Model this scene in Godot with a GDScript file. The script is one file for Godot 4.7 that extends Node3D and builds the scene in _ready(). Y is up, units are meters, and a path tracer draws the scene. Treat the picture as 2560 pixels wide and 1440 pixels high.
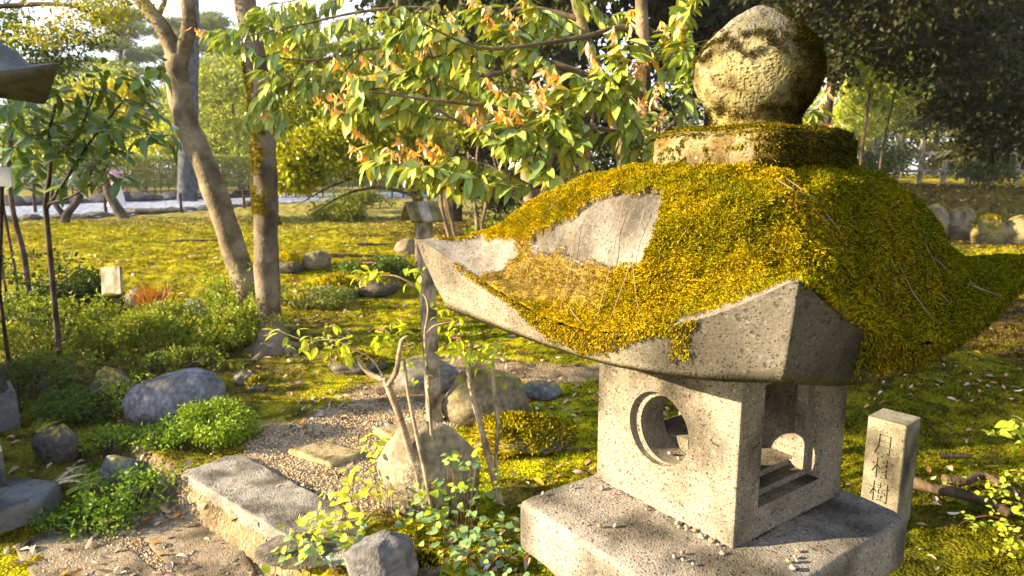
extends Node3D
# A moss-covered stone lantern in a garden at low sun. Units are metres, y up.

var rng := RandomNumberGenerator.new()
var tex := {}
var mats := {}
var n_lo := FastNoiseLite.new()
var n_mid := FastNoiseLite.new()
var n_hi := FastNoiseLite.new()
var n_vox := FastNoiseLite.new()


# ---------------------------------------------------------------- mesh helper
class MB:
	var v := PackedVector3Array()
	var c := PackedColorArray()
	var u := PackedVector2Array()
	var ix := PackedInt32Array()

	func vert(p: Vector3, col := Color.WHITE, uv := Vector2.ZERO) -> int:
		v.push_back(p)
		c.push_back(col)
		u.push_back(uv)
		return v.size() - 1

	func tri(a: int, b: int, d: int) -> void:
		ix.push_back(a)
		ix.push_back(b)
		ix.push_back(d)

	func quad(a: int, b: int, d: int, e: int) -> void:   # clockwise seen from outside
		tri(a, b, d)
		tri(a, d, e)

	var lift := 0.0   # how far normals lean to +y: leaf and moss groups shade like the surface they make up

	func normals() -> PackedVector3Array:
		var n := PackedVector3Array()
		n.resize(v.size())
		for k in range(0, ix.size(), 3):
			var a := v[ix[k]]
			var f := (v[ix[k + 2]] - a).cross(v[ix[k + 1]] - a)
			n[ix[k]] += f
			n[ix[k + 1]] += f
			n[ix[k + 2]] += f
		for k in n.size():
			n[k] = n[k].normalized() if n[k].length_squared() > 1e-20 else Vector3.UP
			if lift > 0.0:
				n[k] = (n[k] * (1.0 - lift) * signf(n[k].y + 1e-6) + Vector3.UP * lift).normalized()
		return n

	func mesh() -> ArrayMesh:
		var arr := []
		arr.resize(Mesh.ARRAY_MAX)
		arr[Mesh.ARRAY_VERTEX] = v
		arr[Mesh.ARRAY_NORMAL] = normals()
		arr[Mesh.ARRAY_COLOR] = c
		arr[Mesh.ARRAY_TEX_UV] = u
		arr[Mesh.ARRAY_INDEX] = ix
		var m := ArrayMesh.new()
		m.add_surface_from_arrays(Mesh.PRIMITIVE_TRIANGLES, arr)
		return m

	# a swept tube through points with a radius at each; ends closed
	func tube(p: Array, r: Array, sides := 8, col := Color.WHITE, wob := 0.0) -> void:
		var n := p.size()
		var side := Vector3.RIGHT
		var first := v.size()
		for k in n:
			var d: Vector3 = (p[mini(k + 1, n - 1)] - p[maxi(k - 1, 0)]).normalized()
			if absf(d.dot(side)) > 0.95:
				side = Vector3.FORWARD if absf(d.z) < 0.9 else Vector3.UP
			side = (side - d * d.dot(side)).normalized()
			var up := d.cross(side)
			for s in sides:
				var a := TAU * s / sides
				var rr: float = r[k] * (1.0 + wob * sin(a * 3.0 + k * 1.7) * 0.5 + wob * sin(a * 2.0 - k * 0.9) * 0.5)
				vert(p[k] + (side * cos(a) + up * sin(a)) * rr, col, Vector2(float(s) / sides, k))
		for k in n - 1:
			for s in sides:
				var t := (s + 1) % sides
				quad(first + k * sides + s, first + (k + 1) * sides + s, first + (k + 1) * sides + t, first + k * sides + t)
		var e0 := vert(p[0], col)
		var e1 := vert(p[n - 1] + (p[n - 1] - p[n - 2]).normalized() * r[n - 1] * 0.5, col)
		for s in sides:
			var t := (s + 1) % sides
			tri(e0, first + s, first + t)
			tri(e1, first + (n - 1) * sides + t, first + (n - 1) * sides + s)

	# a box given by centre, half axes (as vectors), with its corners its own (flat faces)
	func box(o: Vector3, x: Vector3, y: Vector3, z: Vector3, col := Color.WHITE) -> void:
		for f in [[x, y, z], [-x, z, y], [y, z, x], [-y, x, z], [z, x, y], [-z, y, x]]:
			var a := vert(o + f[0] - f[1] - f[2], col, Vector2(0, 0))
			var b := vert(o + f[0] - f[1] + f[2], col, Vector2(1, 0))
			var d := vert(o + f[0] + f[1] + f[2], col, Vector2(1, 1))
			var e := vert(o + f[0] + f[1] - f[2], col, Vector2(0, 1))
			if f[1].cross(f[2]).dot(f[0]) > 0.0:
				quad(a, b, d, e)
			else:
				quad(a, e, d, b)


# ---------------------------------------------------------------- scene helpers
func obj(called: String, m: Mesh, material: Material, parent: Node = self) -> MeshInstance3D:
	var o := MeshInstance3D.new()
	o.name = called
	o.mesh = m
	o.material_override = material
	parent.add_child(o, true)
	return o


var taken := {}

func numbered(called: String) -> String:
	var k: int = taken.get(called, 0)
	taken[called] = k + 1
	return called if k == 0 else "%s_%03d" % [called, k]


func tag(o: Node, label: String, category: String, group := "") -> Node:
	o.name = numbered(str(o.name)) if o.get_parent() == self else o.name
	o.set_meta("label", label)
	o.set_meta("category", category)
	if group:
		o.set_meta("group", group)
	return o


func thing(called: String, label: String, category: String, at := Vector3.ZERO, turn := 0.0, group := "") -> Node3D:
	var o := Node3D.new()
	o.name = numbered(called)
	add_child(o)
	o.position = at
	o.rotation.y = turn
	o.set_meta("label", label)
	o.set_meta("category", category)
	if group:
		o.set_meta("group", group)
	return o


func single(called: String, m: Mesh, material: Material, label: String, category: String, at := Vector3.ZERO, turn := 0.0, group := "") -> MeshInstance3D:
	var o := MeshInstance3D.new()
	o.name = numbered(called)
	o.mesh = m
	o.material_override = material
	add_child(o)
	o.position = at
	o.rotation.y = turn
	o.set_meta("label", label)
	o.set_meta("category", category)
	if group:
		o.set_meta("group", group)
	return o


func many(called: String, m: Mesh, material: Material, xf: Array, cols: PackedColorArray, parent: Node, stuff := true) -> MultiMeshInstance3D:
	var mm := MultiMesh.new()
	mm.transform_format = MultiMesh.TRANSFORM_3D
	mm.use_colors = true
	mm.mesh = m
	mm.instance_count = xf.size()
	for k in xf.size():
		mm.set_instance_transform(k, xf[k])
		mm.set_instance_color(k, cols[k])
	var o := MultiMeshInstance3D.new()
	o.name = called
	o.multimesh = mm
	o.material_override = material
	if stuff:
		o.set_meta("kind", "stuff")
	parent.add_child(o, true)
	return o


func R(a: float, b: float) -> float:
	return rng.randf_range(a, b)


func rdir() -> Vector3:
	var y := R(-1, 1)
	var a := R(0, TAU)
	var s := sqrt(1.0 - y * y)
	return Vector3(s * cos(a), y, s * sin(a))


func mixc(a: Color, b: Color, t: float) -> Color:
	return a.lerp(b, clampf(t, 0.0, 1.0))


func lin(r: float, g: float, b: float) -> Color:
	return Color(r, g, b)


func jit(c: Color, k: float) -> Color:
	var s := 1.0 + R(-k, k)
	return Color(c.r * s * (1.0 + R(-k, k) * 0.4), c.g * s, c.b * s * (1.0 + R(-k, k) * 0.4))


func aim(d: Vector3, up: Vector3, s: float, at: Vector3) -> Transform3D:   # x along d, y towards up
	var x := d.normalized()
	var z := x.cross(up)
	if z.length_squared() < 1e-6:
		z = x.cross(Vector3(0.3, 0.2, 1))
	z = z.normalized()
	var y := z.cross(x)
	return Transform3D(Basis(x * s, y * s, z * s), at)


func stand(n: Vector3, s: float, at: Vector3, sy := 1.0) -> Transform3D:   # y along n, turned at random about it
	var y := n.normalized()
	var t := rdir()
	var x := y.cross(t)
	if x.length_squared() < 1e-4:
		x = y.cross(Vector3(1, 0.1, 0.2))
	x = x.normalized()
	return Transform3D(Basis(x * s, y * s * sy, x.cross(y) * s), at)


func noise(freq: float, sd: int, oct := 3) -> FastNoiseLite:
	var n := FastNoiseLite.new()
	n.seed = sd
	n.noise_type = FastNoiseLite.TYPE_SIMPLEX_SMOOTH
	n.frequency = freq
	n.fractal_octaves = oct
	return n


func pl(x: float, xs: Array, ys: Array) -> float:
	if x <= xs[0]:
		return ys[0]
	for k in xs.size() - 1:
		if x <= xs[k + 1]:
			return lerpf(ys[k], ys[k + 1], (x - xs[k]) / (xs[k + 1] - xs[k]))
	return ys[ys.size() - 1]


# ---------------------------------------------------------------- textures and materials
func picture(side: int, f: Callable) -> ImageTexture:
	var d := PackedByteArray()
	d.resize(side * side * 3)
	for y in side:
		for x in side:
			var c: Color = f.call(x, y)
			var k := (y * side + x) * 3
			d[k] = clampi(int(c.r * 255.0), 0, 255)
			d[k + 1] = clampi(int(c.g * 255.0), 0, 255)
			d[k + 2] = clampi(int(c.b * 255.0), 0, 255)
	return ImageTexture.create_from_image(Image.create_from_data(side, side, false, Image.FORMAT_RGB8, d))


# granite: soft blotches, then pale and dark grains of two sizes. Returns [colour, height]
func granite(side: int, base: Color, pale: Color, dark: Color, blotch: Color, grains: int, sd: int) -> Array:
	var big := noise(1.0, sd, 4).get_seamless_image(side, side)
	var fn := noise(1.0, sd + 1, 4)
	fn.frequency = 0.012
	big = fn.get_seamless_image(side, side)
	fn.frequency = 0.13
	fn.seed = sd + 5
	var fine := fn.get_seamless_image(side, side)
	var col := PackedColorArray()
	var hgt := PackedFloat32Array()
	col.resize(side * side)
	hgt.resize(side * side)
	var bd := big.get_data()
	var fd := fine.get_data()
	var bs := bd.size() / (side * side)
	for k in side * side:
		var b: float = bd[k * bs] / 255.0
		var f: float = fd[k * bs] / 255.0
		col[k] = base.lerp(blotch, smoothstep(0.45, 0.8, b)) * (0.74 + 0.52 * f)
		hgt[k] = 0.42 + 0.35 * f + 0.1 * b
	var r := RandomNumberGenerator.new()
	r.seed = sd
	for g in grains:
		var cx := r.randi() % side
		var cy := r.randi() % side
		var rad := r.randf_range(0.8, 2.3) if g % 9 else r.randf_range(2.3, 4.4)
		var kind := r.randf()
		var c := pale if kind < 0.55 else dark
		var amt := r.randf_range(0.3, 0.9)
		var el := r.randf_range(0.6, 1.0)
		var q := int(rad) + 1
		for dy in range(-q, q + 1):
			for dx in range(-q, q + 1):
				if dx * dx + dy * dy * el * 1.5 > rad * rad:
					continue
				var k := posmod(cy + dy, side) * side + posmod(cx + dx, side)
				col[k] = col[k].lerp(c, amt)
				hgt[k] = lerpf(hgt[k], 0.75 if kind < 0.55 else 0.05, amt)
	var ct := picture(side, func(x, y): return col[y * side + x].linear_to_srgb())
	var ht := picture(side, func(x, y): return Color(hgt[y * side + x], hgt[y * side + x], hgt[y * side + x]))
	return [ct, ht]


func noise_pic(side: int, lo: float, hi: float, freq: float, sd: int, oct := 5, type := FastNoiseLite.TYPE_SIMPLEX_SMOOTH) -> ImageTexture:
	var fn := noise(freq, sd, oct)
	fn.noise_type = type
	var im := fn.get_seamless_image(side, side)
	var d := im.get_data()
	var bs := d.size() / (side * side)
	return picture(side, func(x, y):
		var t: float = lo + (hi - lo) * d[(y * side + x) * bs] / 255.0
		return Color(t, t, t))


# bark: long vertical ridges
func bark_pic(side: int, sd: int, ridges: float, lo: float) -> ImageTexture:
	var a := noise(ridges, sd, 4)
	return picture(side, func(x, y):
		var t := a.get_noise_2d(sin(TAU * x / side) * 40.0 + 50.0, y * 0.35 + cos(TAU * x / side) * 40.0) * 0.5 + 0.5
		var w := a.get_noise_2d(x * 1.0, y * 3.0 + 700.0) * 0.12
		t = clampf(lo + (1.0 - lo) * t + w, 0.0, 1.0)
		return Color(t, t, t))


func mat(called: String, col := Color(1, 1, 1), rough := 0.9, spec := 0.35) -> StandardMaterial3D:
	var m := StandardMaterial3D.new()
	m.resource_name = called
	m.albedo_color = col.linear_to_srgb()
	m.roughness = rough
	m.metallic_specular = spec
	mats[called] = m
	return m


func tinted(called: String, rough := 0.9, spec := 0.35, back := 0.0) -> StandardMaterial3D:   # colour from the vertices or copies
	var m := mat(called, Color.WHITE, rough, spec)
	m.vertex_color_use_as_albedo = true
	if back > 0.0:
		m.backlight_enabled = true
		m.backlight = Color(back, back, back * 0.6)
	m.cull_mode = BaseMaterial3D.CULL_DISABLED
	return m


func tri(m: StandardMaterial3D, t: Texture2D, size: float, h: Texture2D = null, relief := 0.0) -> StandardMaterial3D:
	m.uv1_triplanar = true
	m.uv1_scale = Vector3.ONE / size
	m.albedo_texture = t
	m.detail_enabled = true
	m.detail_blend_mode = BaseMaterial3D.BLEND_MODE_MUL
	m.detail_uv_layer = BaseMaterial3D.DETAIL_UV_2
	m.detail_albedo = tex.stain
	m.uv2_triplanar = true
	m.uv2_scale = Vector3(0.9, 0.6, 0.9) if size > 0.3 else Vector3(2, 1.3, 2)
	if h:
		m.heightmap_enabled = true
		m.heightmap_texture = h
		m.heightmap_scale = relief
	return m


# ---------------------------------------------------------------- leaves
# base at the origin, along +x, face +y
func leaf(length: float, width: float, fold: float, droop: float, segs := 4, widest := 0.42) -> ArrayMesh:
	var b := MB.new()
	var rows := []
	for k in segs + 1:
		var t := float(k) / segs
		var w := width * 0.5 * pow(sin(PI * pow(t, log(0.5) / log(widest))), 0.8) if k > 0 and k < segs else 0.0
		var y := -droop * t * t * length
		var x := length * t * (1.0 - 0.25 * droop * t)
		if w == 0.0:
			rows.append([b.vert(Vector3(x, y, 0))])
		else:
			rows.append([b.vert(Vector3(x, y + fold * w, -w)), b.vert(Vector3(x, y, 0)), b.vert(Vector3(x, y + fold * w, w))])
	for k in segs:
		var p: Array = rows[k]
		var q: Array = rows[k + 1]
		if p.size() == 1:
			b.tri(p[0], q[0], q[1])
			b.tri(p[0], q[1], q[2])
		elif q.size() == 1:
			b.tri(p[0], q[0], p[1])
			b.tri(p[1], q[0], p[2])
		else:
			b.quad(p[0], q[0], q[1], p[1])
			b.quad(p[1], q[1], q[2], p[2])
	return b.mesh()


# a spray of leaves on a short twig, for crowns seen from afar
func spray(count: int, reach: float, length: float, width: float, sd: int) -> ArrayMesh:
	var b := MB.new()
	var r := RandomNumberGenerator.new()
	r.seed = sd
	for k in count:
		var d := Vector3(r.randf_range(-1, 1), r.randf_range(-0.5, 0.8), r.randf_range(-1, 1)).normalized()
		var o := d * reach * r.randf_range(0.15, 0.8)
		var e := (d + Vector3(r.randf_range(-1, 1), r.randf_range(-1.0, 0.4), r.randf_range(-1, 1)) * 0.8).normalized()
		var s := e.cross(Vector3(r.randf_range(-1, 1), r.randf_range(0.2, 1), r.randf_range(-1, 1))).normalized()
		var l := length * r.randf_range(0.7, 1.2)
		var sh := r.randf_range(0.8, 1.15)
		var col := Color(sh, sh, sh)
		var up := s.cross(e) * width * 0.18
		var a := b.vert(o, col)
		var m := b.vert(o + e * l * 0.45 + s * width * 0.5 + up, col)
		var q := b.vert(o + e * l * 0.45 - s * width * 0.5 + up, col)
		var t := b.vert(o + e * l - up, col)
		b.tri(a, m, t)
		b.tri(a, t, q)
	return b.mesh()


# a tuft of pine needles along +y
func needle_tuft(count: int, length: float, width: float, spread: float, sd: int) -> ArrayMesh:
	var b := MB.new()
	var r := RandomNumberGenerator.new()
	r.seed = sd
	for k in count:
		var d := Vector3(r.randf_range(-1, 1) * spread, r.randf_range(0.3, 1.0), r.randf_range(-1, 1) * spread).normalized()
		var s := d.cross(Vector3(r.randf_range(-1, 1), r.randf_range(-1, 1), r.randf_range(-1, 1))).normalized() * width * 0.5
		var sh := r.randf_range(0.75, 1.2)
		var col := Color(sh, sh, sh)
		var l := length * r.randf_range(0.7, 1.1)
		b.tri(b.vert(-s, col), b.vert(d * l, col), b.vert(s, col))
	return b.mesh()


# one moss shoot group: bent blades that start side by side, along +y
func moss_tuft(count: int, reach: float, h: float, w: float, sd: int) -> ArrayMesh:
	var b := MB.new()
	b.lift = 0.3
	var r := RandomNumberGenerator.new()
	r.seed = sd
	for k in count:
		var a := r.randf() * TAU
		var o := Vector3(cos(a), 0, sin(a)) * reach * sqrt(r.randf())
		var lean := Vector3(r.randf_range(-1, 1), 0, r.randf_range(-1, 1)) * 0.55
		var l := h * r.randf_range(0.6, 1.15)
		var s := Vector3(cos(a * 3.1), 0, sin(a * 3.1)) * w * 0.5
		var lo := r.randf_range(0.72, 0.92)
		var hi := r.randf_range(0.9, 1.25)
		var p := o + (Vector3.UP + lean * 0.4) * l * 0.55
		var q := p + (Vector3.UP * 0.7 + lean * 1.3) * l * 0.5
		var i0 := b.vert(o - s * 0.7, Color(lo, lo, lo))
		var i1 := b.vert(o + s * 0.7, Color(lo, lo, lo))
		var i2 := b.vert(p - s, Color(1, 1, 1))
		var i3 := b.vert(p + s, Color(1, 1, 1))
		var i4 := b.vert(q, Color(hi, hi, hi))
		b.quad(i0, i2, i3, i1)
		b.tri(i2, i4, i3)
	return b.mesh()


# ---------------------------------------------------------------- rocks
# a boulder of half size r, its middle at the origin; moss share on what faces up
func boulder(r: Vector3, sd: int, rough: float, cuts: int, base: Color, moss := 0.0, res := 34) -> ArrayMesh:
	var b := MB.new()
	var g := RandomNumberGenerator.new()
	g.seed = sd
	var n1 := noise(0.9, sd, 3)
	var n2 := noise(3.2, sd + 3, 4)
	var planes := []
	for k in cuts:
		planes.append([Vector3(g.randf_range(-1, 1), g.randf_range(-0.3, 1), g.randf_range(-1, 1)).normalized(), g.randf_range(0.72, 0.92)])
	var mossy := lin(0.50, 0.40, 0.012)
	var nu := res
	var nv := res * 2 / 3
	for j in nv + 1:
		for i in nu:
			var th := PI * j / nv
			var ph := TAU * (i % nu) / nu
			var d := Vector3(sin(th) * cos(ph), cos(th), sin(th) * sin(ph))
			var p := d * (1.0 + rough * n1.get_noise_3dv(d * 1.3))
			for c in planes:
				var over: float = p.dot(c[0]) - c[1]
				if over > 0.0:
					p -= c[0] * over * 0.82
			p += d * rough * 0.16 * n2.get_noise_3dv(d * 1.4)
			var t := n2.get_noise_3dv(d * 0.9 + Vector3(7, 3, 1))
			var col := base * (1.0 + 0.5 * t)
			var m := 0.0
			if moss > 0.0:
				m = smoothstep(0.35, 0.75, d.y * 0.7 + t * 0.8 + moss - 0.35)
			col = mixc(col, mossy * (1.0 + t), m)
			b.vert(p * r, col)
	for j in nv:
		for i in nu:
			var a := j * nu + i
			var e := j * nu + (i + 1) % nu
			b.quad(a, a + nu, e + nu, e)
	var arr := b.mesh()
	return arr


func rock(called: String, label: String, at: Vector3, w: float, h: float, sd: int, base: Color, moss := 0.0, rough := 0.22, cuts := 5, deep := 0.8, category := "rock", group := "") -> MeshInstance3D:
	at.y = gh(at.x, at.z)
	var m := boulder(Vector3(w * 0.54, h * 0.66, w * 0.5 * deep), sd, rough, cuts, base, moss)
	var o := single(called, m, mats.rock, label, category, at + Vector3(0, h * 0.36, 0), 0.0, group)
	if moss >= 0.3:
		var arr := m.surface_get_arrays(0)
		var vs: PackedVector3Array = arr[Mesh.ARRAY_VERTEX]
		var ns: PackedVector3Array = arr[Mesh.ARRAY_NORMAL]
		var cs: PackedColorArray = arr[Mesh.ARRAY_COLOR]
		var xf := []
		var cols := PackedColorArray()
		var sz := 0.9 + 0.3 * absf(at.z)
		for k in vs.size():
			if cs[k].b > cs[k].r * 0.2 or vs[k].y < -h * 0.2:
				continue
			for q in (4 if moss > 0.8 else 2):
				var p := vs[k] + rdir() * w * 0.035
				xf.append(stand((ns[k] + rdir() * 0.35).normalized(), sz * R(0.7, 1.3), p))
				cols.append(jit(mixc(lin(0.40, 0.38, 0.008), lin(0.70, 0.52, 0.008), R(0, 1)), 0.25))
		if xf.size():
			many("moss", moss_tuft(7, 0.009, 0.010, 0.0026, sd), mats.moss, xf, cols, o)
	return o


# ---------------------------------------------------------------- the lie of the land
const SLAB_A := Vector2(-1.69, -3.26)
const SLAB_B := Vector2(-0.70, -2.43)

func gh(x: float, z: float) -> float:
	var d := -z
	var near := 1.0 - smoothstep(25.0, 40.0, d)
	var h := n_lo.get_noise_2d(x, z) * 0.07 * near + n_mid.get_noise_2d(x, z) * (0.022 + 0.045 * smoothstep(7.0, 11.0, d)) * near
	var dir := (SLAB_B - SLAB_A).normalized()
	var q := Vector2(x, z) - SLAB_A
	var t := q.dot(dir)
	var sd := q.dot(Vector2(-dir.y, dir.x))
	var drop := smoothstep(-0.02, 0.05, sd) * smoothstep(-1.3, -0.4, t) * (1.0 - smoothstep(1.15, 1.5, t))
	h = lerpf(h, h * 0.3 - 0.15, drop)
	h += 0.16 * smoothstep(8.2, 9.3, d) * (1.0 - smoothstep(-0.5, 1.5, x)) * near
	h += 1.05 * smoothstep(16.0, 18.5, d) * smoothstep(3.5, 6.5, x) * (1.0 - smoothstep(60.0, 90.0, d))
	return h


func on(x: float, z: float) -> Vector3:
	return Vector3(x, gh(x, z), z)


func gn(x: float, z: float) -> Vector3:
	var e := 0.04
	return Vector3(gh(x - e, z) - gh(x + e, z), 2.0 * e, gh(x, z - e) - gh(x, z + e)).normalized()


# ---------------------------------------------------------------- the lantern
const ROOF_X := [0.0, 0.1, 0.16, 0.22, 0.28, 0.32, 0.355, 0.38, 0.40, 0.43, 0.47]
const ROOF_Y := [0.792, 0.789, 0.783, 0.774, 0.752, 0.712, 0.652, 0.592, 0.548, 0.503, 0.468]
const HALF := 0.47

func roof_y(x: float, z: float) -> float:
	var ax := absf(x)
	var az := absf(z)
	var mx := maxf(ax, az)
	var mn := minf(ax, az)
	var p4 := pow(pow(ax, 4.0) + pow(az, 4.0), 0.25)
	var rho := lerpf(p4, mx, smoothstep(0.3, 0.47, mx))
	if x < 0.0:
		rho *= 1.0 - (0.045 + 0.04 * smoothstep(0.05, -0.15, z)) * smoothstep(0.1, 0.3, -x) * (1.0 - smoothstep(0.36, 0.45, mx))
	return pl(rho, ROOF_X, ROOF_Y) + (0.168 - 0.045 * pow(maxf(0.0, (x + z) / (2.0 * HALF)), 2.0)) * pow(minf(mn / HALF, 1.1), 1.8) * smoothstep(0.28, 0.47, mx)


func roof_y_soft(x: float, z: float) -> float:
	var e := 0.016
	return (roof_y(x, z) * 2.0 + roof_y(x - e, z) + roof_y(x + e, z) + roof_y(x, z - e) + roof_y(x, z + e)) / 6.0


func roof_at(x: float, z: float, y: float) -> Vector3:   # the corner on the lit side reaches out farther than the others
	var k := maxf(0.0, (-x - z) / (2.0 * HALF))
	return Vector3(x * (1.0 + 0.15 * pow(k, 4.0)), y - 0.02 * pow(k, 6.0), z * (1.0 + 0.15 * pow(k, 4.0)))


func bare(x: float, z: float, y: float) -> float:   # 1 where the roof stone shows, 0 where moss is thick
	var w := n_hi.get_noise_3d(x * 2.0, y * 2.0, z * 2.0)
	var v := n_hi.get_noise_3d(x * 6.0, y * 6.0, z * 6.0)
	var q := 0.0
	if x < -0.26:
		var poly := PackedVector2Array([Vector2(-0.215, 0.655), Vector2(-0.15, 0.69), Vector2(-0.09, 0.735), Vector2(-0.03, 0.742), Vector2(0.05, 0.752), Vector2(0.075, 0.70), Vector2(0.105, 0.655), Vector2(0.075, 0.605), Vector2(-0.04, 0.60), Vector2(-0.2, 0.61)])
		var p := Vector2(z - 0.015 + w * 0.045, y + 0.012 + w * 0.02 + v * 0.012)
		if Geometry2D.is_point_in_polygon(p, poly):
			q = 1.0
	# the stone of the far lit corner
	var k := (-x - z) * 0.5
	if x < -0.40 + w * 0.03 and z < -0.27 + w * 0.05 + v * 0.02:
		q = maxf(q, 1.0 - smoothstep(0.0, 0.05, absf(x - z + 0.05) - 0.0) if false else 1.0)
	if k > 0.31 and absf(z - x + 0.045) < 0.035 + v * 0.02:
		q = 0.0
	if k > 0.445 + w * 0.03:
		q = maxf(q, 0.8)
	if x < -0.455 and z > 0.23 + w * 0.03:
		q = 1.0
	if (x - z) * -0.5 > 0.452 + w * 0.015:
		q = 1.0
	return q


func thin(x: float, z: float, y: float) -> float:   # dead, thin moss under the bare patch
	if x > -0.30 or y > 0.63:
		return 0.0
	var w := n_hi.get_noise_3d(x * 3.0, y * 3.0, z * 3.0)
	return smoothstep(-0.33, -0.27, z) * (1.0 - smoothstep(-0.02, 0.07, z)) * smoothstep(0.49, 0.52, y + w * 0.03) * (1.0 - smoothstep(0.62, 0.65, y))


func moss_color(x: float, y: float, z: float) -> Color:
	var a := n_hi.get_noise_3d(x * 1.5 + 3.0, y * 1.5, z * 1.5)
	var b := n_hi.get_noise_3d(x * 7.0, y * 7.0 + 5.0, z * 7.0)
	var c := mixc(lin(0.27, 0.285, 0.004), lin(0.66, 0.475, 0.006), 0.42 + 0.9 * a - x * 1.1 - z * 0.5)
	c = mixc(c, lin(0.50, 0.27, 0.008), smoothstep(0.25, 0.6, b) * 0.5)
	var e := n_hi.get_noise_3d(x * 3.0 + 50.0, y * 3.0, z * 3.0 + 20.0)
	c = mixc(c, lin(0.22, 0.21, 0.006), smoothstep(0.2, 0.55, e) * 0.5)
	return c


func stone_lantern() -> void:
	var t := thing("stone_lantern", "large moss-covered granite lantern with an onion-shaped finial, in the foreground", "stone lantern", Vector3(0.51, 0, -1.61), deg_to_rad(36))
	var by := 0.76
	# platform: the rounded slab the fire chamber stands on, undercut below
	var b := MB.new()
	var prof := [[0.0, -0.76], [0.0, -0.30], [0.0, -0.215], [0.035, -0.165], [0.062, -0.137], [0.075, -0.125], [0.078, -0.108], [0.078, -0.02], [0.075, -0.008], [0.067, -0.002], [0.03, 0.0], [-0.06, 0.001], [-0.2, 0.0]]
	var ctr := Vector2(-0.0925, 0.06)
	var hx := 0.27
	var hz := 0.222
	var per := []
	for side in 4:
		for k in 24:
			var s := -1.0 + 2.0 * k / 24.0
			per.append([Vector2(s, -1), Vector2(1, s), Vector2(-s, 1), Vector2(-1, -s)][side])
	var ring := per.size()
	for j in prof.size():
		for k in ring:
			var o: Vector2 = per[k]
			var ox: float = prof[j][0]
			var p2 := Vector2(o.x * (hx + ox), o.y * (hz + ox))
			# rounded corners
			var lim := Vector2(hx + ox, hz + ox)
			var rad := 0.022
			var over := Vector2(maxf(absf(p2.x) - (lim.x - rad), 0.0), maxf(absf(p2.y) - (lim.y - rad), 0.0))
			if over.x > 0.0 and over.y > 0.0 and over.length() > rad:
				var nn := over.normalized() * rad
				p2 = Vector2(signf(p2.x) * (lim.x - rad + nn.x), signf(p2.y) * (lim.y - rad + nn.y))
			var p := Vector3(ctr.x + p2.x, by + prof[j][1], ctr.y + p2.y)
			var nz := n_hi.get_noise_3dv(p * 2.2)
			p += Vector3(signf(p2.x) * absf(o.x) * nz * 0.006, nz * 0.004, signf(p2.y) * absf(o.y) * nz * 0.006)
			b.vert(p)
	for j in prof.size() - 1:
		for k in ring:
			var k2 := (k + 1) % ring
			b.quad(j * ring + k, j * ring + k2, (j + 1) * ring + k2, (j + 1) * ring + k)
	obj("platform", b.mesh(), mats.granite, t)
	# fire chamber, hollowed out
	var cc := CSGCombiner3D.new()
	cc.name = "fire_chamber"
	t.add_child(cc)
	cc.position = Vector3(0, by, 0)
	var body := CSGPolygon3D.new()
	var pts := PackedVector2Array()
	for q in [[0.21, 0.2055], [0.2085, 0.2085], [0.2055, 0.21], [-0.2055, 0.21], [-0.2085, 0.2085], [-0.21, 0.2055], [-0.21, -0.2055], [-0.2055, -0.21], [0.2055, -0.21], [0.21, -0.2055]]:
		pts.append(Vector2(q[0], q[1]))
	body.polygon = pts
	body.depth = 0.47
	body.rotation_degrees.x = 90
	body.position.y = -0.004
	cc.add_child(body)
	var cut := func(lo: Vector3, hi: Vector3) -> void:
		var x := CSGBox3D.new()
		x.operation = CSGShape3D.OPERATION_SUBTRACTION
		x.size = hi - lo
		x.position = (lo + hi) * 0.5
		cc.add_child(x)
	cut.call(Vector3(-0.115, 0.10, -0.125), Vector3(0.115, 0.42, 0.15))          # the hollow
	cut.call(Vector3(-0.13, 0.07, 0.178), Vector3(0.113, 0.345, 0.25))           # rebate of the square window
	cut.call(Vector3(-0.115, 0.085, 0.14), Vector3(0.092, 0.335, 0.19))          # the square window
	cut.call(Vector3(-0.085, 0.102, -0.25), Vector3(0.105, 0.33, -0.11))         # the window behind
	var disc := func(x0: float, x1: float, y: float, z: float, r: float) -> void:
		var x := CSGCylinder3D.new()
		x.operation = CSGShape3D.OPERATION_SUBTRACTION
		x.radius = r
		x.height = x1 - x0
		x.sides = 56
		x.rotation_degrees.z = 90
		x.position = Vector3((x0 + x1) * 0.5, y, z)
		cc.add_child(x)
	disc.call(-0.25, -0.10, 0.196, 0.004, 0.079)
	disc.call(-0.25, -0.194, 0.198, -0.010, 0.0865)
	# a second, fainter hood where the crescent moon was cut
	cc.material_override = mats.granite_body
	# dirt and moss that settle in the joint between chamber and platform
	var jx := []
	var jc := PackedColorArray()
	for k in 700:
		var s := R(-0.21, 0.21)
		if n_hi.get_noise_2d(s * 5.0, 2.0 + (k % 2) * 7.0) < R(-0.3, 0.25):
			continue
		var o := Vector3(-0.2105 - absf(R(0.0, 0.012)) * rng.randf(), by + 0.001, s) if k % 2 else Vector3(s, by + 0.001, 0.2105 + R(0.0, 0.012) * rng.randf())
		jx.append(stand(Vector3(R(-0.3, 0.3), 1, R(-0.3, 0.3)), R(0.4, 0.9), o))
		jc.append(jit(lin(0.10, 0.085, 0.03) if rng.randf() < 0.6 else lin(0.2, 0.18, 0.02), 0.3))
	many("joint_moss", moss_tuft(6, 0.004, 0.0045, 0.0011, 71), mats.moss, jx, jc, t)
	var ledge := MB.new()
	ledge.box(Vector3(0.0, by + 0.124, -0.06), Vector3(0.112, 0, 0), Vector3(0, 0.026, 0), Vector3(0, 0, 0.062))
	obj("inner_ledge", ledge.mesh(), mats.granite_body, t)
	# roof
	b = MB.new()
	var N := 210
	var moss_pts := []
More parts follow.
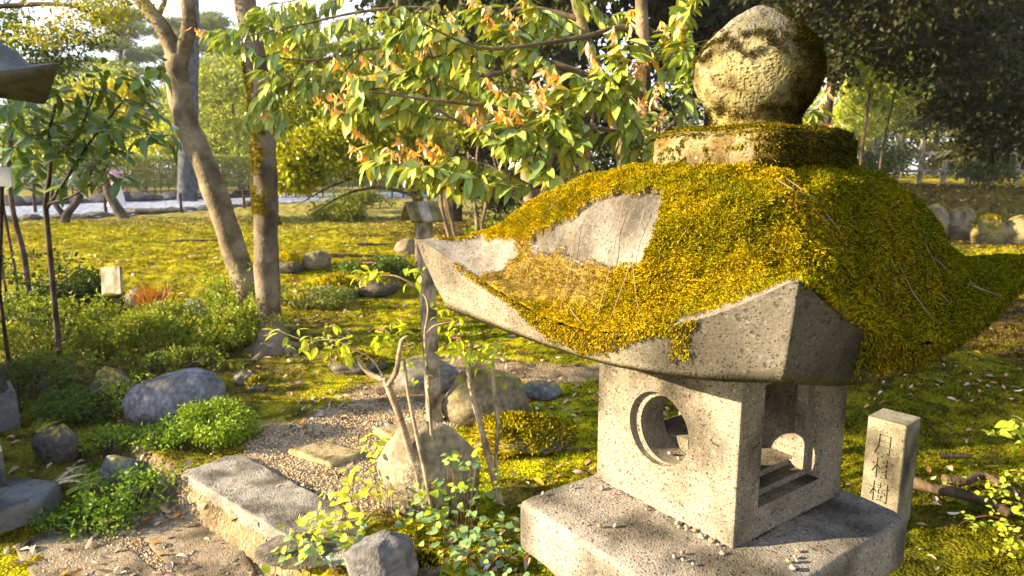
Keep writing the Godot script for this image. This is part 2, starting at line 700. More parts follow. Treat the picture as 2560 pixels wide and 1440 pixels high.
	for j in N + 1:
		for i in N + 1:
			var gx := (2.0 * i / N - 1.0) * HALF
			var gz := (2.0 * j / N - 1.0) * HALF
			var y := roof_y_soft(gx, gz)
			var m := 1.0 - bare(gx, gz, y)
			var lump := n_hi.get_noise_3d(gx * 2.6, y * 2.6, gz * 2.6)
			var lump2 := n_hi.get_noise_3d(gx * 9.0, y * 9.0, gz * 9.0)
			var p := roof_at(gx, gz, y)
			var out := Vector3(gx * 0.6, 0.35, gz * 0.6).normalized()
			p += out * (m * (0.009 + 0.017 * lump + 0.007 * lump2) + (1.0 - m) * (0.003 * lump2 + 0.004 * lump))
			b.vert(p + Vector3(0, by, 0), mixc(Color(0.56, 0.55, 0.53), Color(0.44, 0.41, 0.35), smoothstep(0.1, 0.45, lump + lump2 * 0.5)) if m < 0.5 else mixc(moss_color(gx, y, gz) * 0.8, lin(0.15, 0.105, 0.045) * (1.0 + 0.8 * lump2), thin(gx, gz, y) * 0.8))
	for j in N:
		for i in N:
			var a := j * (N + 1) + i
			b.quad(a, a + 1, a + N + 2, a + N + 1)
	var top := b.mesh()
	# split the top into what is stone and what is moss so each wears its own material
	var stone := MB.new()
	var mossy := MB.new()
	stone.v = b.v
	mossy.v = b.v
	stone.c = b.c
	mossy.c = b.c
	stone.u = b.u
	mossy.u = b.u
	for k in range(0, b.ix.size(), 3):
		var cv := b.c[b.ix[k]]
		var dst := stone if cv.b > 0.2 else mossy
		dst.tri(b.ix[k], b.ix[k + 1], b.ix[k + 2])
	# band and underside of the roof
	var rim := []
	for side in 4:
		for k in N:
			var s := (-1.0 + 2.0 * k / N) * HALF
			rim.append([Vector2(s, -HALF), Vector2(HALF, s), Vector2(-s, HALF), Vector2(-HALF, -s)][side])
	var rows := []
	var rn := rim.size()
	var under := MB.new()
	for lev in 9:
		for k in rn:
			var o: Vector2 = rim[k]
			var along := minf(absf(o.x), absf(o.y)) / HALF
			var ytop := roof_y_soft(o.x, o.y)
			var ybot := 0.405 + 0.05 * along * along + 0.012 * maxf(0.0, (o.y - o.x)) * along - 0.022 * pow(maxf(0.0, (-o.x - o.y) / (2.0 * HALF)), 4.0) + 0.02 * pow(maxf(0.0, (o.x + o.y) / (2.0 * HALF)), 4.0)
			var pt := roof_at(o.x, o.y, ytop)
			var f := lev / 6.0
			var sc := 1.0
			var y := 0.0
			if lev <= 6:
				sc = lerpf(1.0, 0.925, f)
				y = lerpf(pt.y, ybot, f)
			elif lev == 7:
				sc = 0.62
				y = 0.425
			else:
				sc = 0.2
				y = 0.43
			# the lit far corner is worn to a slant
			var kx := maxf(0.0, (-o.x - o.y) / (2.0 * HALF))
			if lev <= 6:
				sc *= 1.0 - 0.035 * pow(kx, 10.0) * f * f
			var p := Vector3(pt.x * sc, y + by, pt.z * sc)
			var nz := n_hi.get_noise_3dv(p * 3.0)
			p += Vector3(o.x, 0, o.y).normalized() * nz * 0.004
			if lev == 0:
				p = Vector3(pt.x, pt.y + by, pt.z)
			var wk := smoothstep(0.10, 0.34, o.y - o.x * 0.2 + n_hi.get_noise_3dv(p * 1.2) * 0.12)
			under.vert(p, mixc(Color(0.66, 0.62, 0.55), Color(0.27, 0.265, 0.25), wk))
	for lev in 8:
		for k in rn:
			var k2 := (k + 1) % rn
			under.quad(lev * rn + k, (lev + 1) * rn + k, (lev + 1) * rn + k2, lev * rn + k2)
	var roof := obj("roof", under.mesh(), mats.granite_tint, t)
	obj("bare_patch", stone.mesh(), mats.granite_fine, roof)
	obj("moss_bed", mossy.mesh(), mats.moss_bed, roof)
	# moss shoots over the roof, hanging where it is steep
	var xf := [[], [], []]
	var cols := [PackedColorArray(), PackedColorArray(), PackedColorArray()]
	var tri_n := mossy.ix.size() / 3
	for pass_ in 2:
		for k in tri_n:
			var a: Vector3 = mossy.v[mossy.ix[k * 3]]
			var e1: Vector3 = mossy.v[mossy.ix[k * 3 + 1]] - a
			var e2: Vector3 = mossy.v[mossy.ix[k * 3 + 2]] - a
			var cr := e2.cross(e1)
			var area := cr.length() * 0.5
			var want := area * 185000.0
			var cnt := int(want) + (1 if rng.randf() < want - int(want) else 0)
			for q in cnt:
				var r1 := rng.randf()
				var r2 := rng.randf()
				if r1 + r2 > 1.0:
					r1 = 1.0 - r1
					r2 = 1.0 - r2
				var p := a + e1 * r1 + e2 * r2
				if p.z < -0.2 and p.x > 0.1 and rng.randf() < 0.6:
					continue
				var y := p.y - by
				var th := thin(p.x, p.z, y)
				if rng.randf() < th * 0.5:
					continue
				var n := cr.normalized()
				var steep := 1.0 - n.y
				var d := (n + Vector3.DOWN * 0.8 * steep + rdir() * 0.5).normalized()
				var sz := R(0.75, 1.25) * (1.0 + 0.5 * steep * float(p.z > 0.1))
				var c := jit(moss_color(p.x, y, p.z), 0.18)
				if rng.randf() < 0.08 + th * 0.55:
					c = jit(lin(0.24, 0.14, 0.05), 0.3)
				var w := rng.randi() % 3
				xf[w].append(stand(d, sz * (1.0 - 0.25 * th), p + rdir() * 0.005, 1.0 + 0.5 * steep))
				cols[w].append(c)
	# moss that hangs over the band on the two near sides
	for k in 15000:
		var lit := rng.randf() < 0.42
		var s := 0.0
		var cover := 1.0
		if lit:
			s = R(-0.36, 0.30)
			cover = (1.0 - smoothstep(0.06, 0.2, absf(s + 0.02))) * 0.95 + 0.15
			if s > 0.24 and s < 0.28:
				cover = 0.95
		else:
			s = R(-0.27, 0.47)
			cover = 1.0 - 0.25 * smoothstep(0.3, 0.47, s)
		var o := Vector2(-HALF, s) if lit else Vector2(s, HALF)
		var yt := roof_y_soft(o.x, o.y)
		var yb := 0.415 + 0.05 * pow(absf(s) / HALF, 2.0)
		var f := pow(rng.randf(), 1.3) * 1.06 - 0.06
		var w0 := n_hi.get_noise_2d(s * 22.0, 4.0 if lit else 9.0)
		if f > cover * (0.72 + 0.45 * w0):
			continue
		var pt := roof_at(o.x, o.y, lerpf(yt, yb, f))
		var sc := lerpf(1.0, 0.935, f)
		var p := Vector3(pt.x * sc, pt.y + by, pt.z * sc)
		var n := Vector3(-1, 0, 0) if lit else Vector3(0, 0, 1)
		p += n * R(0.0, 0.008)
		var d := (n * 0.55 + Vector3.DOWN * R(0.4, 1.3) + rdir() * 0.3).normalized()
		var w := rng.randi() % 3
		xf[w].append(stand(d, R(0.8, 1.4), p, 1.5))
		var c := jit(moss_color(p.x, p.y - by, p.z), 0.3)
		if rng.randf() < 0.25:
			c = jit(lin(0.20, 0.11, 0.03), 0.3)
		cols[w].append(c)
	for w in 3:
		many("moss", moss_tuft(6, 0.0045, 0.0037, 0.00082, 40 + w), mats.moss, xf[w], cols[w], roof)
	neck_and_finial(t, by)


func neck_and_finial(t: Node3D, by: float) -> void:
	var c0 := Vector3(0.012, 0, 0.045)
	# the square block under the finial
	var b := MB.new()
	var per := []
	for side in 4:
		for k in 22:
			var s := -1.0 + 2.0 * k / 22.0
			per.append([Vector2(s, -1), Vector2(1, s), Vector2(-s, 1), Vector2(-1, -s)][side])
	var prof := [[0.167, 0.755], [0.169, 0.79], [0.166, 0.82], [0.164, 0.845], [0.159, 0.858], [0.147, 0.868], [0.12, 0.873], [0.05, 0.878]]
	var rn := per.size()
	for pr in prof:
		for o in per:
			var q: Vector2 = o * pr[0]
			var l := q.length()
			q *= minf(1.0, pr[0] * 1.33 / l)
			var p := Vector3(q.x, pr[1], q.y) + c0
			var nz := n_hi.get_noise_3dv(p * 4.0)
			var n2 := n_hi.get_noise_3dv(p * 1.6)
			p += Vector3(o.x, 0.3, o.y).normalized() * (nz * 0.007 + n2 * 0.01)
			b.vert(p + Vector3(0, by, 0), Color.WHITE)
	for j in prof.size() - 1:
		for k in rn:
			var k2 := (k + 1) % rn
			b.quad(j * rn + k, j * rn + k2, (j + 1) * rn + k2, (j + 1) * rn + k)
	for k in b.v.size():
		var l := b.v[k] - Vector3(0, by, 0) - c0
		var w := n_hi.get_noise_3dv(b.v[k] * 2.5)
		var c := mixc(Color(0.9, 0.84, 0.74), Color(0.62, 0.48, 0.17), smoothstep(-0.15, 0.35, w))
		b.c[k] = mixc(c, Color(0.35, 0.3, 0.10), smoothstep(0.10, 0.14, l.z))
	var neck := obj("neck_block", b.mesh(), mats.granite_old, t)
	var fb := MB.new()
	var fr := [[0.105, 0.865], [0.097, 0.879], [0.092, 0.894], [0.098, 0.912], [0.112, 0.930], [0.125, 0.950], [0.134, 0.975], [0.1365, 1.0], [0.134, 1.022], [0.126, 1.044], [0.111, 1.066], [0.091, 1.086], [0.069, 1.104], [0.047, 1.120], [0.026, 1.132], [0.010, 1.139], [0.0, 1.140]]
	var NS := 72
	var prof2 := []
	for k in fr.size() - 1:
		for s in 3:
			prof2.append([lerpf(fr[k][0], fr[k + 1][0], s / 3.0), lerpf(fr[k][1], fr[k + 1][1], s / 3.0)])
	prof2.append(fr[fr.size() - 1])
	for pr in prof2:
		for s in NS:
			var a := TAU * (s % NS) / NS
			var p := Vector3(cos(a) * pr[0], pr[1], sin(a) * pr[0]) + c0
			var nz := n_hi.get_noise_3dv(p * 3.2)
			var n2 := n_hi.get_noise_3dv(p * 9.0)
			p += Vector3(cos(a), 0.2, sin(a)) * (nz * 0.006 + n2 * 0.0035)
			fb.vert(p + Vector3(0, by, 0), Color.WHITE)
	for j in prof2.size() - 1:
		for s in NS:
			var a := j * NS + s
			var e := j * NS + (s + 1) % NS
			fb.quad(a, e, e + NS, a + NS)
	for k in fb.v.size():
		var l := fb.v[k] - Vector3(0, by, 0) - c0
		var w := n_hi.get_noise_3dv(fb.v[k] * 2.2)
		var w2 := n_hi.get_noise_3dv(fb.v[k] * 6.0)
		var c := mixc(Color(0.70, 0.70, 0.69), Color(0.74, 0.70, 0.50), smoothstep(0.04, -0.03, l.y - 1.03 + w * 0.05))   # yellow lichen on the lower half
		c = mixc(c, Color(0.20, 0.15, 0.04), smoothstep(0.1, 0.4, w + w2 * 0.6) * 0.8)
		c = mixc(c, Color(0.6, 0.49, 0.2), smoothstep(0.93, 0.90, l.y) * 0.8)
		c = mixc(c, Color(0.20, 0.16, 0.045), smoothstep(-0.01, 0.06, l.x * 0.8 + l.z * 0.6 + w * 0.05) * 0.85)      # dark mossy tone and painted shade on the side away from the light
		fb.c[k] = c
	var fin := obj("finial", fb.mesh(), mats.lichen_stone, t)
	# moss on both
	for which in 2:
		var m := fb if which else b
		var host: Node = fin if which else neck
		var nv := m.normals()
		var xf := []
		var cols := PackedColorArray()
		for k in m.ix.size() / 3:
			var i0 := m.ix[k * 3]
			var a: Vector3 = m.v[i0]
			var e1: Vector3 = m.v[m.ix[k * 3 + 1]] - a
			var e2: Vector3 = m.v[m.ix[k * 3 + 2]] - a
			var want := e1.cross(e2).length() * 0.5 * (150000.0 if which else 90000.0)
			var cnt := int(want) + (1 if rng.randf() < want - int(want) else 0)
			for q in cnt:
				var p := a + e1 * rng.randf() * 0.6 + e2 * rng.randf() * 0.6
				var n: Vector3 = nv[i0]
				var l := p - c0 - Vector3(0, by, 0)
				var w := n_hi.get_noise_3dv(p * 2.4)
				var w2 := n_hi.get_noise_3dv(p * 7.0)
				var share := 0.0
				if which:
					var face := l.normalized()
					# a belt of dark moss above the widest part, the crown's far side, and the shaded right
					if l.y > 1.018 + w * 0.03 and l.y < 1.06 + w2 * 0.04 and l.x < 0.06:
						share = smoothstep(-0.12, 0.12, w2 + w * 0.4 + 0.05)
					if l.y > 1.02 and l.x > 0.0:
						share = maxf(share, smoothstep(0.0, 0.3, w2 + 0.15))
					if l.x * 0.81 + l.z * 0.59 > 0.045 + w * 0.05:
						share = maxf(share, 0.62 + w * 0.8)
					if l.y < 0.925:
						share = maxf(share, 0.4 + w2)
				else:
					if l.y > 0.855:
						share = 0.75 + w2
					elif l.z > 0.12:
						share = 0.9
					elif l.x < -0.1:
						share = smoothstep(0.12, 0.4, w2 + w * 0.6) * 0.7
					else:
						share = 0.5
				if rng.randf() > share:
					continue
				var d := (n + Vector3.DOWN * (1.1 if which == 0 else 0.3) * (1.0 - absf(n.y)) + rdir() * 0.3).normalized()
				var c := jit(moss_color(p.x, p.y, p.z), 0.3)
				if which:
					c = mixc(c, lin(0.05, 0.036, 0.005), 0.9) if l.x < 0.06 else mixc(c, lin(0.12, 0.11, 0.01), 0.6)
				elif l.z > 0.12 and rng.randf() < 0.25:
					c = jit(lin(0.13, 0.10, 0.03), 0.3)
				xf.append(stand(d, R(0.6, 1.1) * (0.95 if which else 1.0), p, 1.0 if which else 1.6))
				cols.append(c)
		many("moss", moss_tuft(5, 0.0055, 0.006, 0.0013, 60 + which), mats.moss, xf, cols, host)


func roof_things() -> void:
	# fallen pine needles on the roof and grit on the platform
	var lp := Transform3D(Basis(Vector3.UP, deg_to_rad(36)), Vector3(0.51, 0.76, -1.61))
	var needles := [[-0.345, -0.20, 0.4, 0.11], [-0.335, -0.17, 0.1, 0.12], [-0.42, -0.08, 2.6, 0.10], [-0.40, 0.02, 2.7, 0.13], [-0.405, 0.07, 2.9, 0.12], [-0.42, 0.11, 2.2, 0.10], [-0.455, -0.02, 1.9, 0.07], [-0.1, 0.17, 0.6, 0.09], [-0.075, 0.18, 0.35, 0.08], [-0.2, 0.30, 1.3, 0.10], [-0.17, 0.31, 1.2, 0.11], [-0.03, 0.355, 1.6, 0.10], [-0.02, 0.37, 1.75, 0.09], [0.02, 0.41, 1.3, 0.08], [0.09, 0.40, 0.9, 0.10], [0.14, 0.36, 1.3, 0.10], [0.20, 0.42, 0.7, 0.11], [0.23, 0.44, 1.0, 0.09]]
	var where := ["in the thin dead moss", "in the green moss of the shaded side"]
	for k in needles.size():
		var q: Array = needles[k]
		var b := MB.new()
		var pts := []
		var ends := []
		for f in [-0.5, 0.0, 0.5]:
			var x: float = q[0] + cos(q[2]) * f * q[3]
			var z: float = q[1] + sin(q[2]) * f * q[3]
			ends.append(lp * (roof_at(x, z, roof_y_soft(x, z)) + Vector3(-0.006, 0.017, 0.006)))
		var sag: Vector3 = ends[1] - (ends[0] + ends[2]) * 0.5
		for s in 5:
			var f := s / 4.0
			pts.append(ends[0].lerp(ends[2], f) + sag * (1.0 - absf(f * 2.0 - 1.0)) * 0.8)
		b.tube(pts, [0.0006, 0.0008, 0.0009, 0.0008, 0.0005], 5)
		var o: Vector3 = pts[2]
		for i in b.v.size():
			b.v[i] -= o
		single("pine_needle", b.mesh(), mats.straw, "dry straw-coloured pine needle %s on the lantern roof" % where[0 if q[0] < -0.3 else 1], "pine needle", o, 0.0, "dry pine needles on the lantern roof, " + ("lit side" if q[0] < -0.3 else "shaded side"))
	var grit := boulder(Vector3(0.0075, 0.005, 0.006), 5, 0.5, 7, lin(1, 1, 1), 0.0, 10)
	var spots := [[-0.245, -0.15], [-0.24, -0.11], [-0.235, -0.01], [-0.226, 0.075], [-0.222, 0.095], [-0.235, 0.088], [-0.23, 0.105], [-0.219, 0.118], [-0.227, 0.14], [-0.232, 0.15], [-0.224, 0.165], [-0.225, 0.185], [-0.245, 0.21], [-0.31, 0.16], [-0.335, 0.16], [-0.33, 0.178], [-0.325, 0.20], [-0.40, -0.05], [-0.345, 0.0], [-0.375, -0.02], [-0.30, -0.2], [-0.38, -0.215], [-0.16, 0.305], [-0.145, 0.315], [-0.135, 0.305], [-0.11, 0.295], [-0.175, 0.325]]
	for k in spots.size():
		var s: Array = spots[k]
		var o := single("grit_stone", grit, [mats.grit, mats.grit_red, mats.grit_grey][k % 3 if k % 4 else 0], "tiny loose stone on the lantern platform, " + ("beside the lit wall with the round window" if s[1] < 0.22 else "in the shade before the square window"), "pebble", lp * Vector3(s[0], 0.006, s[1]), R(0, 6), "grit lying on the lantern platform, " + ("lit side" if s[1] < 0.22 else "shaded side"))
		o.scale = Vector3.ONE * R(0.55, 1.1)
	# two grains inside the round window
	for s in [[-0.16, -0.012], [-0.165, 0.02]]:
		var o := single("grit_stone", grit, mats.grit, "tiny loose stone lying in the round window of the lantern", "pebble", lp * Vector3(s[0], 0.125, s[1]), R(0, 6), "grit in the round window")
		o.scale = Vector3.ONE * 0.8


# ---------------------------------------------------------------- materials
func make_materials() -> void:
	var sn := noise(0.016, 77, 4)
	var sd := sn.get_seamless_image(256, 256).get_data()
	tex.stain = picture(256, func(x, y):
		var q: float = clampf(0.42 + 0.95 * (sd[(y * 256 + x) * (sd.size() / 65536)] / 255.0), 0.42, 1.0)
		return Color(q, q * (0.98 + 0.02 * q), q * (0.92 + 0.08 * q)))
	var g1 := granite(640, lin(0.40, 0.36, 0.30), lin(0.68, 0.63, 0.54), lin(0.075, 0.06, 0.05), lin(0.33, 0.31, 0.27), 11000, 11)
	var m := tri(mat("granite", Color(0.70, 0.69, 0.665), 0.92), g1[0], 0.56, g1[1], 0.35)
	m = tri(tinted("granite_tint", 0.92), g1[0], 0.56, g1[1], 0.35)
	m = tri(mat("granite_body", Color(0.60, 0.57, 0.51), 0.92), g1[0], 0.52, g1[1], 0.25)
	m = tri(tinted("granite_fine", 0.92), g1[0], 0.52, g1[1], 0.25)
	var g2 := granite(640, lin(0.30, 0.255, 0.155), lin(0.55, 0.52, 0.36), lin(0.07, 0.055, 0.025), lin(0.16, 0.12, 0.04), 9000, 31)
	m = tri(mat("granite_mossy", Color(1.15, 1.1, 0.9), 0.95), g2[0], 0.6, g2[1], 0.6)
	m = tri(tinted("granite_old", 0.95), g2[0], 0.6, g2[1], 0.6)
	var g3 := granite(640, lin(0.36, 0.32, 0.17), lin(0.58, 0.55, 0.36), lin(0.06, 0.05, 0.02), lin(0.42, 0.38, 0.33), 12000, 51)
	m = tri(tinted("lichen_stone", 0.95), g3[0], 0.66, g3[1], 1.0)
	var g4 := granite(512, lin(0.35, 0.33, 0.29), lin(0.55, 0.52, 0.45), lin(0.13, 0.12, 0.10), lin(0.26, 0.25, 0.23), 5000, 71)
	m = tri(mat("slab_stone", Color(0.82, 0.78, 0.70), 0.95), g4[0], 0.7, g4[1], 0.9)
	m = tri(mat("sandy_stone", Color(0.78, 0.65, 0.46), 0.95), g4[0], 0.7, g4[1], 0.9)
	m = tri(mat("marker_stone", Color(0.66, 0.62, 0.47), 0.95), g4[0], 0.6, g4[1], 0.4)
	m = tri(mat("grey_cut_stone", Color(0.36, 0.39, 0.42), 0.95), g4[0], 0.5, g4[1], 0.4)
	var fine := noise_pic(512, 0.5, 1.0, 0.035, 5, 6)
	var fine2 := noise_pic(512, 0.0, 1.0, 0.09, 6, 6)
	m = tri(mat("rock", Color(1.1, 1.1, 1.1), 0.9), fine, 0.7, fine2, 0.4)
	m.vertex_color_use_as_albedo = true
	m = tri(tinted("ground", 0.97, 0.2), noise_pic(512, 0.5, 1.25, 0.06, 8, 6), 0.8, fine2, 1.6)
	m = tri(tinted("far_sand", 0.97, 0.2), noise_pic(256, 0.75, 1.0, 0.05, 9, 5), 2.0)
	m = tri(tinted("gravel", 0.97, 0.2), noise_pic(512, 0.35, 1.1, 0.11, 12, 6), 0.5, fine2, 1.5)
	m = tinted("moss_bed", 1.0, 0.15)
	m = tinted("moss", 1.0, 0.08, 0.5)
	m = tinted("leaf", 0.55, 0.4, 0.85)
	m = tinted("leaf_shiny", 0.36, 0.5, 0.7)
	m = tinted("needle", 0.7, 0.3, 0.6)
	m = tinted("litter", 0.8, 0.3, 0.15)
	m = tinted("stone_bits", 0.9, 0.3)
	mat("grit", lin(0.26, 0.22, 0.17))
	mat("grit_red", lin(0.26, 0.17, 0.11))
	mat("grit_grey", lin(0.2, 0.19, 0.17))
	mat("straw", lin(0.30, 0.20, 0.12), 0.8)
	m = tri(tinted("bark", 0.92, 0.25), bark_pic(256, 21, 0.09, 0.45), 0.5, bark_pic(256, 22, 0.12, 0.1), 0.9)
	m = tri(tinted("smooth_bark", 0.9, 0.25), noise_pic(256, 0.78, 1.0, 0.03, 23, 5), 0.4, noise_pic(256, 0.0, 1.0, 0.06, 24, 5), 0.5)
	m = tri(tinted("twig", 0.9, 0.25), noise_pic(128, 0.6, 1.0, 0.08, 25, 4), 0.15)
	var grain := picture(256, func(x, y):
		var t := 0.72 + 0.18 * n_hi.get_noise_2d(x * 0.05, y * 0.0025) + 0.14 * n_hi.get_noise_2d(x * 0.12 + 99.0, y * 0.006)
		return Color(t, t, t))
	m = tri(mat("old_wood", lin(0.74, 0.62, 0.43), 0.9), grain, 0.3, grain, 0.5)
	m = tri(mat("pale_board", lin(0.74, 0.66, 0.48), 0.9), grain, 0.25)
	m = tri(mat("mossy_wood", lin(0.46, 0.37, 0.13), 0.95), grain, 0.25, grain, 0.5)
	m = tri(mat("dark_wood", lin(0.10, 0.065, 0.04), 0.95), grain, 0.25, grain, 0.5)
	mat("white_board", lin(0.7, 0.72, 0.72), 0.6)
	m = tri(mat("fence_wood", lin(0.60, 0.50, 0.38), 0.9), grain, 0.4)
	for c in [["leaf_a", lin(0.27, 0.35, 0.06)], ["leaf_b", lin(0.35, 0.41, 0.06)], ["leaf_c", lin(0.18, 0.26, 0.06)], ["leaf_d", lin(0.55, 0.53, 0.08)], ["leaf_e", lin(0.55, 0.36, 0.02)]]:
		m = mat(c[0], c[1], 0.27, 0.6)
		m.backlight_enabled = true
		m.backlight = Color(0.5, 0.55, 0.12)
		m.cull_mode = BaseMaterial3D.CULL_DISABLED
	for c in [["young_a", lin(0.88, 0.47, 0.08)], ["young_b", lin(0.90, 0.68, 0.42)], ["young_c", lin(0.82, 0.35, 0.03)]]:
		m = mat(c[0], c[1], 0.4, 0.5)
		m.backlight_enabled = true
		m.backlight = Color(0.9, 0.7, 0.35)
		m.cull_mode = BaseMaterial3D.CULL_DISABLED
	for c in [["ivy_a", lin(0.13, 0.21, 0.07)], ["ivy_b", lin(0.20, 0.29, 0.08)], ["rhodo_a", lin(0.07, 0.13, 0.015)], ["rhodo_b", lin(0.11, 0.18, 0.019)]]:
		m = mat(c[0], c[1], 0.3, 0.5)
		m.backlight_enabled = true
		m.backlight = Color(0.25, 0.3, 0.05)
		m.cull_mode = BaseMaterial3D.CULL_DISABLED
	for c in [["fresh_a", lin(0.26, 0.34, 0.019)], ["fresh_b", lin(0.42, 0.43, 0.028)], ["fresh_c", lin(0.47, 0.43, 0.050)]]:
		m = mat(c[0], c[1], 0.5, 0.4)
		m.backlight_enabled = true
		m.backlight = Color(0.8, 0.85, 0.15)
		m.cull_mode = BaseMaterial3D.CULL_DISABLED
	for c in [["dead_a", lin(0.52, 0.38, 0.27)], ["dead_b", lin(0.40, 0.26, 0.16)], ["dead_c", lin(0.48, 0.20, 0.03)], ["dead_d", lin(0.60, 0.48, 0.36)]]:
		m = mat(c[0], c[1], 0.7, 0.3)
		m.cull_mode = BaseMaterial3D.CULL_DISABLED
	m = mat("petal_pink", lin(0.75, 0.16, 0.18), 0.6)
	m.cull_mode = BaseMaterial3D.CULL_DISABLED
	mat("skin", lin(0.55, 0.35, 0.26), 0.6)
	mat("pink_cloth", lin(0.62, 0.32, 0.46), 0.9)
	mat("white_cloth", lin(0.72, 0.66, 0.64), 0.9)
	mat("hair", lin(0.02, 0.015, 0.012), 0.5)


# ---------------------------------------------------------------- ground
func dirt(x: float, z: float) -> float:   # 1 on trodden earth
	var w := n_mid.get_noise_2d(x * 1.3 + 40.0, z * 1.3)
	var q := 0.0
	# the little gravel path behind the slab and the lower landing
	for e in [[Vector2(-1.070, -3.364), 0.42, 0.34], [Vector2(-0.934, -3.989), 0.55, 0.55], [Vector2(-0.826, -3.137), 0.3, 0.3], [Vector2(-0.705, -4.430), 0.5, 0.5], [Vector2(0.282, -5.161), 0.75, 0.22], [Vector2(-0.321, -5.294), 0.5, 0.3]]:
		var d := Vector2((x - e[0].x) / e[1], (z - e[0].y) / e[2]).length()
		q = maxf(q, 1.0 - smoothstep(0.8, 1.05, d + w * 0.5))
	var dir := (SLAB_B - SLAB_A).normalized()
	var p := Vector2(x, z) - SLAB_A
	var t := p.dot(dir)
	var sd := p.dot(Vector2(-dir.y, dir.x))
	q = maxf(q, smoothstep(-0.03, 0.0, sd) * smoothstep(-0.62, -0.45, t - sd * 0.9 + w * 0.2) * (1.0 - smoothstep(1.05, 1.2, t + w * 0.1)))
	return q


func ground_color(x: float, z: float) -> Color:
	var d := -z
	var a := n_mid.get_noise_2d(x * 0.7 + 11.0, z * 0.7)
	var b := n_mid.get_noise_2d(x * 3.0, z * 3.0 + 31.0)
	var e := n_lo.get_noise_2d(x * 0.9 + 5.0, z * 0.9)
	var golden := lin(0.62, 0.54, 0.008)
	var green := lin(0.36, 0.37, 0.006)
	var brown := lin(0.24, 0.15, 0.03)
	var c := mixc(green, golden, 0.45 + 1.1 * a + 0.3 * smoothstep(6.0, 10.0, d))
	c = mixc(c, brown, smoothstep(0.12, 0.5, b + 0.4 * e) * 0.75)
	# to the right: shade painted into the ground, then leaf litter between moss
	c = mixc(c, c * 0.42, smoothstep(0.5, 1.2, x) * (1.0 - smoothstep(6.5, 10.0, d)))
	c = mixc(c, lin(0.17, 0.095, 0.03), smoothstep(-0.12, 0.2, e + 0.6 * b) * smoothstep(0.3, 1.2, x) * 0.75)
	# bare soil under the shrubs on the left
	c = mixc(c, lin(0.07, 0.05, 0.03), smoothstep(-1.2, -1.9, x) * (1.0 - smoothstep(7.0, 7.8, d)) * smoothstep(2.6, 3.4, d) * 0.55)
	c = mixc(c, lin(0.40, 0.30, 0.17), dirt(x, z))
	# paler sandy edge of the lawn by the plaza
	c = mixc(c, lin(0.34, 0.29, 0.11), smoothstep(15.0, 19.0, d + a * 3.0) * (1.0 - smoothstep(2.0, 5.0, x)) * 0.6)
	# leaf litter bank in the middle distance
	var l := Vector2((x - 0.6) / 3.2, (z + 15.0) / 3.5).length()
	c = mixc(c, lin(0.11, 0.065, 0.035), (1.0 - smoothstep(0.7, 1.1, l + b * 0.5)) * 0.85)
	return c


func ground() -> void:
	var b := MB.new()
	var angles := []
	var a0 := -PI / 2.0
	for k in 420:
		angles.append(a0 - 1.05 + 2.1 * k / 419.0)
	for k in range(1, 70):
		angles.append(a0 + 1.05 + (TAU - 2.1) * k / 70.0)
	var nr := 330
	var na := angles.size()
	for j in nr:
		var r := 0.5 * pow(400.0, float(j) / (nr - 1))
		for k in na:
			var x: float = cos(angles[k]) * r
			var z: float = sin(angles[k]) * r
			var h := gh(x, z)
			if r < 14.0:
				var near := 1.0 - smoothstep(8.0, 14.0, r)
				h += (n_hi.get_noise_2d(x * 1.3, z * 1.3) * 0.02 + n_hi.get_noise_2d(x * 5.0, z * 5.0) * 0.005) * near * (1.0 - dirt(x, z))
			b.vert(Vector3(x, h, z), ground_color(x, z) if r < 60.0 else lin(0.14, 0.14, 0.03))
	var mid := b.vert(Vector3(0, gh(0, 0), 0), lin(0.15, 0.15, 0.03))
	for j in nr - 1:
		for k in na:
			var k2 := (k + 1) % na
			b.quad(j * na + k, (j + 1) * na + k, (j + 1) * na + k2, j * na + k2)
	for k in na:
		b.tri(mid, k, (k + 1) % na)
	var o := obj("ground", b.mesh(), mats.ground)
	o.set_meta("kind", "structure")


func patch_sheet(called: String, poly: PackedVector2Array, m: Material, col: Color, step: float, lift: float) -> void:
	var b := MB.new()
	var lo := poly[0]
	var hi := poly[0]
	for p in poly:
		lo = lo.min(p)
		hi = hi.max(p)
	var nx := int((hi.x - lo.x) / step) + 1
	var nz := int((hi.y - lo.y) / step) + 1
	var at := {}
	for i in nx:
		for j in nz:
			var p := lo + Vector2(i, j) * step
			var w := Vector2(n_mid.get_noise_2d(p.x * 2.0, p.y * 2.0), n_mid.get_noise_2d(p.x * 2.0 + 70.0, p.y * 2.0)) * step * 1.2
			if not Geometry2D.is_point_in_polygon(p + w, poly):
				continue
			var q := []
			for c in [[0, 0], [1, 0], [1, 1], [0, 1]]:
				var key := Vector2i(i + c[0], j + c[1])
				if not at.has(key):
					var s := lo + Vector2(key) * step
					at[key] = b.vert(Vector3(s.x, gh(s.x, s.y) + lift, s.y), col * (1.0 + 0.25 * n_mid.get_noise_2d(s.x, s.y)))
				q.append(at[key])
			b.quad(q[0], q[1], q[2], q[3])
	var o := obj(called, b.mesh(), m)
	o.set_meta("kind", "structure")


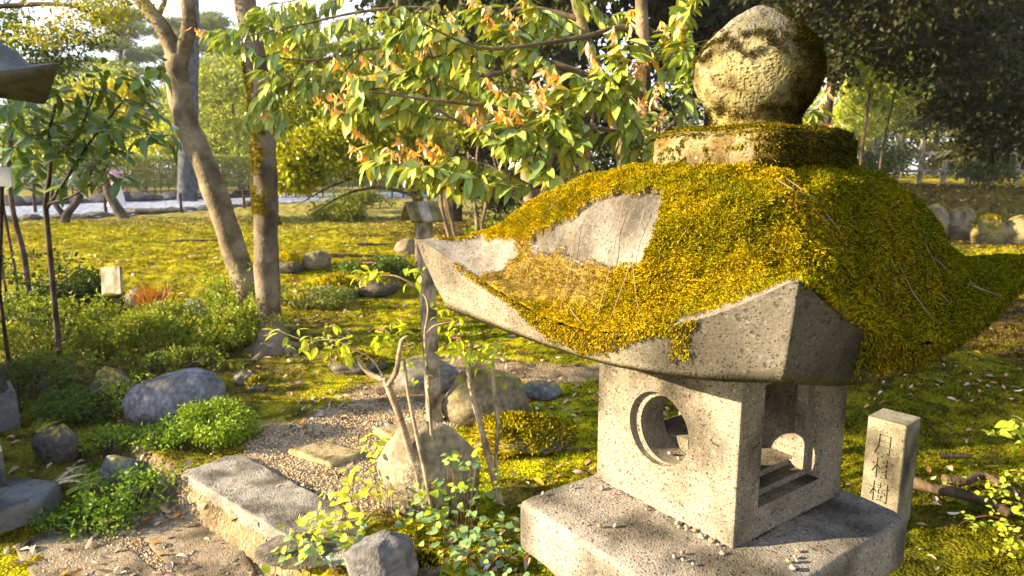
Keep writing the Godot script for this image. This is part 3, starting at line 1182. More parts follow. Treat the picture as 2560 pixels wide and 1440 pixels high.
# ---------------------------------------------------------------- moss, litter and gravel on the ground
func ground_cover() -> void:
	var xf := [[], [], []]
	var cols := [PackedColorArray(), PackedColorArray(), PackedColorArray()]
	for k in 230000:
		var d := 1.7 * pow(11.5, rng.randf())
		var x := R(-0.86, 0.86) * d
		var z := -d
		if dirt(x, z) > 0.4 - R(0.0, 0.3):
			continue
		var w := n_mid.get_noise_2d(x * 1.5, z * 1.5 + 31.0)
		if w > 0.3 and rng.randf() < 0.8:
			continue
		if x < -1.2 and d > 3.2 and d < 6.8 and rng.randf() < 0.6:
			continue
		var n := gn(x, z)
		var h := gh(x, z) + n_hi.get_noise_2d(x * 1.3, z * 1.3) * 0.02 * (1.0 - smoothstep(8.0, 14.0, d)) - 0.004
		var s := (0.75 + d * 0.30) * R(0.7, 1.3)
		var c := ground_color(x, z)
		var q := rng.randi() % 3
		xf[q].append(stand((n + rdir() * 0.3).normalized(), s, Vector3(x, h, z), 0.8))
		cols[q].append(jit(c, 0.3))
	for q in 3:
		var o := many("ground_moss", moss_tuft(6, 0.009, 0.0068, 0.0022, 80 + q), mats.moss, xf[q], cols[q], self)
		o.set_meta("label", "short golden-green moss covering the garden floor")
	# fallen leaves far and wide
	var lm := leaf(0.06, 0.022, 0.45, 0.35, 4)
	var lx := []
	var lc := PackedColorArray()
	for k in 8000:
		var d := 2.0 * pow(9.0, rng.randf())
		var x := R(-0.8, 0.8) * d
		var z := -d
		var w := n_mid.get_noise_2d(x * 1.2 + 9.0, z * 1.2)
		if w < R(-0.5, 0.35):
			continue
		if Vector2(x - 0.51, z + 1.6).length() < 0.42:
			continue
		if x > 0.7 and d < 10.0 and rng.randf() < 0.65:
			continue
		if d < 4.2 and rng.randf() < 0.6:
			continue
		var p := Vector3(x, gh(x, z) + 0.012, z)
		lx.append(aim(Vector3(R(-1, 1), R(-0.12, 0.2), R(-1, 1)), Vector3(R(-0.6, 0.6), 1, R(-0.6, 0.6)), R(0.55, 1.15) * (0.9 + 0.05 * d), p))
		var t := rng.randf()
		lc.append(jit((lin(0.55, 0.42, 0.32) if d > 7.0 else lin(0.42, 0.30, 0.20)) if t < 0.5 else lin(0.36, 0.22, 0.12) if t < 0.78 else lin(0.50, 0.22, 0.03) if t < 0.92 else lin(0.6, 0.5, 0.4), 0.25))
	for k in 1300:
		var x := R(5.0, 15.5)
		var z := R(-21.5, -14.0)
		if n_mid.get_noise_2d(x * 0.8, z * 0.8) < R(-0.5, 0.2):
			continue
		lx.append(aim(Vector3(R(-1, 1), R(-0.1, 0.2), R(-1, 1)), Vector3(R(-0.6, 0.6), 1, R(-0.2, 0.9)), R(1.0, 2.0), Vector3(x, gh(x, z) + 0.03, z)))
		lc.append(jit(lin(0.75, 0.36, 0.05) if rng.randf() < 0.6 else lin(0.7, 0.5, 0.3), 0.25))
	var o := many("fallen_leaves", lm, mats.litter, lx, lc, self)
	o.set_meta("label", "dry fallen leaves scattered over moss and path")
	# gravel of the path
	var pebble := boulder(Vector3(1, 0.7, 0.85), 3, 0.3, 4, lin(1, 1, 1), 0.0, 7)
	var gx := []
	var gc := PackedColorArray()
	for k in 90000:
		var d := 2.3 * pow(1.9, rng.randf())
		var x := R(-2.7, 0.3) if k % 5 else R(-0.5, 1.6)
		var z := -d
		if dirt(x, z) < R(0.35, 0.9):
			continue
		var s := 0.0024 + 0.006 * pow(rng.randf(), 4.0)
		gx.append(stand(Vector3(R(-0.3, 0.3), 1, R(-0.3, 0.3)), s, Vector3(x, gh(x, z) + s * 0.2, z)))
		var t := rng.randf()
		gc.append(jit(lin(0.46, 0.34, 0.19) if t < 0.6 else lin(0.32, 0.26, 0.18) if t < 0.8 else lin(0.42, 0.36, 0.27), 0.3))
	o = many("path_gravel", pebble, mats.stone_bits, gx, gc, self)
	o.set_meta("label", "fine brown gravel on the garden path")


func leaf_litter_pieces() -> void:
	# the nearer fallen leaves, one by one
	var shapes := [leaf(0.07, 0.026, 0.5, 0.4, 5), leaf(0.06, 0.024, -0.3, -0.3, 5), leaf(0.075, 0.022, 0.8, 0.25, 5)]
	var kinds := ["dead_a", "dead_b", "dead_c", "dead_d"]
	var looks := ["pale pinkish-brown", "dull brown", "orange", "bleached"]
	var zones := [[Vector2(-1.793, -2.899), 0.55, 0.3, 26, "on the moss left of the lower stone slab"], [Vector2(-1.440, -2.629), 0.5, 0.3, 26, "on the flat stones below the step"], [Vector2(-1.082, -2.569), 0.35, 0.25, 16, "on the gravel at the foot of the step"], [Vector2(-1.015, -4.127), 0.5, 0.3, 34, "in the drift behind the square stepping stone"], [Vector2(-0.940, -3.270), 0.4, 0.25, 16, "on the gravel between step and standing stone"], [Vector2(-0.166, -2.599), 0.3, 0.18, 14, "among the ivy left of the lantern"], [Vector2(0.190, -4.430), 0.7, 0.4, 18, "on the mossy ground behind the lantern's left side"], [Vector2(2.029, -3.014), 0.25, 0.25, 12, "in the moss right of the inscribed stone post"], [Vector2(3.007, -4.598), 0.7, 0.3, 18, "on the moss behind the inscribed stone post"], [Vector2(0.459, -5.410), 0.8, 0.4, 18, "on the sandy patch under the lantern roof's left corner"]]
	for q in zones:
		for k in q[3]:
			var a := R(0, TAU)
			var r := sqrt(rng.randf())
			var x: float = q[0].x + cos(a) * r * q[1]
			var z: float = q[0].y + sin(a) * r * q[2]
			var w: int = [0, 0, 1, 2, 3, 2][rng.randi() % 6]
			var o := single("fallen_leaf", shapes[rng.randi() % 3], mats[kinds[w]], "%s curled fallen leaf %s" % [looks[w], q[4]], "fallen leaf", Vector3.ZERO, 0.0, "%s leaves %s" % [looks[w], q[4]])
			o.transform = aim(Vector3(R(-1, 1), R(-0.08, 0.12), R(-1, 1)), Vector3(R(-0.5, 0.5), 1, R(-0.5, 0.5)), R(0.6, 1.15), Vector3(x, gh(x, z) + 0.014, z))


# ---------------------------------------------------------------- trees and shrubs
func blob_points(cl: Array, count: int) -> Array:   # cl: [centre, radii, weight]; points mostly near the surface
	var out := []
	var total := 0.0
	for c in cl:
		total += c[2]
	for c in cl:
		var n := int(count * c[2] / total)
		for k in n:
			var d := rdir()
			var r := pow(rng.randf(), 0.45)
			out.append([c[0] + d * r * c[1] * (1.0 + 0.25 * n_vox.get_noise_3dv(c[0] * 3.0 + d * 14.0)), d, r])
	return out


func crown(parent: Node, cl: Array, count: int, m: Mesh, material: Material, size: float, cola: Color, colb: Color, gaps := 0.15, called := "crown", gain := 2.1) -> void:
	var xf := []
	var cols := PackedColorArray()
	var o: Vector3 = parent.position if parent is Node3D else Vector3.ZERO
	for q in blob_points(cl, count):
		var p: Vector3 = q[0]
		var w := n_vox.get_noise_3dv(p * 9.0)
		if w < -0.25 + gaps * 1.2 and rng.randf() < 0.85:
			continue
		var d: Vector3 = (q[1] + rdir() * 0.9 + Vector3.DOWN * 0.25).normalized()
		xf.append(aim(d, (Vector3.UP + rdir() * 0.7).normalized(), size * R(0.7, 1.3), p - o))
		var c := jit(mixc(cola, colb, 0.5 + w * 0.8 + R(-0.3, 0.3)), 0.25)
		cols.append(Color(c.r * gain, c.g * gain * 0.97, c.b * gain * 0.4))
	many(called, m, material, xf, cols, parent, true)


func limb(b: MB, p: Array, r0: float, r1: float, sides := 8, col := Color.WHITE, wob := 0.05) -> void:
	# smooth the polyline a little, then sweep
	var q := []
	var n := p.size()
	for k in n - 1:
		for s in 4:
			var t := s / 4.0
			var a: Vector3 = p[maxi(k - 1, 0)]
			var c: Vector3 = p[k]
			var d: Vector3 = p[k + 1]
			var e: Vector3 = p[mini(k + 2, n - 1)]
			q.append(c.cubic_interpolate(d, a, e, t))
	q.append(p[n - 1])
	var rr := []
	for k in q.size():
		rr.append(lerpf(r0, r1, float(k) / (q.size() - 1)))
	b.tube(q, rr, sides, col, wob)


func local(b: MB, o: Vector3) -> ArrayMesh:
	for k in b.v.size():
		b.v[k] -= o
	return b.mesh()


func lumpy(at: Vector3, r: Vector3, n: int, spread := 0.75, sub := 0.5) -> Array:   # one big ellipsoid broken into smaller clumps
	var out := [[at, r * 0.62, 0.5]]
	for k in n:
		var d := rdir()
		d.y = d.y * 0.9 + 0.1
		out.append([at + d * r * spread * R(0.75, 1.05), r * sub * R(0.6, 1.1), 0.6])
	return out


func background_tree(called: String, label: String, base: Vector3, h: float, w: float, trunk: float, m: Mesh, material: Material, size: float, count: int, ca: Color, cb: Color, low := 0.35, bark := Color(0.16, 0.12, 0.09), group := "") -> void:
	base.y = gh(base.x, base.z)
	var t := thing(called, label, "tree", base, 0.0, group)
	var b := MB.new()
	var lean := Vector3(R(-0.06, 0.06), 0, R(-0.06, 0.06)) * h
	var top := base + lean + Vector3(0, h * 0.85, 0)
	limb(b, [base + Vector3(0, -0.2, 0), base + lean * 0.2 + Vector3(0, h * 0.25, 0), base + lean * 0.7 + Vector3(0, h * 0.55, 0), top], trunk, trunk * 0.25, 8, bark)
	for k in 6:
		var f := R(low, 0.8)
		var s := base + lean * f + Vector3(0, h * f * 0.85, 0)
		var a := R(0, TAU)
		limb(b, [s, s + Vector3(cos(a) * w * 0.3, h * 0.04, sin(a) * w * 0.3), s + Vector3(cos(a) * w * 0.75, h * 0.12, sin(a) * w * 0.75)], trunk * 0.35, trunk * 0.08, 5, bark)
	obj("trunk", local(b, base), mats.bark, t)
	crown(t, lumpy(base + lean * 0.7 + Vector3(0, h * (low + 1.0) * 0.5, 0), Vector3(w, h * (1.0 - low) * 0.5, w), 16), count, m, material, size, ca, cb)


func pine(label: String, base: Vector3, h: float, w: float, seed_lean: float, count: int, ca: Color, cb: Color, group: String) -> void:
	base.y = gh(base.x, base.z)
	var t := thing("pine_tree", label, "tree", base, 0.0, group)
	var b := MB.new()
	var bark := lin(0.17, 0.10, 0.065)
	var pts := [base + Vector3(0, -0.2, 0)]
	for k in range(1, 6):
		pts.append(base + Vector3(sin(k * 1.4 + seed_lean) * h * 0.035 + seed_lean * 0.02 * h * k / 5.0, h * k / 5.0, cos(k * 1.1) * h * 0.02))
	limb(b, pts, h * 0.026, h * 0.006, 8, bark)
	var pads := []
	for k in 16:
		var f := 0.28 + 0.72 * k / 15.0
		var i := f * 5.0
		var s: Vector3 = pts[int(minf(i, 4.0))].lerp(pts[int(minf(i, 4.0)) + 1], i - floorf(minf(i, 4.0)))
		var a := k * 2.4 + seed_lean
		var reach := w * (1.15 - f * 0.85) * R(0.6, 1.05)
		var e := s + Vector3(cos(a) * reach, h * 0.02, sin(a) * reach)
		limb(b, [s, s.lerp(e, 0.5) + Vector3(0, -h * 0.012, 0), e], h * 0.008, h * 0.002, 5, bark)
		pads.append([s.lerp(e, 0.8), Vector3(w * 0.42, h * 0.035, w * 0.42) * R(0.7, 1.15), 1.0])
		pads.append([s.lerp(e, 0.4), Vector3(w * 0.3, h * 0.03, w * 0.3), 0.5])
	pads.append([pts[5], Vector3(w * 0.3, h * 0.05, w * 0.3), 0.8])
	obj("trunk", local(b, base), mats.bark, t)
	var xf := []
	var cols := PackedColorArray()
	for q in blob_points(pads, count):
		xf.append(stand((Vector3(0, 0.9, 0) + q[1] * 0.8 + rdir() * 0.5).normalized(), R(0.7, 1.3) * h * 0.05, q[0] - base))
		cols.append(jit(mixc(ca, cb, R(0, 1)), 0.3))
	many("crown", needle_tuft(11, 1.0, 0.07, 0.9, 7), mats.needle, xf, cols, t, true)


func shrub(called: String, label: String, at: Vector3, r: Vector3, count: int, m: Mesh, size: float, ca: Color, cb: Color, group := "", category := "shrub", material := "leaf") -> Node3D:
	at.y = gh(at.x, at.z)
	var t := thing(called, label, category, at, 0.0, group)
	var b := MB.new()
	for k in 14:
		var a := R(0, TAU)
		var e := at + Vector3(cos(a) * r.x * R(0.2, 0.85), r.y * R(0.7, 1.5), sin(a) * r.z * R(0.2, 0.85))
		var s := at + Vector3(cos(a) * r.x * 0.12, -0.04, sin(a) * r.z * 0.12)
		limb(b, [s, s.lerp(e, 0.5) + Vector3(R(-0.05, 0.05), 0.03, R(-0.05, 0.05)), e], 0.009, 0.003, 5, lin(0.13, 0.085, 0.055))
	obj("stems", local(b, at), mats.twig, t)
	crown(t, lumpy(at + Vector3(0, r.y * 0.85, 0), r, 14, 0.7, 0.5), count, m, mats[material], size * R(0.92, 1.1), ca, cb, 0.28, "foliage", 1.25)
	return t


# ---------------------------------------------------------------- the two laurels: big drooping leaves, copper young shoots
var leaf_shapes := []
var young_shapes := []

func laurel_leaves(t: Node3D, twigs: Array, per_m: float, size: float, young: float, limit: int, droop := 1.0) -> void:
	var o := t.position
	var leafy := ["leaf_a", "leaf_b", "leaf_a", "leaf_c", "leaf_b", "leaf_d"]
	var singles := 0
	var sx := [[], []]
	var sc := [PackedColorArray(), PackedColorArray()]
	var all := []
	var extra := []
	for tw in twigs + twigs:
		var off := rdir() * Vector3(0.13, 0.09, 0.10) * size
		var w2 := []
		for p in tw:
			w2.append(p + off * (float(w2.size()) / tw.size()))
		extra.append(w2)
	for tw in twigs + extra:
		var n: int = tw.size()
		var total := 0.0
		for k in n - 1:
			total += tw[k].distance_to(tw[k + 1])
		var cnt := int(total * per_m)
		for k in cnt:
			var f := pow((k + rng.randf()) / cnt, 0.75) * (n - 1)
			var i := mini(int(f), n - 2)
			var p: Vector3 = tw[i].lerp(tw[i + 1], f - i)
			var dir: Vector3 = (tw[i + 1] - tw[i]).normalized()
			var sidev := dir.cross(Vector3.UP).normalized() * (1.0 if k % 2 else -1.0)
			var d := (sidev * R(0.2, 0.8) + dir * R(0.0, 0.5) + Vector3.DOWN * R(0.25, 1.0) * droop + rdir() * 0.35).normalized()
			all.append([aim(d, (sidev * 0.3 + Vector3.UP + rdir() * 0.8).normalized(), size * R(0.5, 1.25), p - o), leafy[rng.randi() % 6] if rng.randf() > 0.05 else "leaf_e", 0])
		# terminal rosette of big leaves, copper shoot on top
		var e: Vector3 = tw[n - 1]
		var ed: Vector3 = (tw[n - 1] - tw[n - 2]).normalized()
		for k in 7:
			var a := TAU * k / 7.0 + R(-0.3, 0.3)
			var d := (Vector3(cos(a), R(-0.9, -0.1) * droop, sin(a)) + ed * 0.5).normalized()
			all.append([aim(d, (Vector3.UP + rdir() * 0.4).normalized(), size * R(0.8, 1.2), e - ed * R(0.0, 0.04) - o), leafy[rng.randi() % 6], 0])
		if rng.randf() < young:
			var stalk := (ed + Vector3(0, 0.55, 0) + rdir() * 0.3).normalized()
			for k in 18:
				var q := e + stalk * R(0.0, 0.11)
				var a := k * 2.4
				var d := (Vector3(cos(a), R(-3.2, -0.5), sin(a))).normalized()
				all.append([aim(d, rdir(), size * R(0.6, 1.1), q - o), ["young_a", "young_b", "young_c"][rng.randi() % 3], 1])
	all.shuffle()
	for q in all:
		if singles < limit:
			singles += 1
			obj("young_leaf" if q[2] else "leaf", (young_shapes if q[2] else leaf_shapes)[rng.randi() % 3], mats[q[1]], t).transform = q[0]
		else:
			sx[q[2]].append(q[0])
			sc[q[2]].append(jit(mats[q[1]].albedo_color.srgb_to_linear(), 0.15))
	if sx[0].size():
		many("leaves", leaf_shapes[0], mats.leaf_shiny, sx[0], sc[0], t)
	if sx[1].size():
		many("young_leaves", young_shapes[0], mats.leaf_shiny, sx[1], sc[1], t)


func laurels() -> void:
	for k in 3:
		leaf_shapes.append(leaf([0.104, 0.110, 0.088][k], [0.032, 0.030, 0.034][k], [0.2, 0.5, 0.32][k], [0.22, 0.5, 0.75][k], 6, [0.45, 0.4, 0.5][k]))
		young_shapes.append(leaf(0.055, 0.013, 0.5, 0.2 + 0.2 * k, 4, 0.45))
	var bark := lin(0.34, 0.25, 0.15)
	var base := Vector3(0.674, 0.590, -3.350)
	base = on(base.x, base.z)
	var t := thing("laurel_tree", "young laurel with drooping glossy leaves and copper shoots, right behind the lantern", "tree", base)
	var b := MB.new()
	limb(b, [base + Vector3(0, -0.1, 0)] + [Vector3(0.634, 1.550, -3.350), Vector3(0.631, 1.868, -3.350), Vector3(0.610, 2.158, -3.350), Vector3(0.587, 2.525, -3.350), Vector3(0.553, 3.025, -3.350)], 0.042, 0.022, 10, bark)
	obj("trunk", local(b, base), mats.smooth_bark, t)
	b = MB.new()
	limb(b, [Vector3(0.635, 1.512, -3.350), Vector3(0.489, 1.485, -3.250), Vector3(0.295, 1.512, -3.000), Vector3(0.081, 1.470, -2.800), Vector3(-0.174, 1.464, -2.600), Vector3(-0.390, 1.522, -2.500)], 0.016, 0.004, 6, bark)
	obj("branch", local(b, base), mats.twig, t)
	b = MB.new()
	limb(b, [Vector3(0.618, 1.905, -3.350), Vector3(0.394, 1.815, -3.150), Vector3(0.202, 1.749, -2.950), Vector3(-0.047, 1.781, -2.750), Vector3(-0.289, 1.792, -2.550), Vector3(-0.486, 1.810, -2.450)], 0.017, 0.003, 6, bark)
	obj("branch", local(b, base), mats.twig, t)
	b = MB.new()
	limb(b, [Vector3(0.619, 2.104, -3.350), Vector3(0.500, 2.165, -3.200), Vector3(0.324, 2.104, -3.050), Vector3(0.112, 2.037, -2.850), Vector3(-0.119, 1.989, -2.650), Vector3(-0.312, 2.054, -2.550)], 0.016, 0.003, 6, bark)
	obj("branch", local(b, base), mats.twig, t)
	b = MB.new()
	limb(b, [Vector3(0.605, 2.212, -3.350), Vector3(0.693, 2.186, -3.450), Vector3(0.780, 2.241, -3.500), Vector3(0.826, 2.363, -3.550), Vector3(0.810, 2.543, -3.600)], 0.018, 0.008, 6, bark)
	obj("branch", local(b, base), mats.twig, t)
	b = MB.new()
	limb(b, [Vector3(0.626, 1.776, -3.350), Vector3(0.504, 1.710, -3.150), Vector3(0.371, 1.716, -2.950), Vector3(0.252, 1.689, -2.750), Vector3(0.174, 1.778, -2.550)], 0.012, 0.004, 6, bark)
	obj("branch", local(b, base), mats.twig, t)
	b = MB.new()
	limb(b, [Vector3(0.634, 1.664, -3.350), Vector3(0.684, 1.710, -3.150), Vector3(0.746, 1.806, -3.050), Vector3(0.778, 1.933, -3.000), Vector3(0.754, 2.095, -3.000)], 0.012, 0.004, 6, bark)
	obj("branch", local(b, base), mats.twig, t)
	b = MB.new()
	limb(b, [Vector3(0.278, 1.516, -3.000), Vector3(0.270, 1.616, -2.900), Vector3(0.260, 1.735, -2.750), Vector3(0.353, 1.840, -2.600), Vector3(0.402, 1.903, -2.550)], 0.011, 0.003, 6, bark)
	obj("branch", local(b, base), mats.twig, t)
	var tw := [[Vector3(-0.151, 1.476, -2.600), Vector3(-0.301, 1.520, -2.600), Vector3(-0.434, 1.572, -2.600), Vector3(-0.531, 1.579, -2.600)], [Vector3(-0.046, 1.490, -2.650), Vector3(-0.169, 1.520, -2.650), Vector3(-0.290, 1.565, -2.650), Vector3(-0.381, 1.595, -2.650)], [Vector3(0.075, 1.483, -2.600), Vector3(-0.030, 1.535, -2.600), Vector3(-0.150, 1.579, -2.600), Vector3(-0.239, 1.594, -2.600)], [Vector3(0.177, 1.506, -2.550), Vector3(0.103, 1.579, -2.550), Vector3(0.015, 1.622, -2.550), Vector3(-0.058, 1.665, -2.550)], [Vector3(0.260, 1.520, -2.650), Vector3(0.213, 1.610, -2.650), Vector3(0.152, 1.684, -2.650), Vector3(0.106, 1.729, -2.650)], [Vector3(0.340, 1.687, -2.700), Vector3(0.246, 1.732, -2.700), Vector3(0.153, 1.799, -2.700), Vector3(0.061, 1.821, -2.700)],
		[Vector3(-0.047, 1.766, -2.750), Vector3(-0.171, 1.826, -2.750), Vector3(-0.295, 1.886, -2.750), Vector3(-0.418, 1.916, -2.750)], [Vector3(-0.266, 1.797, -2.600), Vector3(-0.383, 1.811, -2.600), Vector3(-0.485, 1.840, -2.600), Vector3(-0.574, 1.818, -2.600)], [Vector3(-0.242, 1.729, -2.650), Vector3(-0.347, 1.743, -2.650), Vector3(-0.451, 1.787, -2.650), Vector3(-0.572, 1.787, -2.650)], [Vector3(-0.123, 1.998, -2.750), Vector3(-0.215, 2.049, -2.750), Vector3(-0.306, 2.093, -2.750), Vector3(-0.369, 2.035, -2.750)], [Vector3(-0.200, 2.005, -2.750), Vector3(-0.278, 1.976, -2.750), Vector3(-0.340, 1.961, -2.750), Vector3(-0.395, 1.924, -2.750)],
		[Vector3(0.318, 1.792, -2.550), Vector3(0.360, 1.862, -2.550), Vector3(0.388, 1.903, -2.550), Vector3(0.372, 1.945, -2.550)], [Vector3(0.405, 1.778, -2.550), Vector3(0.347, 1.806, -2.550), Vector3(0.303, 1.820, -2.550), Vector3(0.260, 1.841, -2.550)], [Vector3(0.476, 1.682, -2.600), Vector3(0.429, 1.754, -2.600), Vector3(0.383, 1.811, -2.600), Vector3(0.412, 1.847, -2.600)], [Vector3(0.284, 1.579, -2.600), Vector3(0.238, 1.667, -2.600), Vector3(0.193, 1.725, -2.600), Vector3(0.133, 1.783, -2.600)], [Vector3(0.150, 1.535, -2.600), Vector3(0.075, 1.594, -2.600), Vector3(0.015, 1.667, -2.600), Vector3(-0.044, 1.725, -2.600)], [Vector3(0.443, 1.581, -2.750), Vector3(0.489, 1.628, -2.750), Vector3(0.551, 1.659, -2.750), Vector3(0.598, 1.689, -2.750)],
		[Vector3(0.717, 1.785, -3.000), Vector3(0.747, 1.884, -3.000), Vector3(0.768, 1.982, -3.000), Vector3(0.746, 2.079, -3.000)], [Vector3(0.738, 2.079, -3.000), Vector3(0.702, 2.142, -3.000), Vector3(0.682, 2.206, -3.000), Vector3(0.712, 2.284, -3.000)], [Vector3(0.347, 2.080, -3.100), Vector3(0.242, 2.129, -3.100), Vector3(0.155, 2.195, -3.100), Vector3(0.086, 2.228, -3.100)], [Vector3(0.118, 2.063, -3.000), Vector3(0.033, 2.127, -3.000), Vector3(-0.067, 2.190, -3.000), Vector3(-0.133, 2.221, -3.000)], [Vector3(-0.050, 1.798, -2.950), Vector3(-0.100, 1.895, -2.950), Vector3(-0.199, 1.959, -2.950), Vector3(-0.248, 2.054, -2.950)], [Vector3(0.634, 1.907, -3.200), Vector3(0.685, 1.976, -3.200), Vector3(0.719, 2.028, -3.200), Vector3(0.698, 2.097, -3.200)],
		[Vector3(0.179, 1.968, -2.900), Vector3(0.081, 2.014, -2.900), Vector3(0.000, 2.046, -2.900), Vector3(-0.065, 2.107, -2.900)], [Vector3(0.561, 1.535, -2.700), Vector3(0.497, 1.596, -2.700), Vector3(0.448, 1.687, -2.700), Vector3(0.477, 1.747, -2.700)], [Vector3(0.029, 1.479, -2.500), Vector3(-0.072, 1.500, -2.500), Vector3(-0.188, 1.522, -2.500), Vector3(-0.289, 1.536, -2.500)], [Vector3(1.231, 1.700, -2.950), Vector3(1.245, 1.749, -2.950), Vector3(1.259, 1.781, -2.950), Vector3(1.275, 1.790, -2.950)]]
	for w in tw:
		b = MB.new()
		limb(b, w, 0.0045, 0.0018, 5, bark)
		obj("twig", local(b, base), mats.twig, t)
	laurel_leaves(t, tw, 74.0, 0.9, 0.8, 300, 0.75)
	# another one farther back, its boughs across the mossy trunk
	base = Vector3(0.911, 0.450, -4.900)
	base = on(base.x, base.z)
	t = thing("laurel_tree", "second laurel whose boughs hang across the straight mossy trunk", "tree", base)
	b = MB.new()
	limb(b, [base + Vector3(0, -0.1, 0)] + [Vector3(0.792, 1.550, -4.900), Vector3(0.609, 2.149, -4.900), Vector3(0.434, 2.672, -4.900), Vector3(0.317, 3.420, -4.900)], 0.05, 0.03, 10, bark)
	obj("trunk", local(b, base), mats.smooth_bark, t)
	b = MB.new()
	limb(b, [Vector3(0.611, 2.152, -4.920), Vector3(0.165, 2.282, -4.900), Vector3(-0.180, 2.176, -4.900), Vector3(-0.539, 2.293, -4.800), Vector3(-0.895, 2.328, -4.700), Vector3(-1.241, 2.237, -4.600), Vector3(-1.591, 2.247, -4.500)], 0.022, 0.004, 6, bark)
	obj("branch", local(b, base), mats.twig, t)
	b = MB.new()
	limb(b, [Vector3(0.477, 2.544, -4.900), Vector3(0.109, 2.621, -4.900), Vector3(-0.204, 2.544, -4.900), Vector3(-0.613, 2.599, -4.800), Vector3(-0.992, 2.553, -4.700), Vector3(-1.332, 2.458, -4.600), Vector3(-1.659, 2.367, -4.500)], 0.022, 0.004, 6, bark)
	obj("branch", local(b, base), mats.twig, t)
	b = MB.new()
	limb(b, [Vector3(0.715, 1.798, -4.900), Vector3(0.279, 1.880, -4.900), Vector3(-0.154, 1.798, -4.900), Vector3(-0.437, 1.900, -4.800), Vector3(-0.744, 2.074, -4.700), Vector3(-1.040, 2.088, -4.600), Vector3(-1.350, 2.113, -4.600)], 0.018, 0.004, 6, bark)
	obj("branch", local(b, base), mats.twig, t)
	b = MB.new()
	limb(b, [Vector3(0.434, 2.672, -4.900), Vector3(0.552, 2.774, -5.000)], 0.022, 0.006, 6, bark)
	obj("branch", local(b, base), mats.twig, t)
	tw = [[Vector3(-1.464, 2.271, -4.500), Vector3(-1.591, 2.247, -4.500), Vector3(-1.713, 2.319, -4.500), Vector3(-1.812, 2.343, -4.500)], [Vector3(-1.416, 2.222, -4.500), Vector3(-1.496, 2.149, -4.500), Vector3(-1.566, 2.051, -4.500), Vector3(-1.634, 1.977, -4.500)], [Vector3(-1.465, 2.247, -4.500), Vector3(-1.524, 2.100, -4.500), Vector3(-1.506, 1.977, -4.500), Vector3(-1.552, 1.853, -4.500)], [Vector3(-1.241, 2.237, -4.600), Vector3(-1.347, 2.188, -4.600), Vector3(-1.453, 2.138, -4.600), Vector3(-1.529, 2.163, -4.600)], [Vector3(-1.108, 2.311, -4.600), Vector3(-1.165, 2.188, -4.600), Vector3(-1.247, 2.113, -4.600), Vector3(-1.327, 2.063, -4.600)], [Vector3(-1.332, 2.458, -4.600), Vector3(-1.437, 2.410, -4.600), Vector3(-1.513, 2.434, -4.600), Vector3(-1.614, 2.458, -4.600)], [Vector3(-0.971, 2.531, -4.600), Vector3(-1.102, 2.458, -4.600), Vector3(-1.232, 2.410, -4.600), Vector3(-1.337, 2.373, -4.600)], [Vector3(-1.001, 2.303, -4.700), Vector3(-1.085, 2.201, -4.700), Vector3(-1.168, 2.125, -4.700), Vector3(-1.224, 2.048, -4.700)], [Vector3(-0.782, 2.577, -4.700), Vector3(-0.890, 2.478, -4.700), Vector3(-0.998, 2.403, -4.700), Vector3(-1.077, 2.378, -4.700)], [Vector3(-0.600, 2.577, -4.700), Vector3(-0.707, 2.478, -4.700), Vector3(-0.815, 2.378, -4.700), Vector3(-0.897, 2.278, -4.700)],
		[Vector3(-0.849, 2.125, -4.700), Vector3(-0.956, 2.099, -4.700), Vector3(-1.066, 2.022, -4.700), Vector3(-1.148, 1.971, -4.700)], [Vector3(-1.733, 2.403, -4.700), Vector3(-1.810, 2.428, -4.700), Vector3(-1.890, 2.403, -4.700), Vector3(-1.946, 2.353, -4.700)], [Vector3(-1.300, 2.651, -4.700), Vector3(-1.405, 2.627, -4.700), Vector3(-1.537, 2.602, -4.700), Vector3(-1.669, 2.577, -4.700)], [Vector3(-0.468, 2.627, -4.700), Vector3(-0.575, 2.528, -4.700), Vector3(-0.680, 2.503, -4.700), Vector3(-0.784, 2.528, -4.700)], [Vector3(-1.570, 2.163, -4.800), Vector3(-1.631, 2.059, -4.800), Vector3(-1.690, 1.980, -4.800), Vector3(-1.709, 1.900, -4.800)], [Vector3(-0.346, 2.624, -4.800), Vector3(-0.401, 2.498, -4.800), Vector3(-0.483, 2.421, -4.800), Vector3(-0.565, 2.345, -4.800)], [Vector3(-1.060, 2.725, -4.800), Vector3(-1.170, 2.650, -4.800), Vector3(-1.278, 2.599, -4.800), Vector3(-1.361, 2.549, -4.800)], [Vector3(0.053, 2.624, -4.800), Vector3(0.160, 2.549, -4.800), Vector3(0.267, 2.574, -4.800), Vector3(0.374, 2.523, -4.800)], [Vector3(0.371, 2.700, -4.800), Vector3(0.532, 2.624, -4.800), Vector3(0.640, 2.549, -4.800), Vector3(0.773, 2.574, -4.800)]]
	for w in tw:
		b = MB.new()
		limb(b, w, 0.006, 0.002, 5, bark)
		obj("twig", local(b, base), mats.twig, t)
	laurel_leaves(t, tw, 34.0, 1.1, 0.12, 240, 1.1)


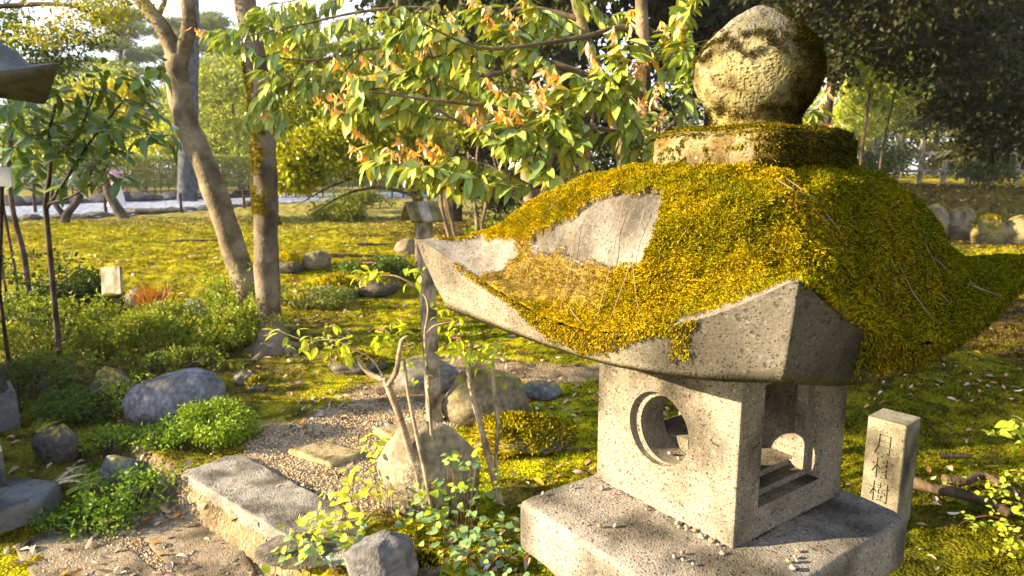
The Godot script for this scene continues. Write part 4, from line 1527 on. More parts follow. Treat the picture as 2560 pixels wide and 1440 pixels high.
# ---------------------------------------------------------------- trunks on the left
func trunk_bark(b: MB, pale: Color, moss_lo: float, moss_hi: float, cx: float) -> void:
	for k in b.v.size():
		var p := b.v[k]
		var w := n_hi.get_noise_3d(p.x * 1.2, p.y * 0.35, p.z * 1.2)
		var c := pale * (1.0 + 0.2 * w) * (0.86 + 0.28 * smoothstep(-0.1, 0.3, n_hi.get_noise_3d(p.x * 0.5, p.y * 2.2, p.z * 0.5)))
		var v := n_hi.get_noise_3d(p.x * 0.8, p.y * 0.6 + 3.0, p.z * 0.8)
		if p.y > moss_lo and p.y < moss_hi and p.x < cx + 0.02 + v * 0.08 - 0.12 * smoothstep(1.8, 2.3, p.y):
			var q := p.y + v * 0.12
			if (q > 1.10 and q < 1.42) or (q > 1.55 and q < 1.76) or q > 1.84:
				c = lin(0.22, 0.175, 0.015) * (1.0 + w)
		b.c[k] = c


func garden_trees() -> void:
	var base := Vector3(-2.347, -0.033, -6.200)
	base = on(base.x, base.z)
	var pale := lin(0.33, 0.265, 0.17)
	var t := thing("forked_tree", "smooth pale-barked tree, curved, that forks in two at the top of the view", "tree", base)
	var b := MB.new()
	var low := [Vector3(-2.337, -0.226, -6.200), Vector3(-2.382, 0.120, -6.200), Vector3(-2.432, 0.385, -6.200), Vector3(-2.507, 0.684, -6.200), Vector3(-2.592, 1.032, -6.200), Vector3(-2.674, 1.337, -6.200), Vector3(-2.760, 1.620, -6.200), Vector3(-2.869, 1.899, -6.200), Vector3(-2.916, 2.139, -6.200), Vector3(-2.923, 2.342, -6.200), Vector3(-2.923, 2.510, -6.200)]
	limb(b, low, 0.116, 0.094, 16, pale, 0.06)
	trunk_bark(b, pale, 9.0, 9.0, 0.0)
	obj("trunk", local(b, base), mats.smooth_bark, t)
	b = MB.new()
	limb(b, [Vector3(-2.907, 2.376, -6.200), Vector3(-2.952, 2.576, -6.200), Vector3(-3.039, 2.774, -6.200), Vector3(-3.186, 2.970, -6.200), Vector3(-3.370, 3.260, -6.200), Vector3(-3.392, 3.567, -5.900), Vector3(-3.380, 3.950, -5.700)], 0.079, 0.042, 12, pale, 0.05)
	limb(b, [Vector3(-3.077, 2.814, -6.200), Vector3(-3.022, 2.889, -6.200), Vector3(-2.980, 2.970, -6.200), Vector3(-2.936, 3.164, -6.200)], 0.03, 0.015, 8, pale, 0.05)
	trunk_bark(b, pale, 9.0, 9.0, 0.0)
	obj("fork", local(b, base), mats.smooth_bark, t)
	b = MB.new()
	limb(b, [Vector3(-2.911, 2.409, -6.200), Vector3(-2.838, 2.609, -6.200), Vector3(-2.783, 2.774, -6.200), Vector3(-2.795, 2.970, -6.200), Vector3(-2.828, 3.228, -6.200), Vector3(-2.817, 3.673, -6.400), Vector3(-2.570, 4.286, -6.500)], 0.071, 0.042, 12, pale, 0.05)
	trunk_bark(b, pale, 9.0, 9.0, 0.0)
	obj("fork", local(b, base), mats.smooth_bark, t)
	crown(t, lumpy(Vector3(-3.021, 4.457, -6.600), Vector3(2.0, 0.8, 1.6), 12), 2600, spray(5, 0.14, 0.075, 0.045, 3), mats.leaf, 1.0, lin(0.11, 0.13, 0.02), lin(0.2, 0.19, 0.03), 0.35)
	# the straight trunk with moss on its lit side
	base = Vector3(-2.042, 0.000, -5.657)
	base = on(base.x, base.z)
	t = thing("straight_tree", "straight grey tree trunk with yellow moss patches, beside the forked tree", "tree", base)
	b = MB.new()
	var bk := lin(0.27, 0.215, 0.145)
	limb(b, [base + Vector3(0.01, -0.15, 0), base + Vector3(0, 0.02, 0)] + [Vector3(-2.126, 0.237, -5.850), Vector3(-2.125, 0.592, -5.850), Vector3(-2.114, 0.941, -5.850), Vector3(-2.093, 1.282, -5.850), Vector3(-2.082, 1.616, -5.850), Vector3(-2.085, 1.944, -5.850), Vector3(-2.115, 2.272, -5.900), Vector3(-2.162, 2.598, -5.950), Vector3(-2.219, 2.924, -6.000), Vector3(-2.252, 3.312, -6.050), Vector3(-2.188, 4.058, -6.100)], 0.112, 0.082, 16, bk, 0.06)
	for k in b.v.size():      # root flare
		var p := b.v[k]
		var f := clampf(0.22 - (p.y - base.y), 0.0, 0.3)
		var q := Vector3(p.x - base.x, 0, p.z - base.z)
		var a := atan2(q.z, q.x)
		b.v[k] = p + q.normalized() * f * (0.16 + 0.24 * maxf(0.0, sin(a * 3.0 + 0.8)))
	trunk_bark(b, bk, 0.95, 2.5, base.x - 0.03)
	var tv := b.v.duplicate()
	var tn := b.normals()
	var tc := b.c.duplicate()
	obj("trunk", local(b, base), mats.smooth_bark, t)
	b = MB.new()
	for k in 5:
		var a := 0.5 + k * 1.3
		limb(b, [base + Vector3(cos(a) * 0.08, 0.05, sin(a) * 0.08), base + Vector3(cos(a) * 0.25, -0.02, sin(a) * 0.25), base + Vector3(cos(a + 0.2) * 0.5, -0.07, sin(a + 0.2) * 0.5)], 0.045, 0.015, 7, bk)
	obj("roots", local(b, base), mats.smooth_bark, t)
	# moss shoots on its lit side
	var xf := []
	var cols := PackedColorArray()
	for k in tv.size():
		if tc[k].b > 0.05:
			continue
		for q in 22:
			var p: Vector3 = tv[k] + Vector3(R(-0.012, 0.012), R(-0.04, 0.04), R(-0.02, 0.02))
			xf.append(stand(tn[k] + Vector3(0, -0.3, 0) + rdir() * 0.3, R(1.0, 1.8), p - base))
			cols.append(jit(lin(0.26, 0.2, 0.012), 0.3))
	many("trunk_moss", moss_tuft(7, 0.009, 0.011, 0.0028, 5), mats.moss, xf, cols, t)
	crown(t, lumpy(Vector3(-2.044, 4.192, -6.000), Vector3(1.6, 0.7, 1.4), 12), 2200, spray(5, 0.14, 0.085, 0.04, 4), mats.leaf, 1.0, lin(0.05, 0.075, 0.018), lin(0.11, 0.12, 0.02), 0.3)
	# maple spray hanging in from the top left
	base = on(-5.2, -6.2)
	t = thing("maple_tree", "yellow-green maple whose leafy sprays hang in at the top left", "tree", base)
	b = MB.new()
	limb(b, [base + Vector3(0, -0.1, 0), base + Vector3(0.1, 1.2, 0.1)] + [Vector3(-4.403, 2.510, -5.800), Vector3(-4.304, 2.879, -5.800), Vector3(-4.128, 3.239, -5.800), Vector3(-3.823, 3.649, -5.800)], 0.07, 0.04, 10, lin(0.14, 0.105, 0.075))
	limb(b, [Vector3(-4.312, 2.818, -5.800), Vector3(-3.697, 2.826, -5.700), Vector3(-3.356, 2.774, -5.600), Vector3(-3.125, 2.636, -5.500), Vector3(-3.011, 2.549, -5.500)], 0.022, 0.005, 6, lin(0.14, 0.105, 0.075))
	limb(b, [Vector3(-4.215, 3.060, -5.800), Vector3(-3.522, 2.975, -5.700), Vector3(-3.157, 2.891, -5.600), Vector3(-2.912, 2.862, -5.600)], 0.02, 0.005, 6, lin(0.14, 0.105, 0.075))
	obj("trunk", local(b, base), mats.bark, t)
	var mp := spray(7, 0.10, 0.05, 0.016, 9)
	crown(t, [[Vector3(-3.216, 2.636, -5.500), Vector3(0.36, 0.1, 0.25), 1.0], [Vector3(-3.414, 2.781, -5.500), Vector3(0.4, 0.1, 0.3), 1.0], [Vector3(-2.952, 2.774, -5.600), Vector3(0.34, 0.08, 0.3), 0.8], [Vector3(-3.270, 2.975, -5.700), Vector3(0.7, 0.16, 0.4), 1.2], [Vector3(-3.562, 2.563, -5.500), Vector3(0.3, 0.07, 0.2), 0.6]], 750, mp, mats.leaf, 1.0, lin(0.36, 0.31, 0.02), lin(0.20, 0.23, 0.03), 0.2, "crown", 1.3)
	many("dark_foliage", mp, mats.leaf, dark_bits([[Vector3(-4.436, 2.380, -6.500), Vector3(0.5, 0.42, 0.4)], [Vector3(-4.190, 2.536, -6.600), Vector3(0.35, 0.22, 0.3)], [Vector3(-4.561, 2.834, -6.500), Vector3(0.25, 0.3, 0.3)], [Vector3(-3.863, 2.695, -6.400), Vector3(0.35, 0.08, 0.3)]], 420, base), dark_cols(420), t)


func dark_bits(cl: Array, count: int, o: Vector3) -> Array:
	var out := []
	for k in count:
		var c: Array = cl[rng.randi() % cl.size()]
		var d := rdir() * pow(rng.randf(), 0.5)
		out.append(aim(rdir() + Vector3.DOWN * 0.3, (Vector3.UP + rdir() * 0.6).normalized(), R(0.8, 1.4), c[0] + d * c[1] - o))
	return out


func dark_cols(count: int) -> PackedColorArray:
	var out := PackedColorArray()
	for k in count:
		out.append(jit(lin(0.085, 0.115, 0.025), 0.35))
	return out


# ---------------------------------------------------------------- rhododendron on the left
func rhododendron() -> void:
	var base := Vector3(-3.428, 0.911, -5.000)
	base = on(base.x, base.z)
	var t := thing("rhododendron", "tall rhododendron with whorls of long dark glossy leaves, at the left", "shrub", base)
	var b := MB.new()
	var bk := lin(0.15, 0.11, 0.08)
	limb(b, [base + Vector3(0, -0.1, 0)] + [Vector3(-3.400, 1.147, -5.000), Vector3(-3.385, 1.321, -5.000), Vector3(-3.329, 1.550, -5.000), Vector3(-3.305, 1.803, -5.000), Vector3(-3.237, 1.997, -5.000)], 0.022, 0.010, 7, bk)
	limb(b, [Vector3(-3.386, 1.263, -5.000), Vector3(-3.144, 1.494, -4.900), Vector3(-2.935, 1.686, -4.800), Vector3(-2.765, 1.844, -4.750), Vector3(-2.587, 1.996, -4.700)], 0.012, 0.006, 6, bk)
	limb(b, [Vector3(-3.383, 1.292, -5.000), Vector3(-3.100, 1.356, -4.850), Vector3(-2.859, 1.469, -4.750), Vector3(-2.736, 1.577, -4.700)], 0.010, 0.005, 6, bk)
	limb(b, [Vector3(-3.316, 1.663, -5.000), Vector3(-3.503, 1.780, -5.100), Vector3(-3.609, 1.865, -5.100), Vector3(-3.686, 1.950, -5.100)], 0.009, 0.005, 6, bk)
	limb(b, [Vector3(-3.323, 1.607, -5.000), Vector3(-3.057, 1.771, -4.900), Vector3(-2.859, 2.006, -4.800), Vector3(-2.832, 2.137, -4.800)], 0.009, 0.005, 6, bk)
	obj("stems", local(b, base), mats.twig, t)
	var shapes := [leaf(0.20, 0.062, 0.25, 0.35, 5, 0.6), leaf(0.19, 0.06, 0.3, 0.6, 5, 0.6), leaf(0.18, 0.066, 0.2, 0.15, 5, 0.6)]
	var heads := [Vector3(-2.772, 2.138, -4.700), Vector3(-2.575, 2.112, -4.700), Vector3(-2.346, 2.151, -4.700), Vector3(-2.964, 2.045, -4.800), Vector3(-3.130, 2.019, -4.800), Vector3(-3.395, 1.989, -4.900), Vector3(-3.583, 1.956, -5.000), Vector3(-2.432, 2.075, -4.600), Vector3(-2.645, 1.770, -4.600), Vector3(-2.426, 1.719, -4.600), Vector3(-2.329, 1.736, -4.700), Vector3(-2.819, 1.814, -4.700), Vector3(-3.097, 1.591, -4.800), Vector3(-2.729, 1.471, -4.600), Vector3(-2.611, 1.445, -4.600), Vector3(-3.194, 1.798, -4.900), Vector3(-3.409, 1.748, -5.000), Vector3(-3.634, 1.665, -5.100), Vector3(-3.531, 1.550, -5.100), Vector3(-3.028, 1.907, -4.900), Vector3(-3.574, 1.803, -5.000), Vector3(-3.491, 1.461, -5.200), Vector3(-2.654, 1.880, -4.900), Vector3(-3.679, 1.402, -5.200), Vector3(-2.775, 2.032, -4.800), Vector3(-2.471, 1.945, -4.700), Vector3(-2.962, 1.686, -4.800), Vector3(-2.690, 1.630, -4.700), Vector3(-3.218, 1.407, -5.000), Vector3(-2.925, 1.523, -4.800), Vector3(-3.364, 1.887, -5.000), Vector3(-3.547, 1.894, -5.100), Vector3(-3.784, 1.520, -5.200), Vector3(-3.179, 1.689, -4.900)]
	for h in heads:
		var ax := (Vector3(0.25, 0.9, 0.1) + rdir() * 0.35).normalized()
		for k in 11:
			var a := TAU * k / 11.0 * 2.0 + R(-0.25, 0.25)
			var u := ax.cross(Vector3(0.3, 0.1, 1)).normalized()
			var v := ax.cross(u)
			var d := (u * cos(a) + v * sin(a) + ax * (R(-0.45, 0.25) if k < 8 else R(0.5, 1.2))).normalized()
			obj("leaf", shapes[rng.randi() % 3], mats.rhodo_a if rng.randf() < 0.6 else mats.rhodo_b, t).transform = aim(d, ax, R(0.75, 1.1) * (1.0 if k < 8 else 0.6), h - base + ax * 0.01 * k)
	# dense small-leaved growth below it
	shrub("dark_bush", "dark small-leaved bush below the rhododendron", Vector3(-4.228, 1.194, -6.200), Vector3(0.55, 0.42, 0.4), 1500, spray(6, 0.07, 0.05, 0.024, 12), 1.0, lin(0.03, 0.06, 0.018), lin(0.06, 0.095, 0.025))
	# the thin saplings at the left edge
	var sp := [[[Vector3(-4.606, 0.270, -6.400), Vector3(-4.606, 0.732, -6.400), Vector3(-4.653, 1.108, -6.400), Vector3(-4.650, 1.514, -6.400), Vector3(-4.568, 1.981, -6.400), Vector3(-4.573, 2.402, -6.400)], 0.03], [[Vector3(-5.019, 0.065, -6.800), Vector3(-5.000, 0.478, -6.800), Vector3(-5.030, 1.001, -6.800), Vector3(-5.028, 1.356, -6.800), Vector3(-4.938, 1.895, -6.800)], 0.018], [[Vector3(-4.967, 0.230, -6.600), Vector3(-4.975, 0.628, -6.600), Vector3(-4.943, 1.017, -6.600), Vector3(-4.960, 1.475, -6.600)], 0.016]]
	var names := ["bowed brown sapling stem, thickest of the three at the left edge", "thin crooked sapling stem, middle one of three at the left edge", "thin sapling stem cut by the left edge of the view"]
	for k in 3:
		var p: Array = sp[k][0]
		var q: Vector3 = p[0]
		var s := thing("sapling", names[k], "sapling", Vector3(q.x, gh(q.x, q.z), q.z))
		b = MB.new()
		limb(b, [Vector3(q.x, gh(q.x, q.z) - 0.1, q.z)] + p, sp[k][1], sp[k][1] * 0.5, 8, lin(0.15, 0.10, 0.075))
		obj("stem", local(b, s.position), mats.smooth_bark, s)
		crown(s, [[p[p.size() - 1] + Vector3(0.1, 0.25, 0), Vector3(0.45, 0.35, 0.4), 1.0]], 160, spray(6, 0.09, 0.06, 0.03, 14), mats.leaf, 1.0, lin(0.03, 0.06, 0.018), lin(0.07, 0.10, 0.025), 0.2)
	# low green blades at their feet
	grass_clump("grass_clump", "bright green clump of strap-like leaves at the left, below the saplings", Vector3(-5.304, 0.249, -7.400), 0.75, 0.34, 420, lin(0.08, 0.16, 0.02), lin(0.16, 0.22, 0.03))
	grass_clump("dry_fern_clump", "upright clump of rust-orange dead fern stalks behind the shrubs", Vector3(-3.895, 0.023, -7.300), 0.15, 0.42, 130, lin(0.36, 0.15, 0.015), lin(0.30, 0.10, 0.01))


func grass_clump(called: String, label: String, at: Vector3, w: float, h: float, count: int, ca: Color, cb: Color) -> void:
	at.y = gh(at.x, at.z)
	var t := thing(called, label, "plant", at)
	var b := MB.new()
	for k in count:
		var a := R(0, TAU)
		var o := Vector3(cos(a), 0, sin(a)) * w * sqrt(rng.randf())
		var d := (Vector3.UP + rdir() * 0.45).normalized()
		var l := h * R(0.6, 1.1)
		var s := d.cross(rdir()).normalized() * 0.006
		var bend := Vector3(d.x, -0.35, d.z) * l * 0.4
		var c := jit(mixc(ca, cb, rng.randf()), 0.2)
		var i0 := b.vert(o - s, c)
		var i1 := b.vert(o + s, c)
		var i2 := b.vert(o + d * l * 0.6 - s, c)
		var i3 := b.vert(o + d * l * 0.6 + s, c)
		var i4 := b.vert(o + d * l + bend * 0.5, c)
		b.quad(i0, i2, i3, i1)
		b.tri(i2, i4, i3)
	var f := obj("blades", b.mesh(), mats.leaf, t)
	f.set_meta("kind", "stuff")


# ---------------------------------------------------------------- camellia with pollarded stems
func camellia() -> void:
	var base := Vector3(-0.369, 0.000, -2.845)
	base = on(base.x, base.z)
	var t := thing("camellia", "young camellia of bare pale stems with sprigs of light green leaves, beside the standing stone", "shrub", base)
	var bk := lin(0.66, 0.50, 0.34)
	var stems := [[[Vector3(-0.375, -0.013, -2.850), Vector3(-0.427, 0.218, -2.850), Vector3(-0.483, 0.443, -2.850), Vector3(-0.536, 0.607, -2.850), Vector3(-0.555, 0.653, -2.850)], 0.019, 0.014], [[Vector3(-0.556, 0.644, -2.850), Vector3(-0.620, 0.665, -2.870), Vector3(-0.664, 0.716, -2.880), Vector3(-0.675, 0.743, -2.880)], 0.013, 0.008], [[Vector3(-0.543, 0.617, -2.850), Vector3(-0.497, 0.689, -2.820), Vector3(-0.477, 0.795, -2.820), Vector3(-0.468, 0.830, -2.820), Vector3(-0.442, 0.847, -2.820)], 0.013, 0.006],
		[[Vector3(-0.348, 0.004, -2.820), Vector3(-0.384, 0.232, -2.820), Vector3(-0.418, 0.418, -2.820), Vector3(-0.448, 0.599, -2.820), Vector3(-0.461, 0.742, -2.820)], 0.011, 0.006], [[Vector3(-0.357, -0.000, -2.900), Vector3(-0.357, 0.252, -2.900), Vector3(-0.365, 0.498, -2.900), Vector3(-0.373, 0.683, -2.900), Vector3(-0.381, 0.828, -2.900), Vector3(-0.364, 0.935, -2.900), Vector3(-0.377, 1.005, -2.900), Vector3(-0.431, 1.058, -2.900)], 0.009, 0.003], [[Vector3(-0.381, 0.828, -2.900), Vector3(-0.340, 0.872, -2.900), Vector3(-0.261, 0.890, -2.900), Vector3(-0.226, 0.885, -2.900)], 0.005, 0.002], [[Vector3(-0.431, 1.058, -2.900), Vector3(-0.499, 1.093, -2.900), Vector3(-0.585, 1.093, -2.900), Vector3(-0.645, 1.093, -2.900)], 0.004, 0.0015],
		[[Vector3(-0.056, 0.023, -2.950), Vector3(-0.096, 0.191, -2.950), Vector3(-0.145, 0.404, -2.950), Vector3(-0.180, 0.556, -2.950), Vector3(-0.197, 0.686, -2.950), Vector3(-0.182, 0.778, -2.950)], 0.017, 0.009], [[Vector3(-0.062, 0.023, -2.970), Vector3(-0.074, 0.221, -2.970), Vector3(-0.062, 0.396, -2.970), Vector3(-0.080, 0.549, -2.970), Vector3(-0.086, 0.690, -2.970)], 0.010, 0.007], [[Vector3(-0.565, 0.637, -2.900), Vector3(-0.615, 0.719, -2.900), Vector3(-0.701, 0.774, -2.900), Vector3(-0.787, 0.810, -2.900), Vector3(-0.909, 0.810, -2.900), Vector3(-1.020, 0.854, -2.900)], 0.005, 0.0015]]
	for s in stems:
		var b := MB.new()
		limb(b, s[0], s[1], s[2], 8, bk, 0.1)
		obj("stem", local(b, base), mats.twig, t)
	var shapes := [leaf(0.062, 0.027, 0.25, 0.3, 5, 0.5), leaf(0.055, 0.022, 0.35, 0.5, 5, 0.5)]
	var spots := [[Vector3(-0.532, 0.858, -2.850), 0.07, 16], [Vector3(-0.568, 0.805, -2.850), 0.06, 12], [Vector3(-0.479, 0.884, -2.850), 0.05, 9], [Vector3(-0.653, 1.093, -2.900), 0.05, 9], [Vector3(-0.584, 1.110, -2.900), 0.05, 10], [Vector3(-0.412, 1.110, -2.900), 0.06, 10], [Vector3(-0.261, 0.899, -2.900), 0.07, 13], [Vector3(-0.231, 0.797, -2.950), 0.08, 14], [Vector3(-0.179, 0.723, -2.950), 0.09, 20], [Vector3(-0.125, 0.742, -2.950), 0.07, 14], [Vector3(-0.098, 0.760, -2.950), 0.05, 10], [Vector3(-0.268, 0.742, -2.950), 0.06, 10], [Vector3(-0.833, 0.824, -2.880), 0.10, 11], [Vector3(-0.937, 0.833, -2.880), 0.08, 8], [Vector3(-1.005, 0.854, -2.880), 0.03, 3], [Vector3(-0.747, 0.806, -2.880), 0.08, 9], [Vector3(-0.403, 0.652, -2.880), 0.03, 3], [Vector3(-0.449, 0.725, -2.850), 0.05, 7], [Vector3(-0.312, 0.952, -2.900), 0.07, 6], [Vector3(-0.713, 0.779, -2.880), 0.06, 6]]
	for s in spots:
		for k in s[2]:
			var d := rdir()
			d.y = d.y * 0.7 - 0.15
			obj("leaf", shapes[rng.randi() % 2], mats[["fresh_a", "fresh_b", "fresh_b", "fresh_c"][rng.randi() % 4]], t).transform = aim(d.normalized(), (Vector3.UP + rdir() * 0.5).normalized(), R(0.6, 1.15), s[0] + rdir() * s[1] * R(0.2, 1.0) - base)
	var petal := leaf(0.03, 0.022, 0.5, 0.3, 4, 0.55)
	for p in [Vector3(-0.621, 1.145, -2.900), Vector3(-0.560, 0.864, -2.840), Vector3(-0.247, 0.806, -2.930)]:
		for k in 6:
			var d := Vector3(cos(k * 1.05), 0.5, sin(k * 1.05)).normalized()
			obj("petal", petal, mats.petal_pink, t).transform = aim(d, Vector3.UP, R(0.6, 1.0), p - base)


func seedlings() -> void:
	# sprouts by the straight trunk: thin stalks with a few pale leaves each
	var shapes := [leaf(0.05, 0.02, 0.3, 0.4, 4, 0.5), leaf(0.045, 0.018, 0.4, 0.2, 4, 0.5)]
	var at := [Vector3(-1.496, 0.000, -5.129), Vector3(-1.419, 0.000, -5.076), Vector3(-1.342, 0.000, -5.076), Vector3(-1.605, -0.000, -5.183), Vector3(-1.222, -0.000, -5.024)]
	for k in at.size():
		var p := on(at[k].x, at[k].z)
		var t := thing("seedling", ["tallest thin seedling with pale yellow leaves beside the straight trunk's roots", "seedling with two pairs of leaves, right of the tallest one", "pink-tipped seedling between the trunk and the pollarded camellia", "low seedling nearest the straight trunk's roots", "seedling nearest the pollarded camellia stem"][k], "seedling", p, 0.0, "seedlings beside the straight trunk")
		var b := MB.new()
		var h := [0.42, 0.36, 0.40, 0.25, 0.3][k] as float
		var top := p + Vector3(R(-0.06, 0.06), h, R(-0.05, 0.05))
		limb(b, [p, p.lerp(top, 0.5) + Vector3(0.02, 0, 0), top], 0.0028, 0.0015, 5, lin(0.25, 0.14, 0.08))
		obj("stalk", local(b, p), mats.twig, t)
		for q in 7:
			var f := R(0.5, 1.0)
			var d := rdir()
			d.y = absf(d.y) * 0.6
			obj("leaf", shapes[q % 2], mats[["fresh_b", "fresh_c", "fresh_c", "young_b"][(q + k) % 4]], t).transform = aim(d.normalized(), (Vector3.UP + rdir() * 0.5).normalized(), R(0.7, 1.2), p.lerp(top, f) - p)


# ---------------------------------------------------------------- cut stone and wood
func marker_post() -> void:
	var t := thing("inscribed_stone_post", "square granite post with three engraved characters down its face, behind the lantern platform", "stone post", Vector3(1.647, 0.015, -2.800), deg_to_rad(40))
	t.position.y = 0.0
	var cc := CSGCombiner3D.new()
	cc.name = "post"
	t.add_child(cc)
	var hx := 0.077
	var hz := 0.077
	var body := CSGPolygon3D.new()
	var e := 0.004
	body.polygon = PackedVector2Array([Vector2(hx, hz - e), Vector2(hx - e, hz), Vector2(-hx + e, hz), Vector2(-hx, hz - e), Vector2(-hx, -hz + e), Vector2(-hx + e, -hz), Vector2(hx - e, -hz), Vector2(hx, -hz + e)])
	body.depth = 0.615
	body.rotation_degrees.x = 90
	body.position.y = -0.12
	cc.add_child(body)
	var chars := [
		[[0.25, 0.0, 0.22, 0.6, 0.05, 1.0], [0.25, 0.02, 0.8, 0.02], [0.8, 0.0, 0.8, 0.95, 0.68, 0.9], [0.27, 0.33, 0.78, 0.33], [0.26, 0.62, 0.78, 0.62]],
		[[0.0, 0.3, 0.45, 0.27], [0.24, 0.0, 0.24, 1.0], [0.24, 0.32, 0.0, 0.72], [0.26, 0.36, 0.42, 0.55], [0.52, 0.2, 0.95, 0.18], [0.73, 0.02, 0.73, 0.46], [0.48, 0.46, 1.0, 0.44], [0.52, 0.68, 0.96, 0.66], [0.73, 0.5, 0.73, 0.95], [0.45, 0.96, 1.0, 0.94]],
		[[0.0, 0.3, 0.34, 0.27], [0.18, 0.0, 0.18, 1.0], [0.18, 0.32, 0.0, 0.7], [0.19, 0.36, 0.32, 0.52], [0.38, 0.14, 0.66, 0.13], [0.52, 0.02, 0.52, 0.28], [0.40, 0.28, 0.64, 0.27], [0.42, 0.38, 0.62, 0.38, 0.62, 0.55, 0.42, 0.55, 0.42, 0.38], [0.42, 0.65, 0.46, 0.8], [0.62, 0.63, 0.57, 0.8], [0.36, 0.93, 0.68, 0.87], [0.68, 0.3, 1.0, 0.28], [0.88, 0.0, 0.88, 0.98, 0.78, 0.92], [0.72, 0.48, 0.78, 0.6]]]
	# the engraved face looks along -x of the post
	for c in 3:
		var w := 0.078
		var h := 0.088
		var v0 := 0.43 - c * 0.108
		var u0 := -0.040
		for s in chars[c]:
			for k in range(0, s.size() - 2, 2):
				var a := Vector2(u0 + s[k] * w, v0 - s[k + 1] * h)
				var b := Vector2(u0 + s[k + 2] * w, v0 - s[k + 3] * h)
				var x := CSGBox3D.new()
				x.operation = CSGShape3D.OPERATION_SUBTRACTION
				x.size = Vector3(0.022, 0.0052, a.distance_to(b) + 0.003)
				var m := (a + b) * 0.5
				x.position = Vector3(-hx, m.y, m.x)
				x.rotation.x = -atan2(b.y - a.y, b.x - a.x)
				cc.add_child(x)
	cc.material_override = mats.marker_stone


func slab(called: String, label: String, poly: Array, y_top: float, thick: float, m: Material, category := "stone slab", rough := 0.008, group := "") -> void:
	# a slab with a worn outline; poly counted clockwise from above
	var o := Vector3.ZERO
	for p in poly:
		o += Vector3(p.x, 0, p.y) / poly.size()
	var edge := []
	for k in poly.size():
		var a: Vector2 = poly[k]
		var c: Vector2 = poly[(k + 1) % poly.size()]
		var n := maxi(3, int(a.distance_to(c) / 0.03))
		for s in n:
			edge.append(a.lerp(c, float(s) / n))
	var b := MB.new()
	var n := edge.size()
	var rings := [[0.006, -thick], [0.004, -thick * 0.5], [0.0, -0.015], [-0.006, -0.003], [-0.018, 0.0]]
	var cen := Vector2(o.x, o.z)
	for r in rings:
		for k in n:
			var p: Vector2 = edge[k]
			var d := (p - cen).normalized()
			var w := n_hi.get_noise_3d(p.x * 2.0, r[1] * 2.0, p.y * 2.0)
			p += d * (r[0] + w * rough)
			b.vert(Vector3(p.x, y_top + r[1] + (w * rough * 0.5 if r[1] > -0.01 else 0.0), p.y) - o)
	for j in rings.size() - 1:
		for k in n:
			var k2 := (k + 1) % n
			b.quad(j * n + k, j * n + k2, (j + 1) * n + k2, (j + 1) * n + k)
	# top: shrink the last ring inwards
	var base := (rings.size() - 1) * n
	var steps := 6
	for s in range(1, steps):
		for k in n:
			var p: Vector3 = b.v[base + k].lerp(Vector3(0, y_top, 0), float(s) / steps)
			p.y = y_top + n_hi.get_noise_2d(p.x + o.x, p.z + o.z) * rough * 0.6
			b.vert(p)
	for s in steps - 1:
		for k in n:
			var k2 := (k + 1) % n
			b.quad(base + s * n + k, base + s * n + k2, base + (s + 1) * n + k2, base + (s + 1) * n + k)
	var c0 := b.vert(Vector3(0, y_top, 0))
	for k in n:
		b.tri(base + (steps - 1) * n + k, base + (steps - 1) * n + (k + 1) % n, c0)
	single(called, b.mesh(), m, label, category, o, 0.0, group)


func paving() -> void:
	slab("stone_step", "long rough granite step between gravel path and the lower landing", [Vector2(-1.681, -3.252), Vector2(-1.541, -3.469), Vector2(-1.436, -3.458), Vector2(-1.172, -3.234), Vector2(-0.674, -2.807), Vector2(-0.563, -2.519), Vector2(-0.685, -2.429), Vector2(-1.128, -2.786)], 0.03, 0.24, mats.slab_stone, "stone step", 0.010)
	slab("stepping_stone", "square mossy-grey stepping stone in the middle of the gravel", [Vector2(-1.229, -3.537), Vector2(-1.059, -3.654), Vector2(-0.800, -3.499), Vector2(-0.935, -3.336)], 0.035, 0.09, mats.granite_mossy, "stepping stone", 0.003)
	slab("stepping_stone", "stepping stone half hidden behind the standing stone", [Vector2(-0.822, -3.861), Vector2(-0.659, -3.965), Vector2(-0.481, -3.798), Vector2(-0.658, -3.666)], 0.03, 0.07, mats.granite_mossy, "stepping stone", 0.003)
	slab("flat_stone", "flat pale paving stone at the foot of the step", [Vector2(-1.890, -3.084), Vector2(-1.696, -3.124), Vector2(-1.300, -2.972), Vector2(-1.085, -2.645), Vector2(-1.048, -2.378), Vector2(-1.292, -2.505)], -0.132, 0.1, mats.sandy_stone, "paving stone", 0.006)
	slab("flat_stone", "wide sandy paving stone at the bottom left, strewn with grit", [Vector2(-2.267, -2.850), Vector2(-2.198, -2.990), Vector2(-1.816, -2.918), Vector2(-1.399, -2.560), Vector2(-1.438, -2.330), Vector2(-1.872, -2.479)], -0.136, 0.1, mats.sandy_stone, "paving stone", 0.006)
	slab("flat_stone", "narrow flat stone behind the cut block at the lower left edge", [Vector2(-2.588, -3.074), Vector2(-2.538, -3.247), Vector2(-2.261, -3.189), Vector2(-2.218, -3.014), Vector2(-2.361, -2.827)], 0.012, 0.1, mats.grey_cut_stone, "paving stone", 0.006)


